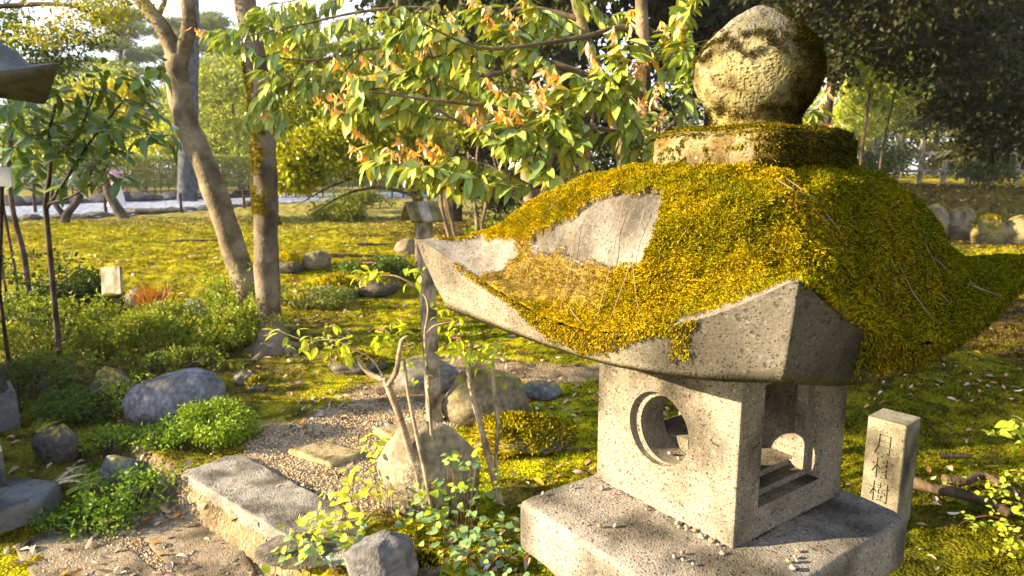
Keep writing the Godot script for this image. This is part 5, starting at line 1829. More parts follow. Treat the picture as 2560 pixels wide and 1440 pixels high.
func far_left_lantern() -> void:
	var c := Vector3(-3.22, 0.0, -3.95)
	var t := thing("grey_stone_lantern", "grey stone lantern outside the left edge, its dark upturned roof corner showing at top left", "stone lantern", c, deg_to_rad(41))
	var b := MB.new()
	var N := 44
	var K := 1.12
	var by := 1.56
	for j in N + 1:
		for i in N + 1:
			var gx := (2.0 * i / N - 1.0) * HALF
			var gz := (2.0 * j / N - 1.0) * HALF
			b.vert(Vector3(gx * K, by + (0.42 + (roof_y_soft(gx, gz) - 0.42) * 0.8), gz * K))
	for j in N:
		for i in N:
			var a := j * (N + 1) + i
			b.quad(a, a + 1, a + N + 2, a + N + 1)
	var rim := []
	for side in 4:
		for k in N:
			var s := (-1.0 + 2.0 * k / N) * HALF
			rim.append([Vector2(s, -HALF), Vector2(HALF, s), Vector2(-s, HALF), Vector2(-HALF, -s)][side])
	var base := b.v.size()
	var n := rim.size()
	for lev in 3:
		for o in rim:
			var al := minf(absf(o.x), absf(o.y)) / HALF
			var y := 0.42 + (roof_y_soft(o.x, o.y) - 0.42) * 0.8 if lev == 0 else 0.375 + 0.14 * al * al
			var sc: float = [1.0, 0.95, 0.3][lev]
			b.vert(Vector3(o.x * K * sc, by + (y if lev < 2 else 0.41), o.y * K * sc))
	for lev in 2:
		for k in n:
			var k2 := (k + 1) % n
			b.quad(base + lev * n + k, base + (lev + 1) * n + k, base + (lev + 1) * n + k2, base + lev * n + k2)
	obj("roof", b.mesh(), mats.grey_cut_stone, t)
	b = MB.new()
	b.box(Vector3(0, 1.73, 0), Vector3(0.17, 0, 0), Vector3(0, 0.235, 0), Vector3(0, 0, 0.17))
	obj("fire_chamber", b.mesh(), mats.grey_cut_stone, t)
	b = MB.new()
	b.box(Vector3(0, 1.435, 0), Vector3(0.2, 0, 0), Vector3(0, 0.06, 0), Vector3(0, 0, 0.2))
	obj("platform", b.mesh(), mats.grey_cut_stone, t)
	b = MB.new()
	b.tube([Vector3(0, 0.2, 0), Vector3(0, 0.4, 0), Vector3(0, 0.75, 0), Vector3(0, 1.38, 0)], [0.15, 0.12, 0.12, 0.13], 20)
	obj("shaft", b.mesh(), mats.grey_cut_stone, t)
	b = MB.new()
	b.box(Vector3(0, 0.0, 0), Vector3(0.17, 0, 0), Vector3(0, 0.215, 0), Vector3(0, 0, 0.17))
	obj("base_block", b.mesh(), mats.grey_cut_stone, t)
	b = MB.new()
	b.box(Vector3.ZERO, Vector3(0.27, 0, 0), Vector3(0, 0.115, 0), Vector3(0, 0, 0.27))
	single("cut_stone_block", b.mesh(), mats.grey_cut_stone, "blue-grey cut stone block at the lower left edge, on a flat stone", "stone block", Vector3(-2.86, 0.08, -3.16), deg_to_rad(41))


func signs() -> void:
	# roofed wooden post by the standing stone
	var base := Vector3(-0.469, -0.003, -4.050)
	base = on(base.x, base.z)
	var t := thing("roofed_wooden_post", "weathered wooden notice post with a small gabled roof, left of the lantern roof", "wooden post", base, deg_to_rad(24))
	var b := MB.new()
	b.box(Vector3(-0.035, 0.62, 0), Vector3(0.043, 0, 0), Vector3(-0.025, 0.72, 0), Vector3(0, 0, 0.028))
	obj("post", b.mesh(), mats.old_wood, t)
	b = MB.new()
	b.box(Vector3(-0.068, 1.19, 0.034), Vector3(0.036, 0, 0), Vector3(0, 0.09, 0), Vector3(0, 0, 0.006))
	obj("name_board", b.mesh(), mats.pale_board, t)
	for s in [-1, 1]:
		for k in 3:
			b = MB.new()
			var x := -0.068 + (k - 1) * 0.064
			b.box(Vector3(x, 1.345 - 0.045, s * 0.062), Vector3(0.0312, 0, 0), Vector3(0, -0.052, s * 0.062), Vector3(0, 0.006, s * 0.005))
			obj("roof_board", b.mesh(), mats.mossy_wood if k != 1 else mats.old_wood, t)
	b = MB.new()
	b.box(Vector3(-0.068, 1.352, 0), Vector3(0.1, 0, 0), Vector3(0, 0.007, 0), Vector3(0, 0, 0.012))
	obj("ridge", b.mesh(), mats.old_wood, t)
	# tilted board on a stake among the shrubs
	base = Vector3(-3.262, -0.039, -5.800)
	base = on(base.x, base.z)
	t = thing("plant_label_board", "small tilted pale wooden board on a dark stake, among the shrubs at the left", "wooden sign", base)
	b = MB.new()
	var top := Vector3(-3.425, 0.503, -5.800) - base
	b.box(top * 0.5 + Vector3(0, -0.06, 0), top.normalized().cross(Vector3(0, 0, 1)).normalized() * 0.026, top * 0.5 + Vector3(0, 0.06, 0), Vector3(0, 0, 0.02))
	obj("stake", b.mesh(), mats.dark_wood, t)
	b = MB.new()
	var mid := Vector3(-3.432, 0.597, -5.780) - base
	b.box(mid, Vector3(0.094, 0.010, 0.022), Vector3(-0.02, 0.112, -0.045), Vector3(-0.005, 0.004, 0.011))
	obj("board", b.mesh(), mats.pale_board, t)
	b = MB.new()
	b.tube([mid + Vector3(-0.055, -0.118, 0.04), mid + Vector3(0.03, -0.112, 0.045), mid + Vector3(0.12, -0.098, 0.04)], [0.018, 0.022, 0.016], 7)
	for k in b.c.size():
		b.c[k] = lin(0.12, 0.11, 0.012)
	obj("moss_rim", b.mesh(), mats.moss_bed, t)
	# white board at the left edge
	base = Vector3(-3.357, 0.562, -4.400)
	base = on(base.x, base.z)
	t = thing("white_notice_board", "blank white board on a thin dark stake, cut by the left edge", "sign", base)
	b = MB.new()
	var m := Vector3(-3.257, 1.495, -4.400) - base
	b.box(m, Vector3(0.09, 0, 0.02), Vector3(0, 0.06, 0), Vector3(-0.002, 0, 0.006))
	obj("board", b.mesh(), mats.white_board, t)
	b = MB.new()
	b.tube([Vector3(0, -0.1, 0), Vector3(0, m.y * 0.5, 0), Vector3(m.x, m.y, -0.02)], [0.012, 0.012, 0.012], 7)
	obj("stake", b.mesh(), mats.dark_wood, t)


# ---------------------------------------------------------------- rocks
func rocks() -> void:
	var grey := lin(0.23, 0.235, 0.235)
	var tan := lin(0.36, 0.30, 0.17)
	var dark := lin(0.18, 0.165, 0.13)
	rock("boulder", "smooth blue-grey boulder with a seam across it, above the lush low shrubs at the left", Vector3(-2.111, 0.000, -4.098), 0.581, 0.311, 101, lin(0.29, 0.29, 0.295), 0.0, 0.16, 4)
	rock("standing_stone", "upright tan stone with a rounded head, behind the bare camellia stems", Vector3(-0.391, 0.000, -2.955), 0.426, 0.417, 104, lin(0.50, 0.42, 0.27), 0.0, 0.18, 4, 0.6, "standing stone")
	rock("boulder", "dark slaty boulder at the bottom edge, between ivy and step", Vector3(-0.485, 0.000, -2.355), 0.262, 0.186, 111, lin(0.22, 0.21, 0.2), 0.0, 0.2, 9)
	rock("boulder", "flat brown stone lying at the foot of the step, at the bottom edge", Vector3(-0.843, -0.120, -2.601), 0.408, 0.037, 118, lin(0.22, 0.19, 0.14), 0.0, 0.2, 5)
	rock("mossy_rock", "rock wholly under golden moss, left of the fire chamber", Vector3(0.046, 0.000, -3.694), 0.506, 0.148, 123, dark, 0.9, 0.36, 4)
	rock("boulder", "round grey-tan boulder behind the roofed wooden post", Vector3(-0.616, 0.000, -4.689), 0.446, 0.221, 131, lin(0.30, 0.28, 0.22), 0.15, 0.15, 4)
	rock("boulder", "broad tan boulder with moss and pale lichen, right of the roofed post", Vector3(-0.162, 0.000, -4.109), 0.508, 0.326, 137, tan, 0.25, 0.2, 5)
	rock("rock", "low flat grey rock in the moss, left of the lantern's fire chamber", Vector3(0.193, 0.000, -4.580), 0.281, 0.108, 141, grey, 0.2, 0.2, 5)
	rock("rock", "slanting grey rock among low leaves, below the blue-grey boulder", Vector3(-2.127, 0.000, -3.474), 0.202, 0.178, 147, grey, 0.1, 0.2, 6)
	rock("rock", "dark hollow-looking rock beside the ferns at the lower left", Vector3(-2.559, 0.000, -3.639), 0.233, 0.183, 151, lin(0.13, 0.115, 0.10), 0.1, 0.25, 5)
	rock("rock", "brown upright rock under the shrub's edge, left of the blue-grey boulder", Vector3(-2.653, 0.000, -4.344), 0.236, 0.237, 153, lin(0.2, 0.15, 0.11), 0.15, 0.3, 5)
	rock("rock", "ochre pointed rock in the shade under the left shrubs", Vector3(-2.932, 0.000, -4.478), 0.157, 0.253, 155, lin(0.22, 0.16, 0.06), 0.2, 0.3, 5)
	rock("rock", "pale pebble-like stone under the shrubs at the far left", Vector3(-3.317, 0.000, -4.597), 0.139, 0.117, 157, lin(0.34, 0.31, 0.24), 0.0, 0.2, 4)
	rock("rock", "slanted grey rock in front of the forked tree's foot", Vector3(-3.309, 0.000, -6.971), 0.219, 0.232, 161, grey, 0.0, 0.2, 5)
	rock("rock", "pale rounded rock beside the tilted board", Vector3(-4.280, 0.000, -7.629), 0.213, 0.218, 163, lin(0.36, 0.34, 0.30), 0.0, 0.2, 4)
	rock("rock", "grey rock at the left edge of the lawn bank", Vector3(-5.684, 0.000, -7.654), 0.294, 0.168, 165, grey, 0.1, 0.2, 5)
	rock("rock", "dark overhanging rock with a moss cap, left of the tilted board", Vector3(-4.932, 0.000, -7.617), 0.687, 0.234, 167, dark, 0.5, 0.25, 5)
	rock("rock", "dark mossy rock right beside the straight trunk", Vector3(-3.029, -0.000, -9.182), 0.377, 0.223, 171, dark, 0.45, 0.2, 5)
	rock("rock", "tan rounded rock on the lawn bank, right of the trunks", Vector3(-2.690, -0.000, -9.316), 0.393, 0.237, 173, tan, 0.0, 0.15, 4)
	rock("rock", "long dark mossy rock in the lawn bank right of the trunks", Vector3(-2.205, 0.000, -8.309), 0.630, 0.240, 177, dark, 0.6, 0.25, 5)
	rock("rock", "dark bank rock left of the wooden post", Vector3(-1.708, 0.000, -8.428), 0.590, 0.221, 179, dark, 0.4, 0.25, 5)
	rock("rock", "cream-coloured stone on the lawn beside the wooden post", Vector3(-1.760, 0.000, -11.455), 0.402, 0.255, 181, lin(0.42, 0.34, 0.22), 0.0, 0.15, 4)
	rock("rock", "small grey stone at the foot of the straight trunk", Vector3(-1.938, 0.000, -4.776), 0.144, 0.107, 183, lin(0.3, 0.27, 0.2), 0.1, 0.2, 4)
	rock("rock", "small rough stone right of the blue-grey boulder", Vector3(-1.790, 0.000, -4.593), 0.125, 0.089, 185, lin(0.26, 0.23, 0.18), 0.3, 0.25, 4)
	rock("rock", "long low dark rock under the seedlings", Vector3(-1.222, -0.000, -5.152), 0.428, 0.138, 187, dark, 0.5, 0.2, 4)
	rock("rock", "small dark stone beside the bottom boulder", Vector3(-0.329, -0.000, -2.406), 0.099, 0.073, 189, dark, 0.3, 0.2, 4)
	# retaining boulders of the bank on the right
	rock("bank_boulder", "leftmost of the round boulders that hold the bank at the right", Vector3(9.372, 0.000, -15.253), 0.672, 0.780, 201, lin(0.48, 0.37, 0.19), 0.1, 0.13, 3, 0.8, "boulder", "round boulders along the bank")
	rock("bank_boulder", "grey second boulder from the left of those that hold the bank", Vector3(10.125, 0.000, -15.434), 0.697, 0.700, 202, lin(0.42, 0.34, 0.19), 0.1, 0.13, 3, 0.8, "boulder", "round boulders along the bank")
	rock("bank_boulder", "dark mossy third boulder of those that hold the bank", Vector3(10.070, 0.000, -14.452), 0.720, 0.595, 203, lin(0.38, 0.32, 0.11), 0.3, 0.13, 3, 0.8, "boulder", "round boulders along the bank")
	rock("bank_boulder", "tan rightmost boulder of those that hold the bank, cut by the right edge", Vector3(10.782, 0.000, -14.472), 0.787, 0.593, 204, lin(0.55, 0.44, 0.20), 0.1, 0.13, 3, 0.8, "boulder", "round boulders along the bank")
	# dark stones along the plaza's edges
	for k in 16:
		var f := k / 15.0
		var p := Vector3(-18.215, 0.000, -24.983).lerp(Vector3(-13.398, 0.000, -36.587), f)
		p.x += R(-0.3, 0.3)
		rock("kerb_stone", "dark rough edging stone on the far side of the plaza, below the hedge", p, R(0.9, 1.7), R(0.28, 0.5), 300 + k, lin(0.10, 0.10, 0.115), 0.0, 0.2, 5, 0.6, "edging stone", "stones along the plaza's far edge")
	for k in 14:
		var f := k / 13.0
		var p := Vector3(-13.489, 0.000, -18.283).lerp(Vector3(-9.617, 0.000, -24.983), f)
		rock("kerb_stone", "low rounded edging stone on the near side of the plaza, by the lawn", p, R(0.45, 0.8), R(0.12, 0.22), 340 + k, lin(0.16, 0.155, 0.14), 0.1, 0.2, 4, 0.7, "edging stone", "stones along the plaza's near edge")


# ---------------------------------------------------------------- low plants
func low_plants() -> void:
	var small := spray(9, 0.045, 0.03, 0.014, 31)
	var tiny := spray(9, 0.035, 0.022, 0.011, 32)
	var az_a := lin(0.16, 0.235, 0.035)
	var az_b := lin(0.32, 0.34, 0.05)
	shrub("azalea", "wide azalea mass at the left edge, below the saplings", Vector3(-3.796, 0.000, -5.351), Vector3(0.85, 0.30, 0.42), 2600, small, 1.0, az_a, az_b, "", "shrub")
	shrub("azalea", "azalea in front of the tilted board, open and twiggy", Vector3(-3.281, 0.000, -5.531), Vector3(0.5, 0.28, 0.35), 1500, small, 1.0, az_a, az_b)
	shrub("azalea", "azalea at the foot of the forked tree, right of the tilted board", Vector3(-2.658, 0.000, -5.789), Vector3(0.62, 0.26, 0.4), 2300, small, 1.0, lin(0.14, 0.24, 0.04), az_b)
	shrub("azalea", "azalea crowding against the two trunks, tallest one there", Vector3(-2.489, 0.000, -6.071), Vector3(0.34, 0.42, 0.3), 1300, small, 1.0, lin(0.14, 0.24, 0.04), az_b)
	shrub("fern_patch", "grey-green low foliage just right of the straight trunk", Vector3(-2.372, 0.000, -7.634), Vector3(0.55, 0.16, 0.4), 900, small, 1.2, lin(0.09, 0.14, 0.05), lin(0.14, 0.18, 0.06))
	shrub("fern_patch", "low leafy patch in front of the dark bank rocks, left of the wooden post", Vector3(-1.707, 0.000, -8.974), Vector3(0.6, 0.16, 0.4), 600, small, 1.3, lin(0.05, 0.10, 0.02), lin(0.1, 0.15, 0.03))
	shrub("low_shrub", "round bright-leaved shrub right of the blue-grey boulder", Vector3(-1.689, 0.000, -3.709), Vector3(0.22, 0.13, 0.2), 1500, tiny, 0.95, lin(0.14, 0.25, 0.03), lin(0.24, 0.34, 0.045))
	shrub("low_shrub", "light-leaved shrub behind the blue-grey boulder's left side", Vector3(-2.399, 0.000, -4.127), Vector3(0.26, 0.15, 0.18), 800, tiny, 0.95, lin(0.18, 0.27, 0.04), lin(0.3, 0.37, 0.05))
	shrub("low_shrub", "shrub spilling down beside the stone step's left end", Vector3(-1.920, 0.000, -3.159), Vector3(0.28, 0.12, 0.24), 1500, tiny, 1.0, lin(0.10, 0.20, 0.03), lin(0.2, 0.3, 0.045))
	shrub("low_shrub", "small-leaved plant between boulder and lower shrub", Vector3(-1.933, 0.000, -3.624), Vector3(0.2, 0.08, 0.14), 600, tiny, 1.1, lin(0.12, 0.22, 0.03), lin(0.22, 0.32, 0.045))
	shrub("low_shrub", "dark undergrowth in the shade at the left edge", Vector3(-3.254, 0.000, -4.351), Vector3(0.5, 0.16, 0.3), 1000, small, 0.9, lin(0.05, 0.08, 0.018), lin(0.10, 0.12, 0.03))
	shrub("low_shrub", "dark undergrowth between ferns and blue-grey boulder", Vector3(-2.723, 0.000, -4.057), Vector3(0.35, 0.10, 0.2), 700, tiny, 1.1, lin(0.04, 0.09, 0.018), lin(0.09, 0.13, 0.03))
	shrub("low_shrub", "creeping small-leaved cover between cut block and lower shrub, lower left", Vector3(-2.017, 0.000, -2.994), Vector3(0.3, 0.05, 0.14), 700, tiny, 1.0, lin(0.08, 0.16, 0.025), lin(0.16, 0.25, 0.04))
	shrub("low_shrub", "leafy growth left of the blue-grey boulder, above the slanting grey rock", Vector3(-2.235, 0.000, -3.681), Vector3(0.26, 0.10, 0.16), 800, tiny, 1.1, lin(0.10, 0.19, 0.03), lin(0.22, 0.30, 0.04))
	shrub("low_shrub", "tangled shady undergrowth below the azaleas at the left", Vector3(-3.293, 0.000, -4.779), Vector3(0.6, 0.14, 0.25), 1100, small, 0.9, lin(0.10, 0.14, 0.025), lin(0.18, 0.2, 0.04))
	shrub("low_shrub", "low green growth between azalea and blue-grey boulder", Vector3(-2.623, 0.000, -5.076), Vector3(0.5, 0.10, 0.2), 900, small, 0.9, lin(0.12, 0.18, 0.03), lin(0.2, 0.24, 0.04))
	# ivy and variegated cover left of the lantern
	var lf := leaf(0.042, 0.034, 0.15, 0.2, 4, 0.38)
	var spots := [["light cream-green creeper hanging over the step's right end", [Vector3(-0.729, 0.114, -2.720), Vector3(-0.796, 0.096, -2.620), Vector3(-0.643, 0.161, -2.850), Vector3(-0.605, 0.246, -3.050)], 0.13, 140, ["fresh_c", "fresh_b", "fresh_b"]], ["ivy creeping between standing stone and bottom boulder", [Vector3(-0.260, 0.098, -2.750), Vector3(-0.388, 0.091, -2.800), Vector3(-0.829, 0.059, -2.500), Vector3(-0.700, 0.076, -2.500)], 0.14, 150, ["ivy_a", "ivy_b", "fresh_a"]], ["blue-green ivy on the moss at the bottom edge, left of the lantern platform", [Vector3(-0.160, 0.024, -2.500), Vector3(-0.050, 0.071, -2.600), Vector3(-0.202, 0.061, -2.650), Vector3(-0.047, 0.020, -2.450)], 0.17, 130, ["ivy_a", "ivy_b", "ivy_a"]], ["sprout of round leaves at the foot of the right-hand camellia stems", [Vector3(-0.227, 0.297, -2.800), Vector3(-0.143, 0.180, -2.850), Vector3(-0.316, 0.185, -2.800)], 0.09, 75, ["ivy_b", "fresh_a", "ivy_a", "fresh_b"]]]
	for s in spots:
		var o: Vector3 = s[1][0]
		o = on(o.x, o.z)
		var t := thing("ivy", s[0], "ivy", o)
		var b := MB.new()
		for k in s[3]:
			var c: Vector3 = s[1][k % s[1].size()]
			var p: Vector3 = c + Vector3(R(-1, 1), R(-0.35, 0.35), R(-1, 1)) * s[2]
			p.y = maxf(p.y, gh(p.x, p.z) + R(0.012, 0.05))
			obj("leaf", lf, mats[s[4][rng.randi() % s[4].size()]], t).transform = aim(Vector3(R(-1, 1), R(-0.5, 0.2), R(-1, 1)), (Vector3(-0.2, 1, 0.4) + rdir() * 0.5).normalized(), R(0.6, 1.15), p - o)
			if k % 6 == 0:
				b.tube([on(p.x + R(-0.05, 0.05), p.z + R(-0.05, 0.05)) - o, p - o], [0.002, 0.0012], 4, lin(0.2, 0.13, 0.07))
		obj("runners", b.mesh(), mats.twig, t)
	# bright shrub at the lower right
	var base := Vector3(2.184, 0.000, -2.511)
	base = on(base.x, base.z)
	var t := thing("bright_shrub", "shrub with bright green leaves on thin red twigs, cut by the lower right edge", "shrub", base)
	var b := MB.new()
	var big := leaf(0.052, 0.026, 0.3, 0.3, 5, 0.45)
	var sm := leaf(0.026, 0.015, 0.3, 0.3, 4, 0.45)
	var tw := [[[Vector3(2.179, -0.028, -2.500), Vector3(2.031, 0.128, -2.500), Vector3(1.896, 0.196, -2.500), Vector3(1.803, 0.179, -2.500), Vector3(1.773, 0.162, -2.500)], 0], [[Vector3(2.179, -0.028, -2.500), Vector3(2.013, 0.264, -2.500), Vector3(1.926, 0.332, -2.500), Vector3(1.851, 0.306, -2.500), Vector3(1.800, 0.340, -2.500)], 0], [[Vector3(2.179, -0.028, -2.500), Vector3(2.060, 0.382, -2.500), Vector3(1.965, 0.514, -2.500), Vector3(1.886, 0.530, -2.500), Vector3(1.823, 0.538, -2.500)], 1], [[Vector3(2.060, 0.382, -2.500), Vector3(2.014, 0.497, -2.500), Vector3(1.975, 0.562, -2.500), Vector3(1.924, 0.595, -2.500)], 1], [[Vector3(2.136, 0.003, -2.450), Vector3(1.997, 0.106, -2.450), Vector3(1.942, 0.173, -2.450), Vector3(1.898, 0.148, -2.450)], 0], [[Vector3(2.138, -0.014, -2.450), Vector3(1.997, 0.223, -2.450), Vector3(1.944, 0.273, -2.450), Vector3(1.868, 0.265, -2.450)], 0], [[Vector3(2.119, 0.179, -2.500), Vector3(2.034, 0.348, -2.500), Vector3(1.982, 0.382, -2.500), Vector3(1.938, 0.365, -2.500)], 0], [[Vector3(2.184, -0.063, -2.500), Vector3(2.067, -0.028, -2.500), Vector3(1.992, 0.059, -2.500), Vector3(1.949, 0.024, -2.500)], 0]]
	for w in tw:
		limb(b, w[0], 0.005, 0.0015, 5, lin(0.25, 0.10, 0.06))
		var p: Array = w[0]
		for k in (24 if w[1] == 0 else 13):
			var f := R(1.2, p.size() - 1.01)
			var q: Vector3 = p[int(f)].lerp(p[int(f) + 1], f - int(f)) + rdir() * (0.035 if w[1] == 0 else 0.02)
			var d := rdir()
			d.y = d.y * 0.6 - 0.1
			obj("leaf", big if w[1] else sm, mats[["fresh_a", "fresh_b", "fresh_a", "leaf_b"][rng.randi() % 4]], t).transform = aim(d.normalized(), (Vector3(-0.3, 1, 0.4) + rdir() * 0.5).normalized(), R(0.75, 1.2), q - base)
	obj("twigs", local(b, base), mats.twig, t)
	base = Vector3(2.017, 0.000, -2.994)
	base = on(base.x, base.z)
	t = thing("sprig", "lone green sprig of small leaves right of the inscribed post", "seedling", base)
	b = MB.new()
	b.tube([Vector3.ZERO, Vector3(0.01, 0.05, 0), Vector3(0.03, 0.10, 0.01)], [0.002, 0.002, 0.001], 5, lin(0.25, 0.1, 0.06))
	obj("stalk", b.mesh(), mats.twig, t)
	for k in 14:
		obj("leaf", sm, mats.fresh_a, t).transform = aim(rdir() * Vector3(1, 0.5, 1), Vector3.UP + rdir() * 0.4, R(0.9, 1.3), Vector3(R(-0.03, 0.06), R(0.02, 0.11), R(-0.03, 0.03)))
	# ferns at the lower left
	ferns()


func fern(label: String, at: Vector3, turn: float, n: int, length: float, col: String) -> void:
	at.y = gh(at.x, at.z)
	var t := thing("fern", label, "fern", at)
	var pin := leaf(0.03, 0.010, 0.1, 0.2, 3, 0.35)
	for k in n:
		var a := turn + (k - n * 0.5) * 0.55 + R(-0.15, 0.15)
		var xf := []
		var cols := PackedColorArray()
		var b := MB.new()
		var pts := []
		for s in 9:
			var f := s / 8.0
			pts.append(Vector3(cos(a) * f * length, 0.02 + length * 0.55 * f * (1.25 - f), sin(a) * f * length))
		b.tube(pts, [0.002, 0.002, 0.0018, 0.0017, 0.0015, 0.0013, 0.0012, 0.001, 0.0008], 4, lin(0.15, 0.12, 0.03))
		var fr := obj("frond", b.mesh(), mats.twig, t)
		for s in 26:
			var f := 0.12 + 0.86 * s / 25.0
			var p: Vector3 = pts[int(f * 8)].lerp(pts[mini(int(f * 8) + 1, 8)], f * 8 - int(f * 8))
			for sd in [-1, 1]:
				var d := Vector3(-sin(a) * sd + cos(a) * 0.35, -0.15, cos(a) * sd + sin(a) * 0.35)
				xf.append(aim(d, Vector3.UP, (1.25 - f) * length * 5.5, p))
				cols.append(jit(mats[col].albedo_color.srgb_to_linear(), 0.25))
		many("leaflets", pin, mats.leaf, xf, cols, fr)


func ferns() -> void:
	fern("green fern with arching fronds, right of the cut stone block at the lower left", Vector3(-2.340, 0.000, -3.317), -0.6, 4, 0.26, "leaf_b")
	fern("rusty brown dying fern beside the green one, lower left", Vector3(-2.434, 0.000, -3.364), -0.3, 3, 0.2, "young_b")
	fern("pale backlit fern frond in the shade at the left", Vector3(-2.830, 0.000, -3.799), -0.9, 3, 0.24, "fresh_c")
	fern("small fern at the foot of the straight trunk", Vector3(-2.124, -0.000, -5.024), -1.2, 3, 0.16, "fresh_b")
	fern("cream-green fern frond in the creeper over the step's end", Vector3(-0.657, 0.000, -2.725), -0.4, 2, 0.16, "fresh_c")


func roots_and_twigs() -> void:
	var bk := lin(0.20, 0.14, 0.08)
	var rt := [[[Vector3(1.907, 0.285, -3.100), Vector3(1.973, 0.267, -3.000), Vector3(2.056, 0.230, -2.950), Vector3(2.120, 0.199, -2.850), Vector3(2.158, 0.173, -2.750)], 0.028, "thick bare root running from behind the inscribed post to the lower right"], [[Vector3(2.096, 0.224, -3.100), Vector3(2.127, 0.295, -3.100), Vector3(2.199, 0.336, -3.100), Vector3(2.329, 0.336, -3.150), Vector3(2.337, 0.326, -3.000)], 0.026, "hooked dark root looping up behind the long root at the right"], [[Vector3(2.266, 0.207, -3.400), Vector3(2.374, 0.174, -3.400), Vector3(2.423, 0.118, -3.400)], 0.014, "short root stub in the moss at the right"]]
	for q in rt:
		var p: Array = q[0]
		for k in p.size():
			p[k].y = maxf(gh(p[k].x, p[k].z) + 0.012, minf(p[k].y, gh(p[k].x, p[k].z) + 0.06))
		var b := MB.new()
		limb(b, p, q[1], q[1] * 0.7, 8, bk, 0.2)
		single("tree_root", local(b, p[0]), mats.bark, q[2], "tree root", p[0])
	var rl := [[[Vector3(-2.963, 0.425, -10.500), Vector3(-2.465, 0.518, -10.500), Vector3(-1.970, 0.580, -10.500), Vector3(-1.663, 0.549, -10.500)], "long surface root on the lawn left of the wooden post, nearest of them"], [[Vector3(-2.856, 0.454, -12.500), Vector3(-2.416, 0.483, -12.500), Vector3(-1.975, 0.541, -12.500)], "surface root on the lawn, behind the nearest one"], [[Vector3(-3.113, 0.420, -14.000), Vector3(-2.620, 0.461, -14.000), Vector3(-2.128, 0.502, -14.000)], "farthest surface root on the lawn by the wooden post"], [[Vector3(-6.436, -0.035, -13.000), Vector3(-5.973, 0.004, -13.000), Vector3(-5.517, -0.050, -13.000)], "surface root on the lawn left of the forked trunk"]]
	for q in rl:
		var p: Array = q[0]
		for k in p.size():
			p[k].y = gh(p[k].x, p[k].z) + 0.02
		var b := MB.new()
		limb(b, p, 0.035, 0.015, 7, lin(0.10, 0.085, 0.07), 0.2)
		single("tree_root", local(b, p[0]), mats.bark, q[1], "tree root", p[0])
	# a fallen stick right of the mossy rock
	var b2 := MB.new()
	var p2 := [Vector3(0.178, 0.034, -3.600), Vector3(0.267, 0.069, -3.600), Vector3(0.367, 0.116, -3.600), Vector3(0.433, 0.128, -3.600)]
	for k in 4:
		p2[k].y = gh(p2[k].x, p2[k].z) + 0.015
	limb(b2, p2, 0.011, 0.006, 6, lin(0.3, 0.2, 0.12))
	single("fallen_stick", local(b2, p2[0]), mats.twig, "bare stick lying in the moss between mossy rock and fire chamber", "stick", p2[0])
	# big root flare at the right edge
	var base := on(14.5, -17.5)
	var t := thing("leaning_tree", "dark trunk with a wide root flare, cut by the right edge above the boulders", "tree", base)
	var b := MB.new()
	limb(b, [base + Vector3(-1.3, 0.1, 0.2), base + Vector3(-0.6, 0.4, 0.1), base + Vector3(0.2, 0.9, 0), base + Vector3(1.0, 2.2, -0.2), base + Vector3(1.5, 5.0, -0.4)], 0.22, 0.3, 10, lin(0.045, 0.033, 0.02))
	obj("trunk", local(b, base), mats.bark, t)
	crown(t, lumpy(base + Vector3(1.5, 6.0, -0.4), Vector3(3.0, 1.6, 2.4), 10), 1800, spray(6, 0.28, 0.16, 0.07, 8), mats.leaf, 1.0, lin(0.025, 0.045, 0.012), lin(0.05, 0.07, 0.018))


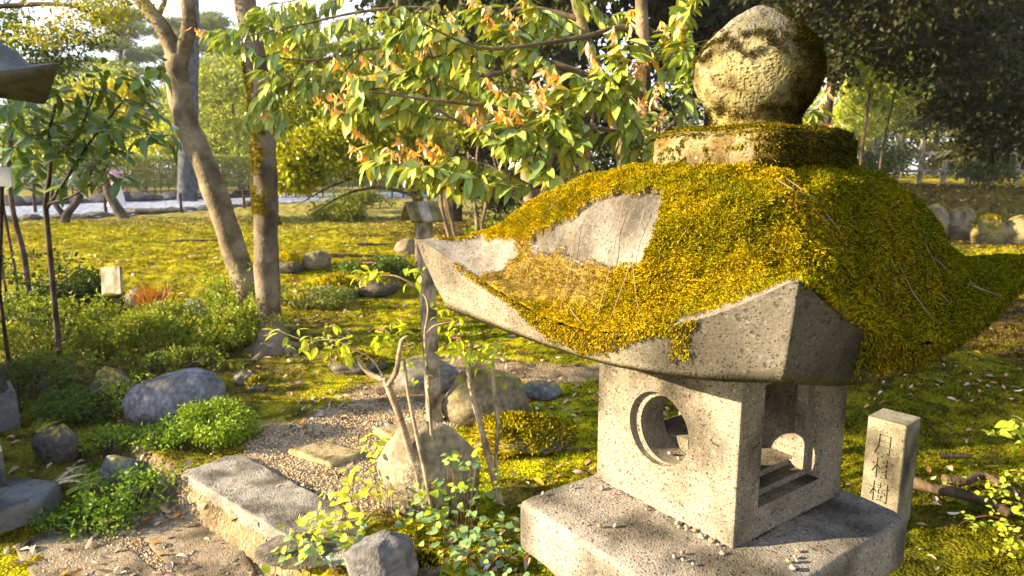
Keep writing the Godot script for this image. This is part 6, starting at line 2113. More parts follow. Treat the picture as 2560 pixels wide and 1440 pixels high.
# ---------------------------------------------------------------- far things
func hedge_and_fence() -> void:
	var c := on(-13.5, -35.0)
	var t := thing("clipped_hedge", "clipped hedge on bare stems behind a low bamboo trellis, across the plaza", "hedge", c)
	var xf := []
	var cols := PackedColorArray()
	for k in 9000:
		var p := Vector3(R(-9.0, 9.0), R(0.62, 2.05), R(-0.55, 0.55))
		if rng.randf() < 0.5:
			p.z = 0.55 + R(-0.06, 0.05)
		elif rng.randf() < 0.4:
			p.y = 2.05 + R(-0.06, 0.03)
		xf.append(aim(rdir(), (Vector3.UP + rdir()).normalized(), R(0.8, 1.3), p))
		cols.append(jit(mixc(lin(0.17, 0.22, 0.045), lin(0.27, 0.30, 0.06), rng.randf()), 0.25))
	many("foliage", spray(7, 0.13, 0.09, 0.05, 17), mats.leaf, xf, cols, t)
	for k in 26:
		var b := MB.new()
		var x := -8.8 + k * 0.7 + R(-0.1, 0.1)
		b.tube([Vector3(x, -0.1, R(-0.1, 0.1)), Vector3(x + R(-0.06, 0.06), 0.45, 0), Vector3(x, 0.95, 0)], [0.05, 0.04, 0.035], 6, lin(0.14, 0.11, 0.08))
		obj("stem", b.mesh(), mats.bark, t)
	for k in 12:
		var b := MB.new()
		var x := -8.6 + k * 1.55
		b.tube([Vector3(x, -0.1, 0.75), Vector3(x, 1.75, 0.75)], [0.035, 0.035], 6, lin(0.22, 0.17, 0.11))
		obj("post", b.mesh(), mats.bark, t)
	for k in 3:
		var b := MB.new()
		b.tube([Vector3(-8.8, 0.45 + k * 0.5, 0.79), Vector3(8.8, 0.45 + k * 0.5, 0.79)], [0.022, 0.022], 6, lin(0.24, 0.19, 0.12))
		obj("rail", b.mesh(), mats.bark, t)
	# little stakes with a rope line along the plaza's near side
	var sx := [Vector3(-14.591, -0.390, -21.000), Vector3(-12.140, -0.104, -20.500), Vector3(-10.605, -0.033, -22.000), Vector3(-9.358, -0.037, -24.000)]
	var sl := ["stake nearest the left edge on the plaza's border", "stake left of the crooked small tree on the plaza's border", "stake left of the forked trunk on the plaza's border", "stake between the two trunks on the plaza's border"]
	for k in 4:
		var p := on(sx[k].x, sx[k].z)
		var b := MB.new()
		b.tube([Vector3(0, -0.1, 0), Vector3(0, 0.62, 0)], [0.05, 0.045], 8)
		single("wooden_stake", b.mesh(), mats.dark_wood, "thin dark " + sl[k], "stake", p, 0.0, "stakes along the plaza")
	# timber fence on the bank at the right
	var f := on(13.6, -22.0)
	t = thing("timber_fence", "grey timber post-and-rail fence on the bank at the right, half in shade", "fence", f, deg_to_rad(-6))
	for k in 12:
		var b := MB.new()
		var x := -4.2 + k * 0.72
		var g := gh(f.x + x, f.z) - f.y
		b.box(Vector3(x, 0.62 + g, 0), Vector3(0.055, 0, 0), Vector3(0, 0.72 + (0.2 if k % 3 == 1 else 0.0), 0), Vector3(0, 0, 0.055))
		obj("post", b.mesh(), mats.fence_wood, t)
	for k in 2:
		var b := MB.new()
		b.box(Vector3(-0.2, 0.42 + k * 0.55, 0.06), Vector3(4.2, 0, 0), Vector3(0, 0.05, 0), Vector3(0, 0, 0.028))
		obj("rail", b.mesh(), mats.fence_wood, t)


func far_trees() -> void:
	var sp := spray(8, 0.30, 0.20, 0.10, 41)
	var big := spray(8, 0.42, 0.26, 0.14, 42)
	var sm := spray(9, 0.16, 0.085, 0.045, 43)
	var bl := lin(0.17, 0.23, 0.10)
	# pines over the plaza
	var pn := [[Vector3(-31.823, 1.220, -58.000), 13.5, 4.2, 0.4, "tall grey-green pine left of the forked trunk, behind the hedge"], [Vector3(-41.168, 1.175, -66.000), 11.0, 4.6, -0.6, "hazy pine far left, behind the maple sprays"], [Vector3(-33.960, 1.152, -70.000), 15.0, 4.8, 0.9, "distant pine right behind the forked trunk"], [Vector3(-24.950, 1.209, -60.000), 13.5, 4.6, -0.3, "layered pine seen between the two trunks"], [Vector3(-18.066, 1.288, -46.000), 8.5, 3.0, 0.7, "small layered garden pine between the trunks"], [Vector3(-18.620, 1.197, -62.000), 14.0, 4.8, 0.2, "pine behind the yellow-green tree right of the trunks"], [Vector3(-43.686, 1.197, -62.000), 8.0, 3.8, 0.6, "pine at the far left edge"], [Vector3(-47.903, 1.220, -58.000), 10.0, 3.8, 0.1, "pine just outside the left edge"], [Vector3(-15.363, 1.152, -70.000), 15.0, 5.0, -0.5, "farthest pine behind the laurel"]]
	for q in pn:
		pine(q[4], q[0], q[1], q[2], q[3], 3000, bl, lin(0.28, 0.31, 0.11), "pines beyond the plaza")
	# rounded light trees
	var tr := [[Vector3(-23.356, 1.550, -44.000), 4.6, 2.3, "yellow-green rounded tree left of the forked trunk", lin(0.22, 0.26, 0.03), lin(0.34, 0.34, 0.04)], [Vector3(-28.272, 1.550, -50.000), 5.2, 2.6, "olive rounded tree behind the rhododendron", lin(0.16, 0.17, 0.04), lin(0.24, 0.22, 0.05)], [Vector3(-17.950, 1.311, -42.000), 6.5, 2.3, "fresh green tree between the two trunks", lin(0.18, 0.26, 0.04), lin(0.28, 0.34, 0.06)], [Vector3(-19.059, 1.266, -50.000), 7.0, 3.0, "soft green tree right of the straight trunk, far off", lin(0.13, 0.18, 0.05), lin(0.2, 0.24, 0.06)], [Vector3(-29.941, 1.277, -48.000), 4.4, 2.6, "dull gold tree far left behind the rhododendron", lin(0.15, 0.14, 0.04), lin(0.22, 0.19, 0.05)], [Vector3(-30.526, 1.049, -44.000), 4.0, 2.4, "green bush-like tree at the left behind saplings", lin(0.10, 0.14, 0.03), lin(0.17, 0.19, 0.04)], [Vector3(-8.094, 0.981, -50.000), 5.5, 3.0, "grey-green tree far behind the laurel", lin(0.13, 0.15, 0.06), lin(0.19, 0.2, 0.08)]]
	tr.append_array([[Vector3(-14.139, 1.345, -36.000), 7.4, 3.0, "broad mid-green tree right behind the straight trunk", lin(0.11, 0.15, 0.05), lin(0.19, 0.21, 0.06)], [Vector3(-17.009, 1.334, -38.000), 7.0, 2.2, "grey-green tree seen just right of the forked trunk", lin(0.12, 0.15, 0.06), lin(0.19, 0.21, 0.07)], [Vector3(-27.365, 1.288, -46.000), 8.6, 3.4, "tall loose grey-green tree above the rhododendron", lin(0.13, 0.16, 0.06), lin(0.2, 0.22, 0.07)], [Vector3(-12.290, 1.334, -38.000), 7.6, 3.0, "mid-green tree filling the gap right of the straight trunk", lin(0.11, 0.15, 0.04), lin(0.19, 0.21, 0.05)]])
	for q in tr:
		background_tree("garden_tree", q[3], q[0], q[1], q[2], 0.13, sp, mats.leaf, 1.1, 1500, q[4], q[5], 0.18, lin(0.14, 0.11, 0.09), "rounded trees beyond the plaza")
	# tall dark trunk far behind the forked tree
	var base := on(Vector3(-14.187, 1.208, -30.000).x, -30.0)
	var t := thing("tall_tree", "tall slate-grey tree trunk far behind the forked tree", "tree", base)
	var b := MB.new()
	limb(b, [base + Vector3(0, -0.2, 0)] + [Vector3(-13.965, 2.229, -30.000), Vector3(-13.718, 4.400, -30.000), Vector3(-13.491, 6.355, -30.000), Vector3(-13.290, 8.422, -30.000), Vector3(-13.040, 11.504, -30.000)], 0.42, 0.24, 12, lin(0.12, 0.125, 0.14))
	obj("trunk", local(b, base), mats.smooth_bark, t)
	crown(t, lumpy(Vector3(-12.722, 13.445, -30.000), Vector3(4.0, 2.0, 3.0), 10), 1200, big, mats.leaf, 1.2, lin(0.05, 0.07, 0.02), lin(0.09, 0.11, 0.03), 0.3)
	# yellow-green small-leaved tree right of the trunks
	base = Vector3(-1.284, 0.560, -9.500)
	base = on(base.x, base.z)
	t = thing("small_leaved_tree", "small-leaved yellow-green tree with low twiggy boughs, right of the straight trunk", "tree", base)
	b = MB.new()
	var bk := lin(0.26, 0.20, 0.12)
	limb(b, [base + Vector3(0, -0.1, 0)] + [Vector3(-1.276, 0.894, -9.500), Vector3(-1.372, 1.496, -9.500), Vector3(-1.517, 2.190, -9.500), Vector3(-1.548, 2.969, -9.500), Vector3(-1.466, 3.974, -9.500)], 0.09, 0.03, 8, bk)
	for w in [[Vector3(-1.294, 1.284, -9.300), Vector3(-1.611, 1.497, -9.300), Vector3(-2.043, 1.444, -9.300), Vector3(-2.481, 1.284, -9.300), Vector3(-2.981, 1.016, -9.300)], [Vector3(-1.297, 1.177, -9.300), Vector3(-1.726, 1.284, -9.300), Vector3(-2.159, 1.231, -9.300), Vector3(-2.602, 1.016, -9.300), Vector3(-2.826, 0.881, -9.300)], [Vector3(-1.341, 1.550, -9.300), Vector3(-1.817, 1.761, -9.300), Vector3(-2.296, 1.813, -9.300), Vector3(-2.782, 1.708, -9.300)], [Vector3(-1.451, 2.026, -9.400), Vector3(-2.033, 2.288, -9.400), Vector3(-2.565, 2.339, -9.400), Vector3(-3.105, 2.236, -9.400)], [Vector3(-1.489, 2.597, -9.400), Vector3(-2.015, 2.751, -9.400), Vector3(-2.542, 2.802, -9.400), Vector3(-2.972, 2.700, -9.400)], [Vector3(-1.319, 1.391, -9.300), Vector3(-1.771, 1.550, -9.300), Vector3(-1.927, 1.682, -9.300), Vector3(-2.142, 1.655, -9.300)]]:
		limb(b, w, 0.03, 0.006, 6, bk)
	obj("trunk", local(b, base), mats.twig, t)
	crown(t, [[Vector3(-2.744, 2.433, -9.300), Vector3(0.75, 0.5, 0.5), 1.0], [Vector3(-2.227, 2.177, -9.300), Vector3(0.7, 0.5, 0.5), 1.0], [Vector3(-2.644, 1.758, -9.200), Vector3(0.6, 0.35, 0.45), 1.0], [Vector3(-2.035, 1.655, -9.300), Vector3(0.5, 0.25, 0.4), 0.6], [Vector3(-2.869, 1.498, -9.200), Vector3(0.35, 0.25, 0.3), 0.6], [Vector3(-1.605, 2.288, -9.400), Vector3(0.6, 0.6, 0.5), 0.9], [Vector3(-2.139, 2.867, -9.500), Vector3(0.9, 0.5, 0.6), 1.0], [Vector3(-2.910, 3.036, -9.600), Vector3(0.5, 0.35, 0.5), 0.6], [Vector3(-1.216, 1.659, -9.600), Vector3(0.5, 0.5, 0.5), 0.6], [Vector3(-1.253, 2.999, -9.700), Vector3(0.7, 0.7, 0.6), 0.7], [Vector3(-3.051, 2.016, -9.200), Vector3(0.25, 0.35, 0.3), 0.4]], 9500, sm, mats.leaf_shiny, 0.82, lin(0.12, 0.17, 0.02), lin(0.38, 0.38, 0.04), 0.3, "crown", 1.55)
	# crooked little trees on the lawn's edge
	base = Vector3(-11.453, -0.170, -17.500)
	base = on(base.x, base.z)
	t = thing("crooked_tree", "small crooked dark tree that forks low, on the lawn at the left", "tree", base)
	b = MB.new()
	limb(b, [base + Vector3(0, -0.1, 0)] + [Vector3(-11.449, 0.138, -17.500), Vector3(-11.358, 0.393, -17.500), Vector3(-11.044, 0.748, -17.500), Vector3(-10.847, 1.151, -17.500), Vector3(-10.480, 1.748, -17.500), Vector3(-10.187, 2.437, -17.500)], 0.13, 0.05, 8, lin(0.12, 0.10, 0.09))
	limb(b, [Vector3(-11.390, 0.291, -17.500), Vector3(-11.576, 0.545, -17.500), Vector3(-11.693, 0.849, -17.500), Vector3(-11.534, 1.351, -17.500)], 0.09, 0.03, 8, lin(0.12, 0.10, 0.09))
	obj("trunk", local(b, base), mats.bark, t)
	crown(t, lumpy(Vector3(-10.829, 2.241, -17.500), Vector3(1.3, 0.9, 1.0), 10), 900, sm, mats.leaf, 1.6, lin(0.07, 0.10, 0.025), lin(0.13, 0.15, 0.03), 0.3)
	base = Vector3(-11.393, 0.111, -20.000)
	base = on(base.x, base.z)
	t = thing("crooked_tree", "leaning grey tree with twisted boughs on a moss mound by the plaza", "tree", base)
	b = MB.new()
	limb(b, [base + Vector3(0.1, -0.1, 0)] + [Vector3(-11.434, 0.286, -20.000), Vector3(-11.679, 0.749, -20.000), Vector3(-11.771, 1.322, -20.000), Vector3(-11.805, 1.777, -20.000), Vector3(-11.551, 2.564, -20.000), Vector3(-11.290, 3.450, -20.000)], 0.17, 0.05, 8, lin(0.2, 0.17, 0.14))
	limb(b, [Vector3(-11.782, 1.664, -20.000), Vector3(-11.918, 2.340, -20.000), Vector3(-11.745, 2.898, -20.000), Vector3(-11.540, 3.560, -20.000)], 0.08, 0.03, 8, lin(0.12, 0.10, 0.09))
	obj("trunk", local(b, base), mats.bark, t)
	crown(t, lumpy(Vector3(-11.256, 3.230, -20.000), Vector3(1.3, 0.7, 1.0), 10), 700, sm, mats.leaf, 1.8, lin(0.16, 0.17, 0.03), lin(0.25, 0.22, 0.03), 0.3)
	# the dark evergreens in the middle and to the right
	var ev := [[Vector3(1.2, 0, -15.5), 11.0, 3.4, "dense dark evergreen behind the laurel, in the centre", 0.16], [Vector3(4.6, 0, -16.5), 12.0, 3.6, "dense dark evergreen behind the lantern's finial", 0.22], [Vector3(8.2, 0, -20.5), 12.0, 3.6, "tall dark evergreen right of the finial, on the bank", 0.34], [Vector3(-1.6, 0, -18.5), 9.0, 2.6, "dark green tree between the laurel and the yellow-green tree", 0.3], [Vector3(15.5, 0, -19.0), 11.0, 3.6, "dark evergreen at the right edge behind the bank", 0.3], [Vector3(12.0, 0, -27.0), 11.0, 4.0, "dark evergreen behind the timber fence", 0.3], [Vector3(24.0, 0, -37.0), 12.0, 4.6, "dark evergreen far behind the fence, closing the gap at the right", 0.06], [Vector3(19.0, 0, -28.0), 13.0, 4.5, "dark evergreen beyond the fence's right end", 0.2]]
	for q in ev:
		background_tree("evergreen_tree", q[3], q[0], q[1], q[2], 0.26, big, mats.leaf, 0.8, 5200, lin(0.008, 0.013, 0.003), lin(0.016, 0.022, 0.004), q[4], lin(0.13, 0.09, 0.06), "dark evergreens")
	# overhanging dark boughs at the top right
	base = on(8.4, -9.0)
	t = thing("overhanging_tree", "dark tree whose ragged boughs hang over the top right corner", "tree", base)
	b = MB.new()
	limb(b, [base + Vector3(0, -0.2, 0), base + Vector3(0.1, 1.5, 0), base + Vector3(0, 3.2, 0), base + Vector3(-0.2, 5.5, 0)], 0.2, 0.12, 10, lin(0.1, 0.075, 0.05))
	limb(b, [base + Vector3(0, 3.0, 0), base + Vector3(-2.0, 3.1, 0.3), base + Vector3(-4.2, 2.9, 0.5)], 0.07, 0.015, 7, lin(0.1, 0.075, 0.05))
	obj("trunk", local(b, base), mats.bark, t)
	crown(t, [[Vector3(4.016, 3.339, -8.600), Vector3(0.8, 0.5, 0.6), 1.0], [Vector3(5.014, 3.148, -8.800), Vector3(0.9, 0.55, 0.6), 1.0], [Vector3(5.916, 2.895, -9.000), Vector3(0.8, 0.6, 0.7), 1.0], [Vector3(6.491, 2.355, -9.000), Vector3(0.4, 0.6, 0.6), 0.7], [Vector3(5.956, 2.373, -9.200), Vector3(0.45, 0.2, 0.4), 0.5], [Vector3(4.533, 4.170, -9.000), Vector3(2.2, 0.9, 1.4), 1.8], [Vector3(6.470, 1.869, -9.400), Vector3(0.5, 0.25, 0.5), 0.5], [Vector3(4.054, 2.865, -8.800), Vector3(0.3, 0.3, 0.4), 0.4]], 3400, sm, mats.leaf, 1.15, lin(0.007, 0.009, 0.002), lin(0.018, 0.020, 0.004), 0.3)
	# lit trees seen through the gap on the right
	var lt := [[Vector3(19.0, 0, -38.0), 7.5, 3.2, "sunlit green tree in the gap right of the finial"], [Vector3(25.5, 0, -42.0), 8.5, 3.6, "sunlit tree farther right in the gap, behind the fence"], [Vector3(32.0, 0, -44.0), 9.0, 3.8, "sunlit tree at the far right, mostly hidden by dark boughs"]]
	for q in lt:
		background_tree("garden_tree", q[3], q[0], q[1], q[2], 0.15, sp, mats.leaf, 1.0, 1700, lin(0.11, 0.15, 0.03), lin(0.20, 0.22, 0.04), 0.12, lin(0.14, 0.11, 0.09), "sunlit trees behind the fence")
	# thin stems between lantern and fence
	for q in [[[Vector3(6.526, 1.550, -13.000), Vector3(6.560, 2.426, -13.000), Vector3(6.591, 3.140, -13.000), Vector3(6.591, 3.702, -13.000), Vector3(6.563, 4.391, -13.000)], "thin young tree right of the finial, left one of two"], [[Vector3(7.166, 1.550, -13.500), Vector3(7.218, 2.234, -13.500), Vector3(7.307, 2.907, -13.500), Vector3(7.326, 3.494, -13.500)], "thin young tree right of the finial, right one of two"]]:
		var p: Array = q[0]
		base = on(p[0].x, p[0].z)
		t = thing("young_tree", q[1], "tree", base)
		b = MB.new()
		limb(b, [base] + p, 0.035, 0.012, 6, lin(0.15, 0.11, 0.07))
		obj("trunk", local(b, base), mats.bark, t)
		crown(t, [[p[3], Vector3(0.7, 0.35, 0.5), 1.0], [p[2], Vector3(0.5, 0.2, 0.4), 0.6]], 260, sm, mats.leaf, 1.3, lin(0.09, 0.13, 0.02), lin(0.17, 0.19, 0.03), 0.3)
	# leafy undergrowth along the bank top and in the middle distance
	var ug := [[Vector3(12.852, 1.334, -19.000), Vector3(1.0, 0.45, 0.7), "shrub with pale glossy leaves right of the timber fence"], [Vector3(9.655, 1.022, -18.500), Vector3(1.3, 0.6, 0.8), "green shrub just right of the lantern roof, on the bank"], [Vector3(0.079, 0.382, -13.500), Vector3(0.6, 0.3, 0.4), "leafy low plant under the laurel, behind the lantern roof's left tip"], [Vector3(-0.353, 0.300, -12.000), Vector3(0.5, 0.2, 0.4), "bright leafy plant behind the lantern roof's left tip"], [Vector3(-4.511, 0.517, -18.000), Vector3(0.8, 0.2, 0.4), "small tuft of green on the open lawn"], [Vector3(-5.584, 0.450, -24.000), Vector3(1.8, 0.35, 0.6), "grassy green strip by the plaza right of the trunks"]]
	for q in [[Vector3(-0.2, 0, -18.5), Vector3(1.8, 1.5, 0.8), "dark broad bush in the shade behind the multi-stemmed shrub"], [Vector3(2.6, 0, -17.5), Vector3(2.4, 2.0, 1.0), "dark broad bush in the shade behind the lantern's dome"], [Vector3(5.6, 0, -19.0), Vector3(1.5, 0.8, 0.8), "dark bush on the bank behind the finial"], [Vector3(0.9, 0, -24.0), Vector3(3.6, 2.2, 1.2), "long dark bush closing the view under the evergreens"], [Vector3(10.0, 0, -25.5), Vector3(2.4, 0.9, 1.0), "dark bush behind the timber fence's left end"], [Vector3(17.0, 0, -24.5), Vector3(2.2, 0.9, 1.0), "dark bush behind the timber fence's right end"]]:
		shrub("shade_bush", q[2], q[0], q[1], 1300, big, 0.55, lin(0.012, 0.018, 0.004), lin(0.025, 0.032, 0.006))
	for k in ug.size():
		shrub("undergrowth", ug[k][2], ug[k][0], ug[k][1], 700, sm, 1.1, lin(0.04, 0.07, 0.018) if k < 3 else lin(0.10, 0.15, 0.02), lin(0.09, 0.12, 0.03) if k < 3 else lin(0.2, 0.22, 0.03))
	# bare stems of a multi-stemmed shrub behind the wooden post, and the tan trunk
	base = Vector3(-0.202, 0.622, -11.500)
	base = on(base.x, base.z)
	t = thing("multistem_shrub", "multi-stemmed shrub of bare pale stems behind the wooden post", "shrub", base)
	for w in [[Vector3(-1.029, 0.373, -11.300), Vector3(-1.152, 0.901, -11.300), Vector3(-1.176, 1.421, -11.300), Vector3(-1.230, 1.996, -11.300)], [Vector3(-0.930, 0.340, -11.300), Vector3(-1.041, 0.901, -11.300), Vector3(-1.109, 1.486, -11.300), Vector3(-1.034, 2.123, -11.300)], [Vector3(-0.574, 0.420, -11.500), Vector3(-0.604, 0.823, -11.500), Vector3(-0.666, 1.288, -11.500), Vector3(-0.727, 1.810, -11.500)], [Vector3(-0.505, 0.622, -11.500), Vector3(-0.435, 1.023, -11.500), Vector3(-0.598, 1.419, -11.500), Vector3(-0.526, 2.133, -11.500)], [Vector3(0.335, 0.823, -11.500), Vector3(0.000, 1.089, -11.500), Vector3(-0.199, 1.419, -11.500), Vector3(-0.330, 1.810, -11.500)], [Vector3(1.067, 1.222, -11.500), Vector3(1.258, 1.680, -11.500), Vector3(1.311, 2.325, -11.500), Vector3(1.428, 2.957, -11.500)]]:
		b = MB.new()
		limb(b, [on(w[0].x, w[0].z)] + w, 0.04, 0.018, 6, lin(0.28, 0.2, 0.12))
		obj("stem", local(b, base), mats.smooth_bark, t)
	crown(t, lumpy(Vector3(-0.522, 2.579, -11.500), Vector3(1.3, 0.9, 0.8), 8), 900, sm, mats.leaf, 1.1, lin(0.06, 0.08, 0.015), lin(0.13, 0.13, 0.02), 0.35)
	base = on(Vector3(0.366, 0.541, -12.500).x, -12.5)
	t = thing("tan_tree", "short sunlit tan trunk below the laurel, behind the lantern roof", "tree", base)
	b = MB.new()
	limb(b, [base + Vector3(0, -0.2, 0)] + [Vector3(0.349, 0.977, -12.500), Vector3(0.274, 1.479, -12.500), Vector3(0.143, 2.392, -12.500), Vector3(0.070, 3.753, -12.500)], 0.16, 0.1, 10, lin(0.36, 0.27, 0.15))
	obj("trunk", local(b, base), mats.smooth_bark, t)
	crown(t, lumpy(Vector3(0.069, 4.933, -12.500), Vector3(1.8, 1.0, 1.2), 8), 900, big, mats.leaf, 0.6, lin(0.03, 0.045, 0.012), lin(0.06, 0.075, 0.018), 0.3)
	base = on(Vector3(0.723, 0.501, -13.000).x, -13.0)
	t = thing("dark_tree", "dark tree trunk right beside the sunlit tan one", "tree", base)
	b = MB.new()
	limb(b, [base + Vector3(0, -0.2, 0)] + [Vector3(0.696, 0.954, -13.000), Vector3(0.749, 1.697, -13.000), Vector3(0.881, 3.140, -13.000), Vector3(1.008, 4.528, -13.000), Vector3(1.055, 6.189, -13.000)], 0.2, 0.13, 10, lin(0.08, 0.06, 0.045))
	obj("trunk", local(b, base), mats.bark, t)
	crown(t, lumpy(Vector3(1.060, 5.863, -13.000), Vector3(2.2, 1.2, 1.4), 8), 1500, big, mats.leaf, 0.6, lin(0.02, 0.032, 0.010), lin(0.04, 0.055, 0.014), 0.2)
	# the belt of trees that closes the garden all round
	var belt := [[-52, -62, "far tree of the belt, outside the left edge"], [-40, -66, "far tree of the belt at the left edge, behind the maple"], [-30, -72, "far round tree behind the hedge's left half"], [-19, -75, "far round tree behind the hedge's right half"], [-9, -70, "far tree behind the straight trunk"], [0, -66, "far tree behind the yellow-green tree"], [9, -60, "far tree behind the laurel"], [17, -58, "far tree behind the finial"], [24, -56, "far pale tree in the gap right of the finial"], [31, -58, "far tree behind the timber fence"], [40, -56, "far tree at the right edge"], [52, -52, "far tree of the belt, outside the right edge"]]
	for k in belt.size():
		background_tree("garden_tree", belt[k][2], Vector3(belt[k][0], 0, belt[k][1]), 8.0 + 1.4 * sin(k * 2.1), 5.6, 0.2, big, mats.leaf, 1.5, 1500, lin(0.11, 0.15, 0.04), lin(0.19, 0.21, 0.05), 0.04, lin(0.14, 0.11, 0.09), "belt of trees round the garden")
	shrub("undergrowth", "sunlit grassy bank of low bushes behind the timber fence", Vector3(21.0, 0, -36.0), Vector3(8.0, 1.0, 1.2), 1600, big, 0.8, lin(0.16, 0.18, 0.02), lin(0.26, 0.25, 0.03))
	# added pine out of view, its flat crown shaped to shade ground beyond lantern
	base = on(-12.0, -2.4)
	t = thing("added_shade_pine", "added unseen flat-topped pine outside the left edge, shaped to shade ground beyond the lantern", "tree", base)
	b = MB.new()
	limb(b, [base + Vector3(0, -0.2, 0), base + Vector3(0.2, 1.8, 0), base + Vector3(-0.1, 3.6, 0.1), base + Vector3(0, 4.7, 0)], 0.16, 0.08, 10, lin(0.17, 0.10, 0.065))
	for k in 8:
		var a := k * 0.8
		limb(b, [base + Vector3(0, 4.2, 0), base + Vector3(cos(a) * 0.8, 4.45, sin(a) * 0.7), base + Vector3(cos(a) * 1.7, 4.6, sin(a) * 1.4)], 0.05, 0.012, 6, lin(0.17, 0.10, 0.065))
	obj("trunk", local(b, base), mats.bark, t)
	var pads := []
	for k in 16:
		pads.append([base + Vector3(R(-1.5, 1.5), 4.88 + R(-0.1, 0.1), R(-0.8, 0.8)), Vector3(0.62, 0.2, 0.45), 1.0])
	crown(t, pads, 2600, needle_tuft(11, 0.22, 0.014, 0.9, 8), mats.needle, 1.0, lin(0.09, 0.12, 0.03), lin(0.15, 0.17, 0.04), 0.1)
	# the wood goes on to the right and behind the viewer
	for q in [[Vector3(5.2, 0, 0.4), 8.0, 2.3, "dark evergreen outside the right edge of the view"], [Vector3(7.8, 0, -4.2), 9.0, 2.6, "dark evergreen outside the right edge, beyond the first one"], [Vector3(3.6, 0, 4.6), 8.5, 2.4, "dark evergreen behind the viewer to the right"], [Vector3(7.5, 0, 4.5), 10.0, 3.0, "tall dark evergreen behind the viewer, far right"]]:
		background_tree("evergreen_tree", q[3], q[0], q[1], q[2], 0.2, big, mats.leaf, 0.8, 3000, lin(0.011, 0.016, 0.003), lin(0.018, 0.025, 0.004), 0.08, lin(0.13, 0.09, 0.06), "dark evergreens")
	# a shrub added out of view to the left to shade the near ground
	shrub("azalea", "added unseen azalea outside the left edge, put in to shade the near shrubs", Vector3(-4.5, 0, -3.7), Vector3(0.55, 0.6, 1.3), 4200, spray(9, 0.06, 0.04, 0.02, 33), 1.5, lin(0.06, 0.10, 0.02), lin(0.12, 0.15, 0.03))


func person() -> void:
	# a visitor in a pale dress, seen through the leaves across the plaza
	var at := Vector3(-13.612, 0.000, -23.654)
	at = on(at.x, at.z)
	var t := thing("person", "person in a long white dress and pink top, standing on the plaza behind the leaves", "person", at, 0.6)
	var J := [[Vector3(0, 0.92, 0), Vector3(0, 1.18, 0), 0.125, 0.10], [Vector3(0, 1.18, 0), Vector3(0, 1.36, 0), 0.115, 0.12], [Vector3(-0.16, 1.36, 0), Vector3(0.16, 1.36, 0), 0.06, 0.06], [Vector3(0, 1.40, 0), Vector3(0, 1.50, 0.01), 0.05, 0.045], [Vector3(0, 1.55, 0.015), Vector3(0, 1.61, 0.005), 0.078, 0.09], [Vector3(0, 1.545, 0.095), Vector3(0, 1.53, 0.105), 0.018, 0.016],
		[Vector3(-0.18, 1.36, 0), Vector3(-0.24, 1.10, 0.03), 0.046, 0.038], [Vector3(-0.24, 1.10, 0.03), Vector3(-0.10, 1.08, 0.2), 0.036, 0.026], [Vector3(0.18, 1.36, 0), Vector3(0.24, 1.10, 0.03), 0.046, 0.038], [Vector3(0.24, 1.10, 0.03), Vector3(0.10, 1.10, 0.2), 0.036, 0.026], [Vector3(-0.10, 1.08, 0.2), Vector3(-0.05, 1.09, 0.26), 0.028, 0.018], [Vector3(0.10, 1.10, 0.2), Vector3(0.05, 1.11, 0.26), 0.028, 0.018],
		[Vector3(-0.09, 0.92, 0), Vector3(-0.09, 0.50, 0.01), 0.085, 0.055], [Vector3(-0.09, 0.50, 0.01), Vector3(-0.09, 0.09, -0.01), 0.054, 0.036], [Vector3(0.09, 0.92, 0), Vector3(0.09, 0.50, 0.01), 0.085, 0.055], [Vector3(0.09, 0.50, 0.01), Vector3(0.09, 0.09, -0.01), 0.054, 0.036], [Vector3(-0.09, 0.045, -0.02), Vector3(-0.10, 0.035, 0.15), 0.04, 0.03], [Vector3(0.09, 0.045, -0.02), Vector3(0.10, 0.035, 0.15), 0.04, 0.03]]
	var b := nets(J, Vector3(-0.36, -0.03, -0.2), Vector3(0.36, 1.76, 0.36), 0.022, 0.03)
	obj("body", b.mesh(), mats.skin, t)
	var top := MB.new()
	top.tube([Vector3(0, 0.90, 0), Vector3(0, 1.05, 0), Vector3(0, 1.2, 0), Vector3(0, 1.34, 0), Vector3(0, 1.41, 0)], [0.165, 0.155, 0.16, 0.165, 0.075], 20)
	for s in [-1, 1]:
		top.tube([Vector3(0.14 * s, 1.37, 0), Vector3(0.21 * s, 1.28, 0.01), Vector3(0.245 * s, 1.10, 0.03), Vector3(0.19 * s, 1.09, 0.1)], [0.062, 0.062, 0.054, 0.046], 10)
	obj("top", top.mesh(), mats.pink_cloth, t)
	var skirt := MB.new()
	var n := 48
	for j in 12:
		var f := j / 11.0
		for k in n:
			var a := TAU * k / n
			var r := lerpf(0.16, 0.27, f) * (1.0 + 0.10 * f * sin(a * 9.0))
			skirt.vert(Vector3(cos(a) * r, lerpf(0.96, 0.12, f), sin(a) * r))
	for j in 11:
		for k in n:
			var k2 := (k + 1) % n
			skirt.quad(j * n + k, (j + 1) * n + k, (j + 1) * n + k2, j * n + k2)
	obj("skirt", skirt.mesh(), mats.white_cloth, t)
	var hair := boulder(Vector3(0.112, 0.125, 0.108), 3, 0.05, 0, Color.WHITE, 0.0, 16)
	obj("hair", hair, mats.hair, t).position = Vector3(0, 1.635, -0.028)


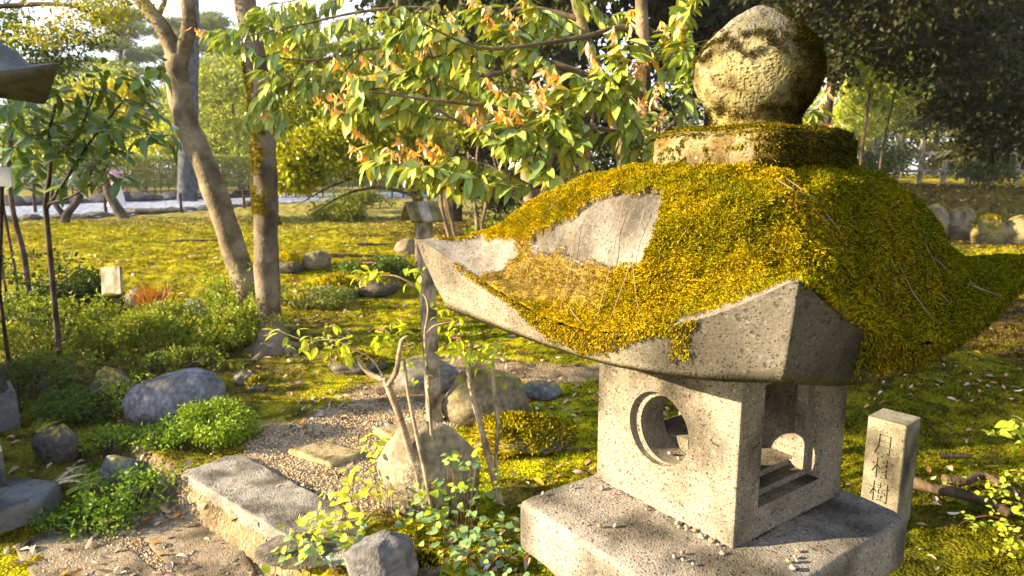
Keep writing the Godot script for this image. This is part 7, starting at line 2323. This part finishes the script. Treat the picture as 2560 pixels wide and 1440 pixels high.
# surface nets over a smooth union of tapered capsules
func nets(J: Array, lo: Vector3, hi: Vector3, cell: float, soft: float) -> MB:
	var n := Vector3i(((hi - lo) / cell).ceil())
	var val := PackedFloat32Array()
	val.resize(n.x * n.y * n.z)
	val.fill(1.0)
	for j in J:
		var a: Vector3 = j[0]
		var c: Vector3 = j[1]
		var r := maxf(j[2], j[3]) + cell * 3.0
		var l := Vector3i(((a.min(c) - Vector3.ONE * r - lo) / cell).floor()).clamp(Vector3i.ZERO, n - Vector3i.ONE)
		var h := Vector3i(((a.max(c) + Vector3.ONE * r - lo) / cell).ceil()).clamp(Vector3i.ZERO, n - Vector3i.ONE)
		var d := c - a
		for z in range(l.z, h.z + 1):
			for y in range(l.y, h.y + 1):
				for x in range(l.x, h.x + 1):
					var p := lo + Vector3(x, y, z) * cell
					var t := clampf((p - a).dot(d) / maxf(d.length_squared(), 1e-8), 0.0, 1.0)
					var v := p.distance_to(a + d * t) - lerpf(j[2], j[3], t)
					var k := (z * n.y + y) * n.x + x
					var o := val[k]
					var q := maxf(soft - absf(o - v), 0.0) / soft
					val[k] = minf(o, v) - q * q * soft * 0.25
	var b := MB.new()
	var at := {}
	for z in n.z - 1:
		for y in n.y - 1:
			for x in n.x - 1:
				var s := Vector3.ZERO
				var cnt := 0
				for e in [[0, 0, 0, 1, 0, 0], [0, 1, 0, 1, 1, 0], [0, 0, 1, 1, 0, 1], [0, 1, 1, 1, 1, 1], [0, 0, 0, 0, 1, 0], [1, 0, 0, 1, 1, 0], [0, 0, 1, 0, 1, 1], [1, 0, 1, 1, 1, 1], [0, 0, 0, 0, 0, 1], [1, 0, 0, 1, 0, 1], [0, 1, 0, 0, 1, 1], [1, 1, 0, 1, 1, 1]]:
					var v0 := val[((z + e[2]) * n.y + y + e[1]) * n.x + x + e[0]]
					var v1 := val[((z + e[5]) * n.y + y + e[4]) * n.x + x + e[3]]
					if (v0 < 0.0) != (v1 < 0.0):
						s += Vector3(e[0], e[1], e[2]).lerp(Vector3(e[3], e[4], e[5]), v0 / (v0 - v1))
						cnt += 1
				if cnt:
					at[Vector3i(x, y, z)] = b.vert(lo + (Vector3(x, y, z) + s / cnt) * cell)
	for q in at.keys():
		for ax in 3:
			var u := Vector3i.ZERO
			u[ax] = 1
			var p := Vector3i.ZERO
			p[(ax + 1) % 3] = 1
			var w := Vector3i.ZERO
			w[(ax + 2) % 3] = 1
			var k0: int = (q.z * n.y + q.y) * n.x + q.x
			var e: Vector3i = q + u
			if e.x >= n.x or e.y >= n.y or e.z >= n.z:
				continue
			var v0 := val[k0]
			var v1 := val[(e.z * n.y + e.y) * n.x + e.x]
			if (v0 < 0.0) == (v1 < 0.0) or not (at.has(q - p) and at.has(q - w) and at.has(q - p - w)):
				continue
			if v0 < 0.0:
				b.quad(at[q], at[q - w], at[q - p - w], at[q - p])
			else:
				b.quad(at[q], at[q - p], at[q - p - w], at[q - w])
	return b


# ---------------------------------------------------------------- everything
func _ready() -> void:
	rng.seed = 20241
	# camera
	var cam := Camera3D.new()
	cam.name = "camera"
	cam.position = Vector3(0, 1.55, 0)
	cam.rotation_degrees = Vector3(-9.968, 0, 0)
	cam.near = 0.05
	cam.far = 400.0
	cam.fov = 45.74
	var lensy := CameraAttributesPhysical.new()
	lensy.frustum_focal_length = 28.45
	lensy.frustum_focus_distance = 1.5
	lensy.frustum_near = 0.05
	lensy.frustum_far = 400.0
	lensy.exposure_aperture = 8.0
	cam.attributes = lensy
	add_child(cam)
	cam.current = true
	# sky, exposure
	var env := Environment.new()
	env.background_mode = Environment.BG_SKY
	var sky := Sky.new()
	var sm := ProceduralSkyMaterial.new()
	sm.sky_top_color = Color(0.52, 0.59, 0.72)
	sm.sky_horizon_color = Color(0.93, 0.94, 0.97)
	sm.sky_curve = 0.3
	sm.ground_horizon_color = Color(0.55, 0.55, 0.5)
	sm.ground_bottom_color = Color(0.3, 0.3, 0.25)
	sm.sun_angle_max = 30.0
	sm.sky_energy_multiplier = 0.9
	sky.sky_material = sm
	env.sky = sky
	env.tonemap_mode = Environment.TONE_MAPPER_LINEAR
	env.tonemap_exposure = 4.35
	env.sdfgi_enabled = true
	env.ssao_enabled = true
	env.ssil_enabled = true
	env.fog_enabled = true
	env.fog_density = 0.0006
	env.fog_light_color = Color(0.95, 0.95, 0.95)
	var we := WorldEnvironment.new()
	we.name = "world_environment"
	we.environment = env
	add_child(we)
	# low warm sun from the left
	var sun := DirectionalLight3D.new()
	sun.name = "sun"
	sun.light_energy = 1.6
	sun.light_color = Color(1.0, 0.905, 0.75)
	sun.light_angular_distance = 0.6
	sun.shadow_enabled = true
	add_child(sun)
	var to_sun := Vector3(-0.985, 0.338, 0.174)
	sun.look_at_from_position(Vector3.ZERO, -to_sun, Vector3.UP)

	n_lo = noise(0.15, 3, 3)
	n_mid = noise(0.9, 4, 3)
	n_hi = noise(4.0, 5, 3)
	n_vox = noise(0.12, 6, 2)
	make_materials()
	# the setting
	ground()
	patch_sheet("gravel_plaza", PackedVector2Array([Vector2(-20.009, -19.210), Vector2(-14.186, -18.936), Vector2(-11.772, -21.205), Vector2(-9.875, -26.468), Vector2(-6.375, -34.254), Vector2(5.018, -39.258), Vector2(6.183, -48.434), Vector2(-8.123, -43.721), Vector2(-14.812, -39.839), Vector2(-18.526, -34.254), Vector2(-19.369, -25.954), Vector2(-28.013, -27.003)]), mats.far_sand, lin(0.40, 0.44, 0.54), 0.5, 0.03)
	ground_cover()
	# things, the large ones first
	stone_lantern()
	far_left_lantern()
	garden_trees()
	laurels()
	rhododendron()
	far_trees()
	hedge_and_fence()
	rocks()
	paving()
	marker_post()
	signs()
	camellia()
	seedlings()
	low_plants()
	roots_and_twigs()
	person()
	roof_things()
	leaf_litter_pieces()
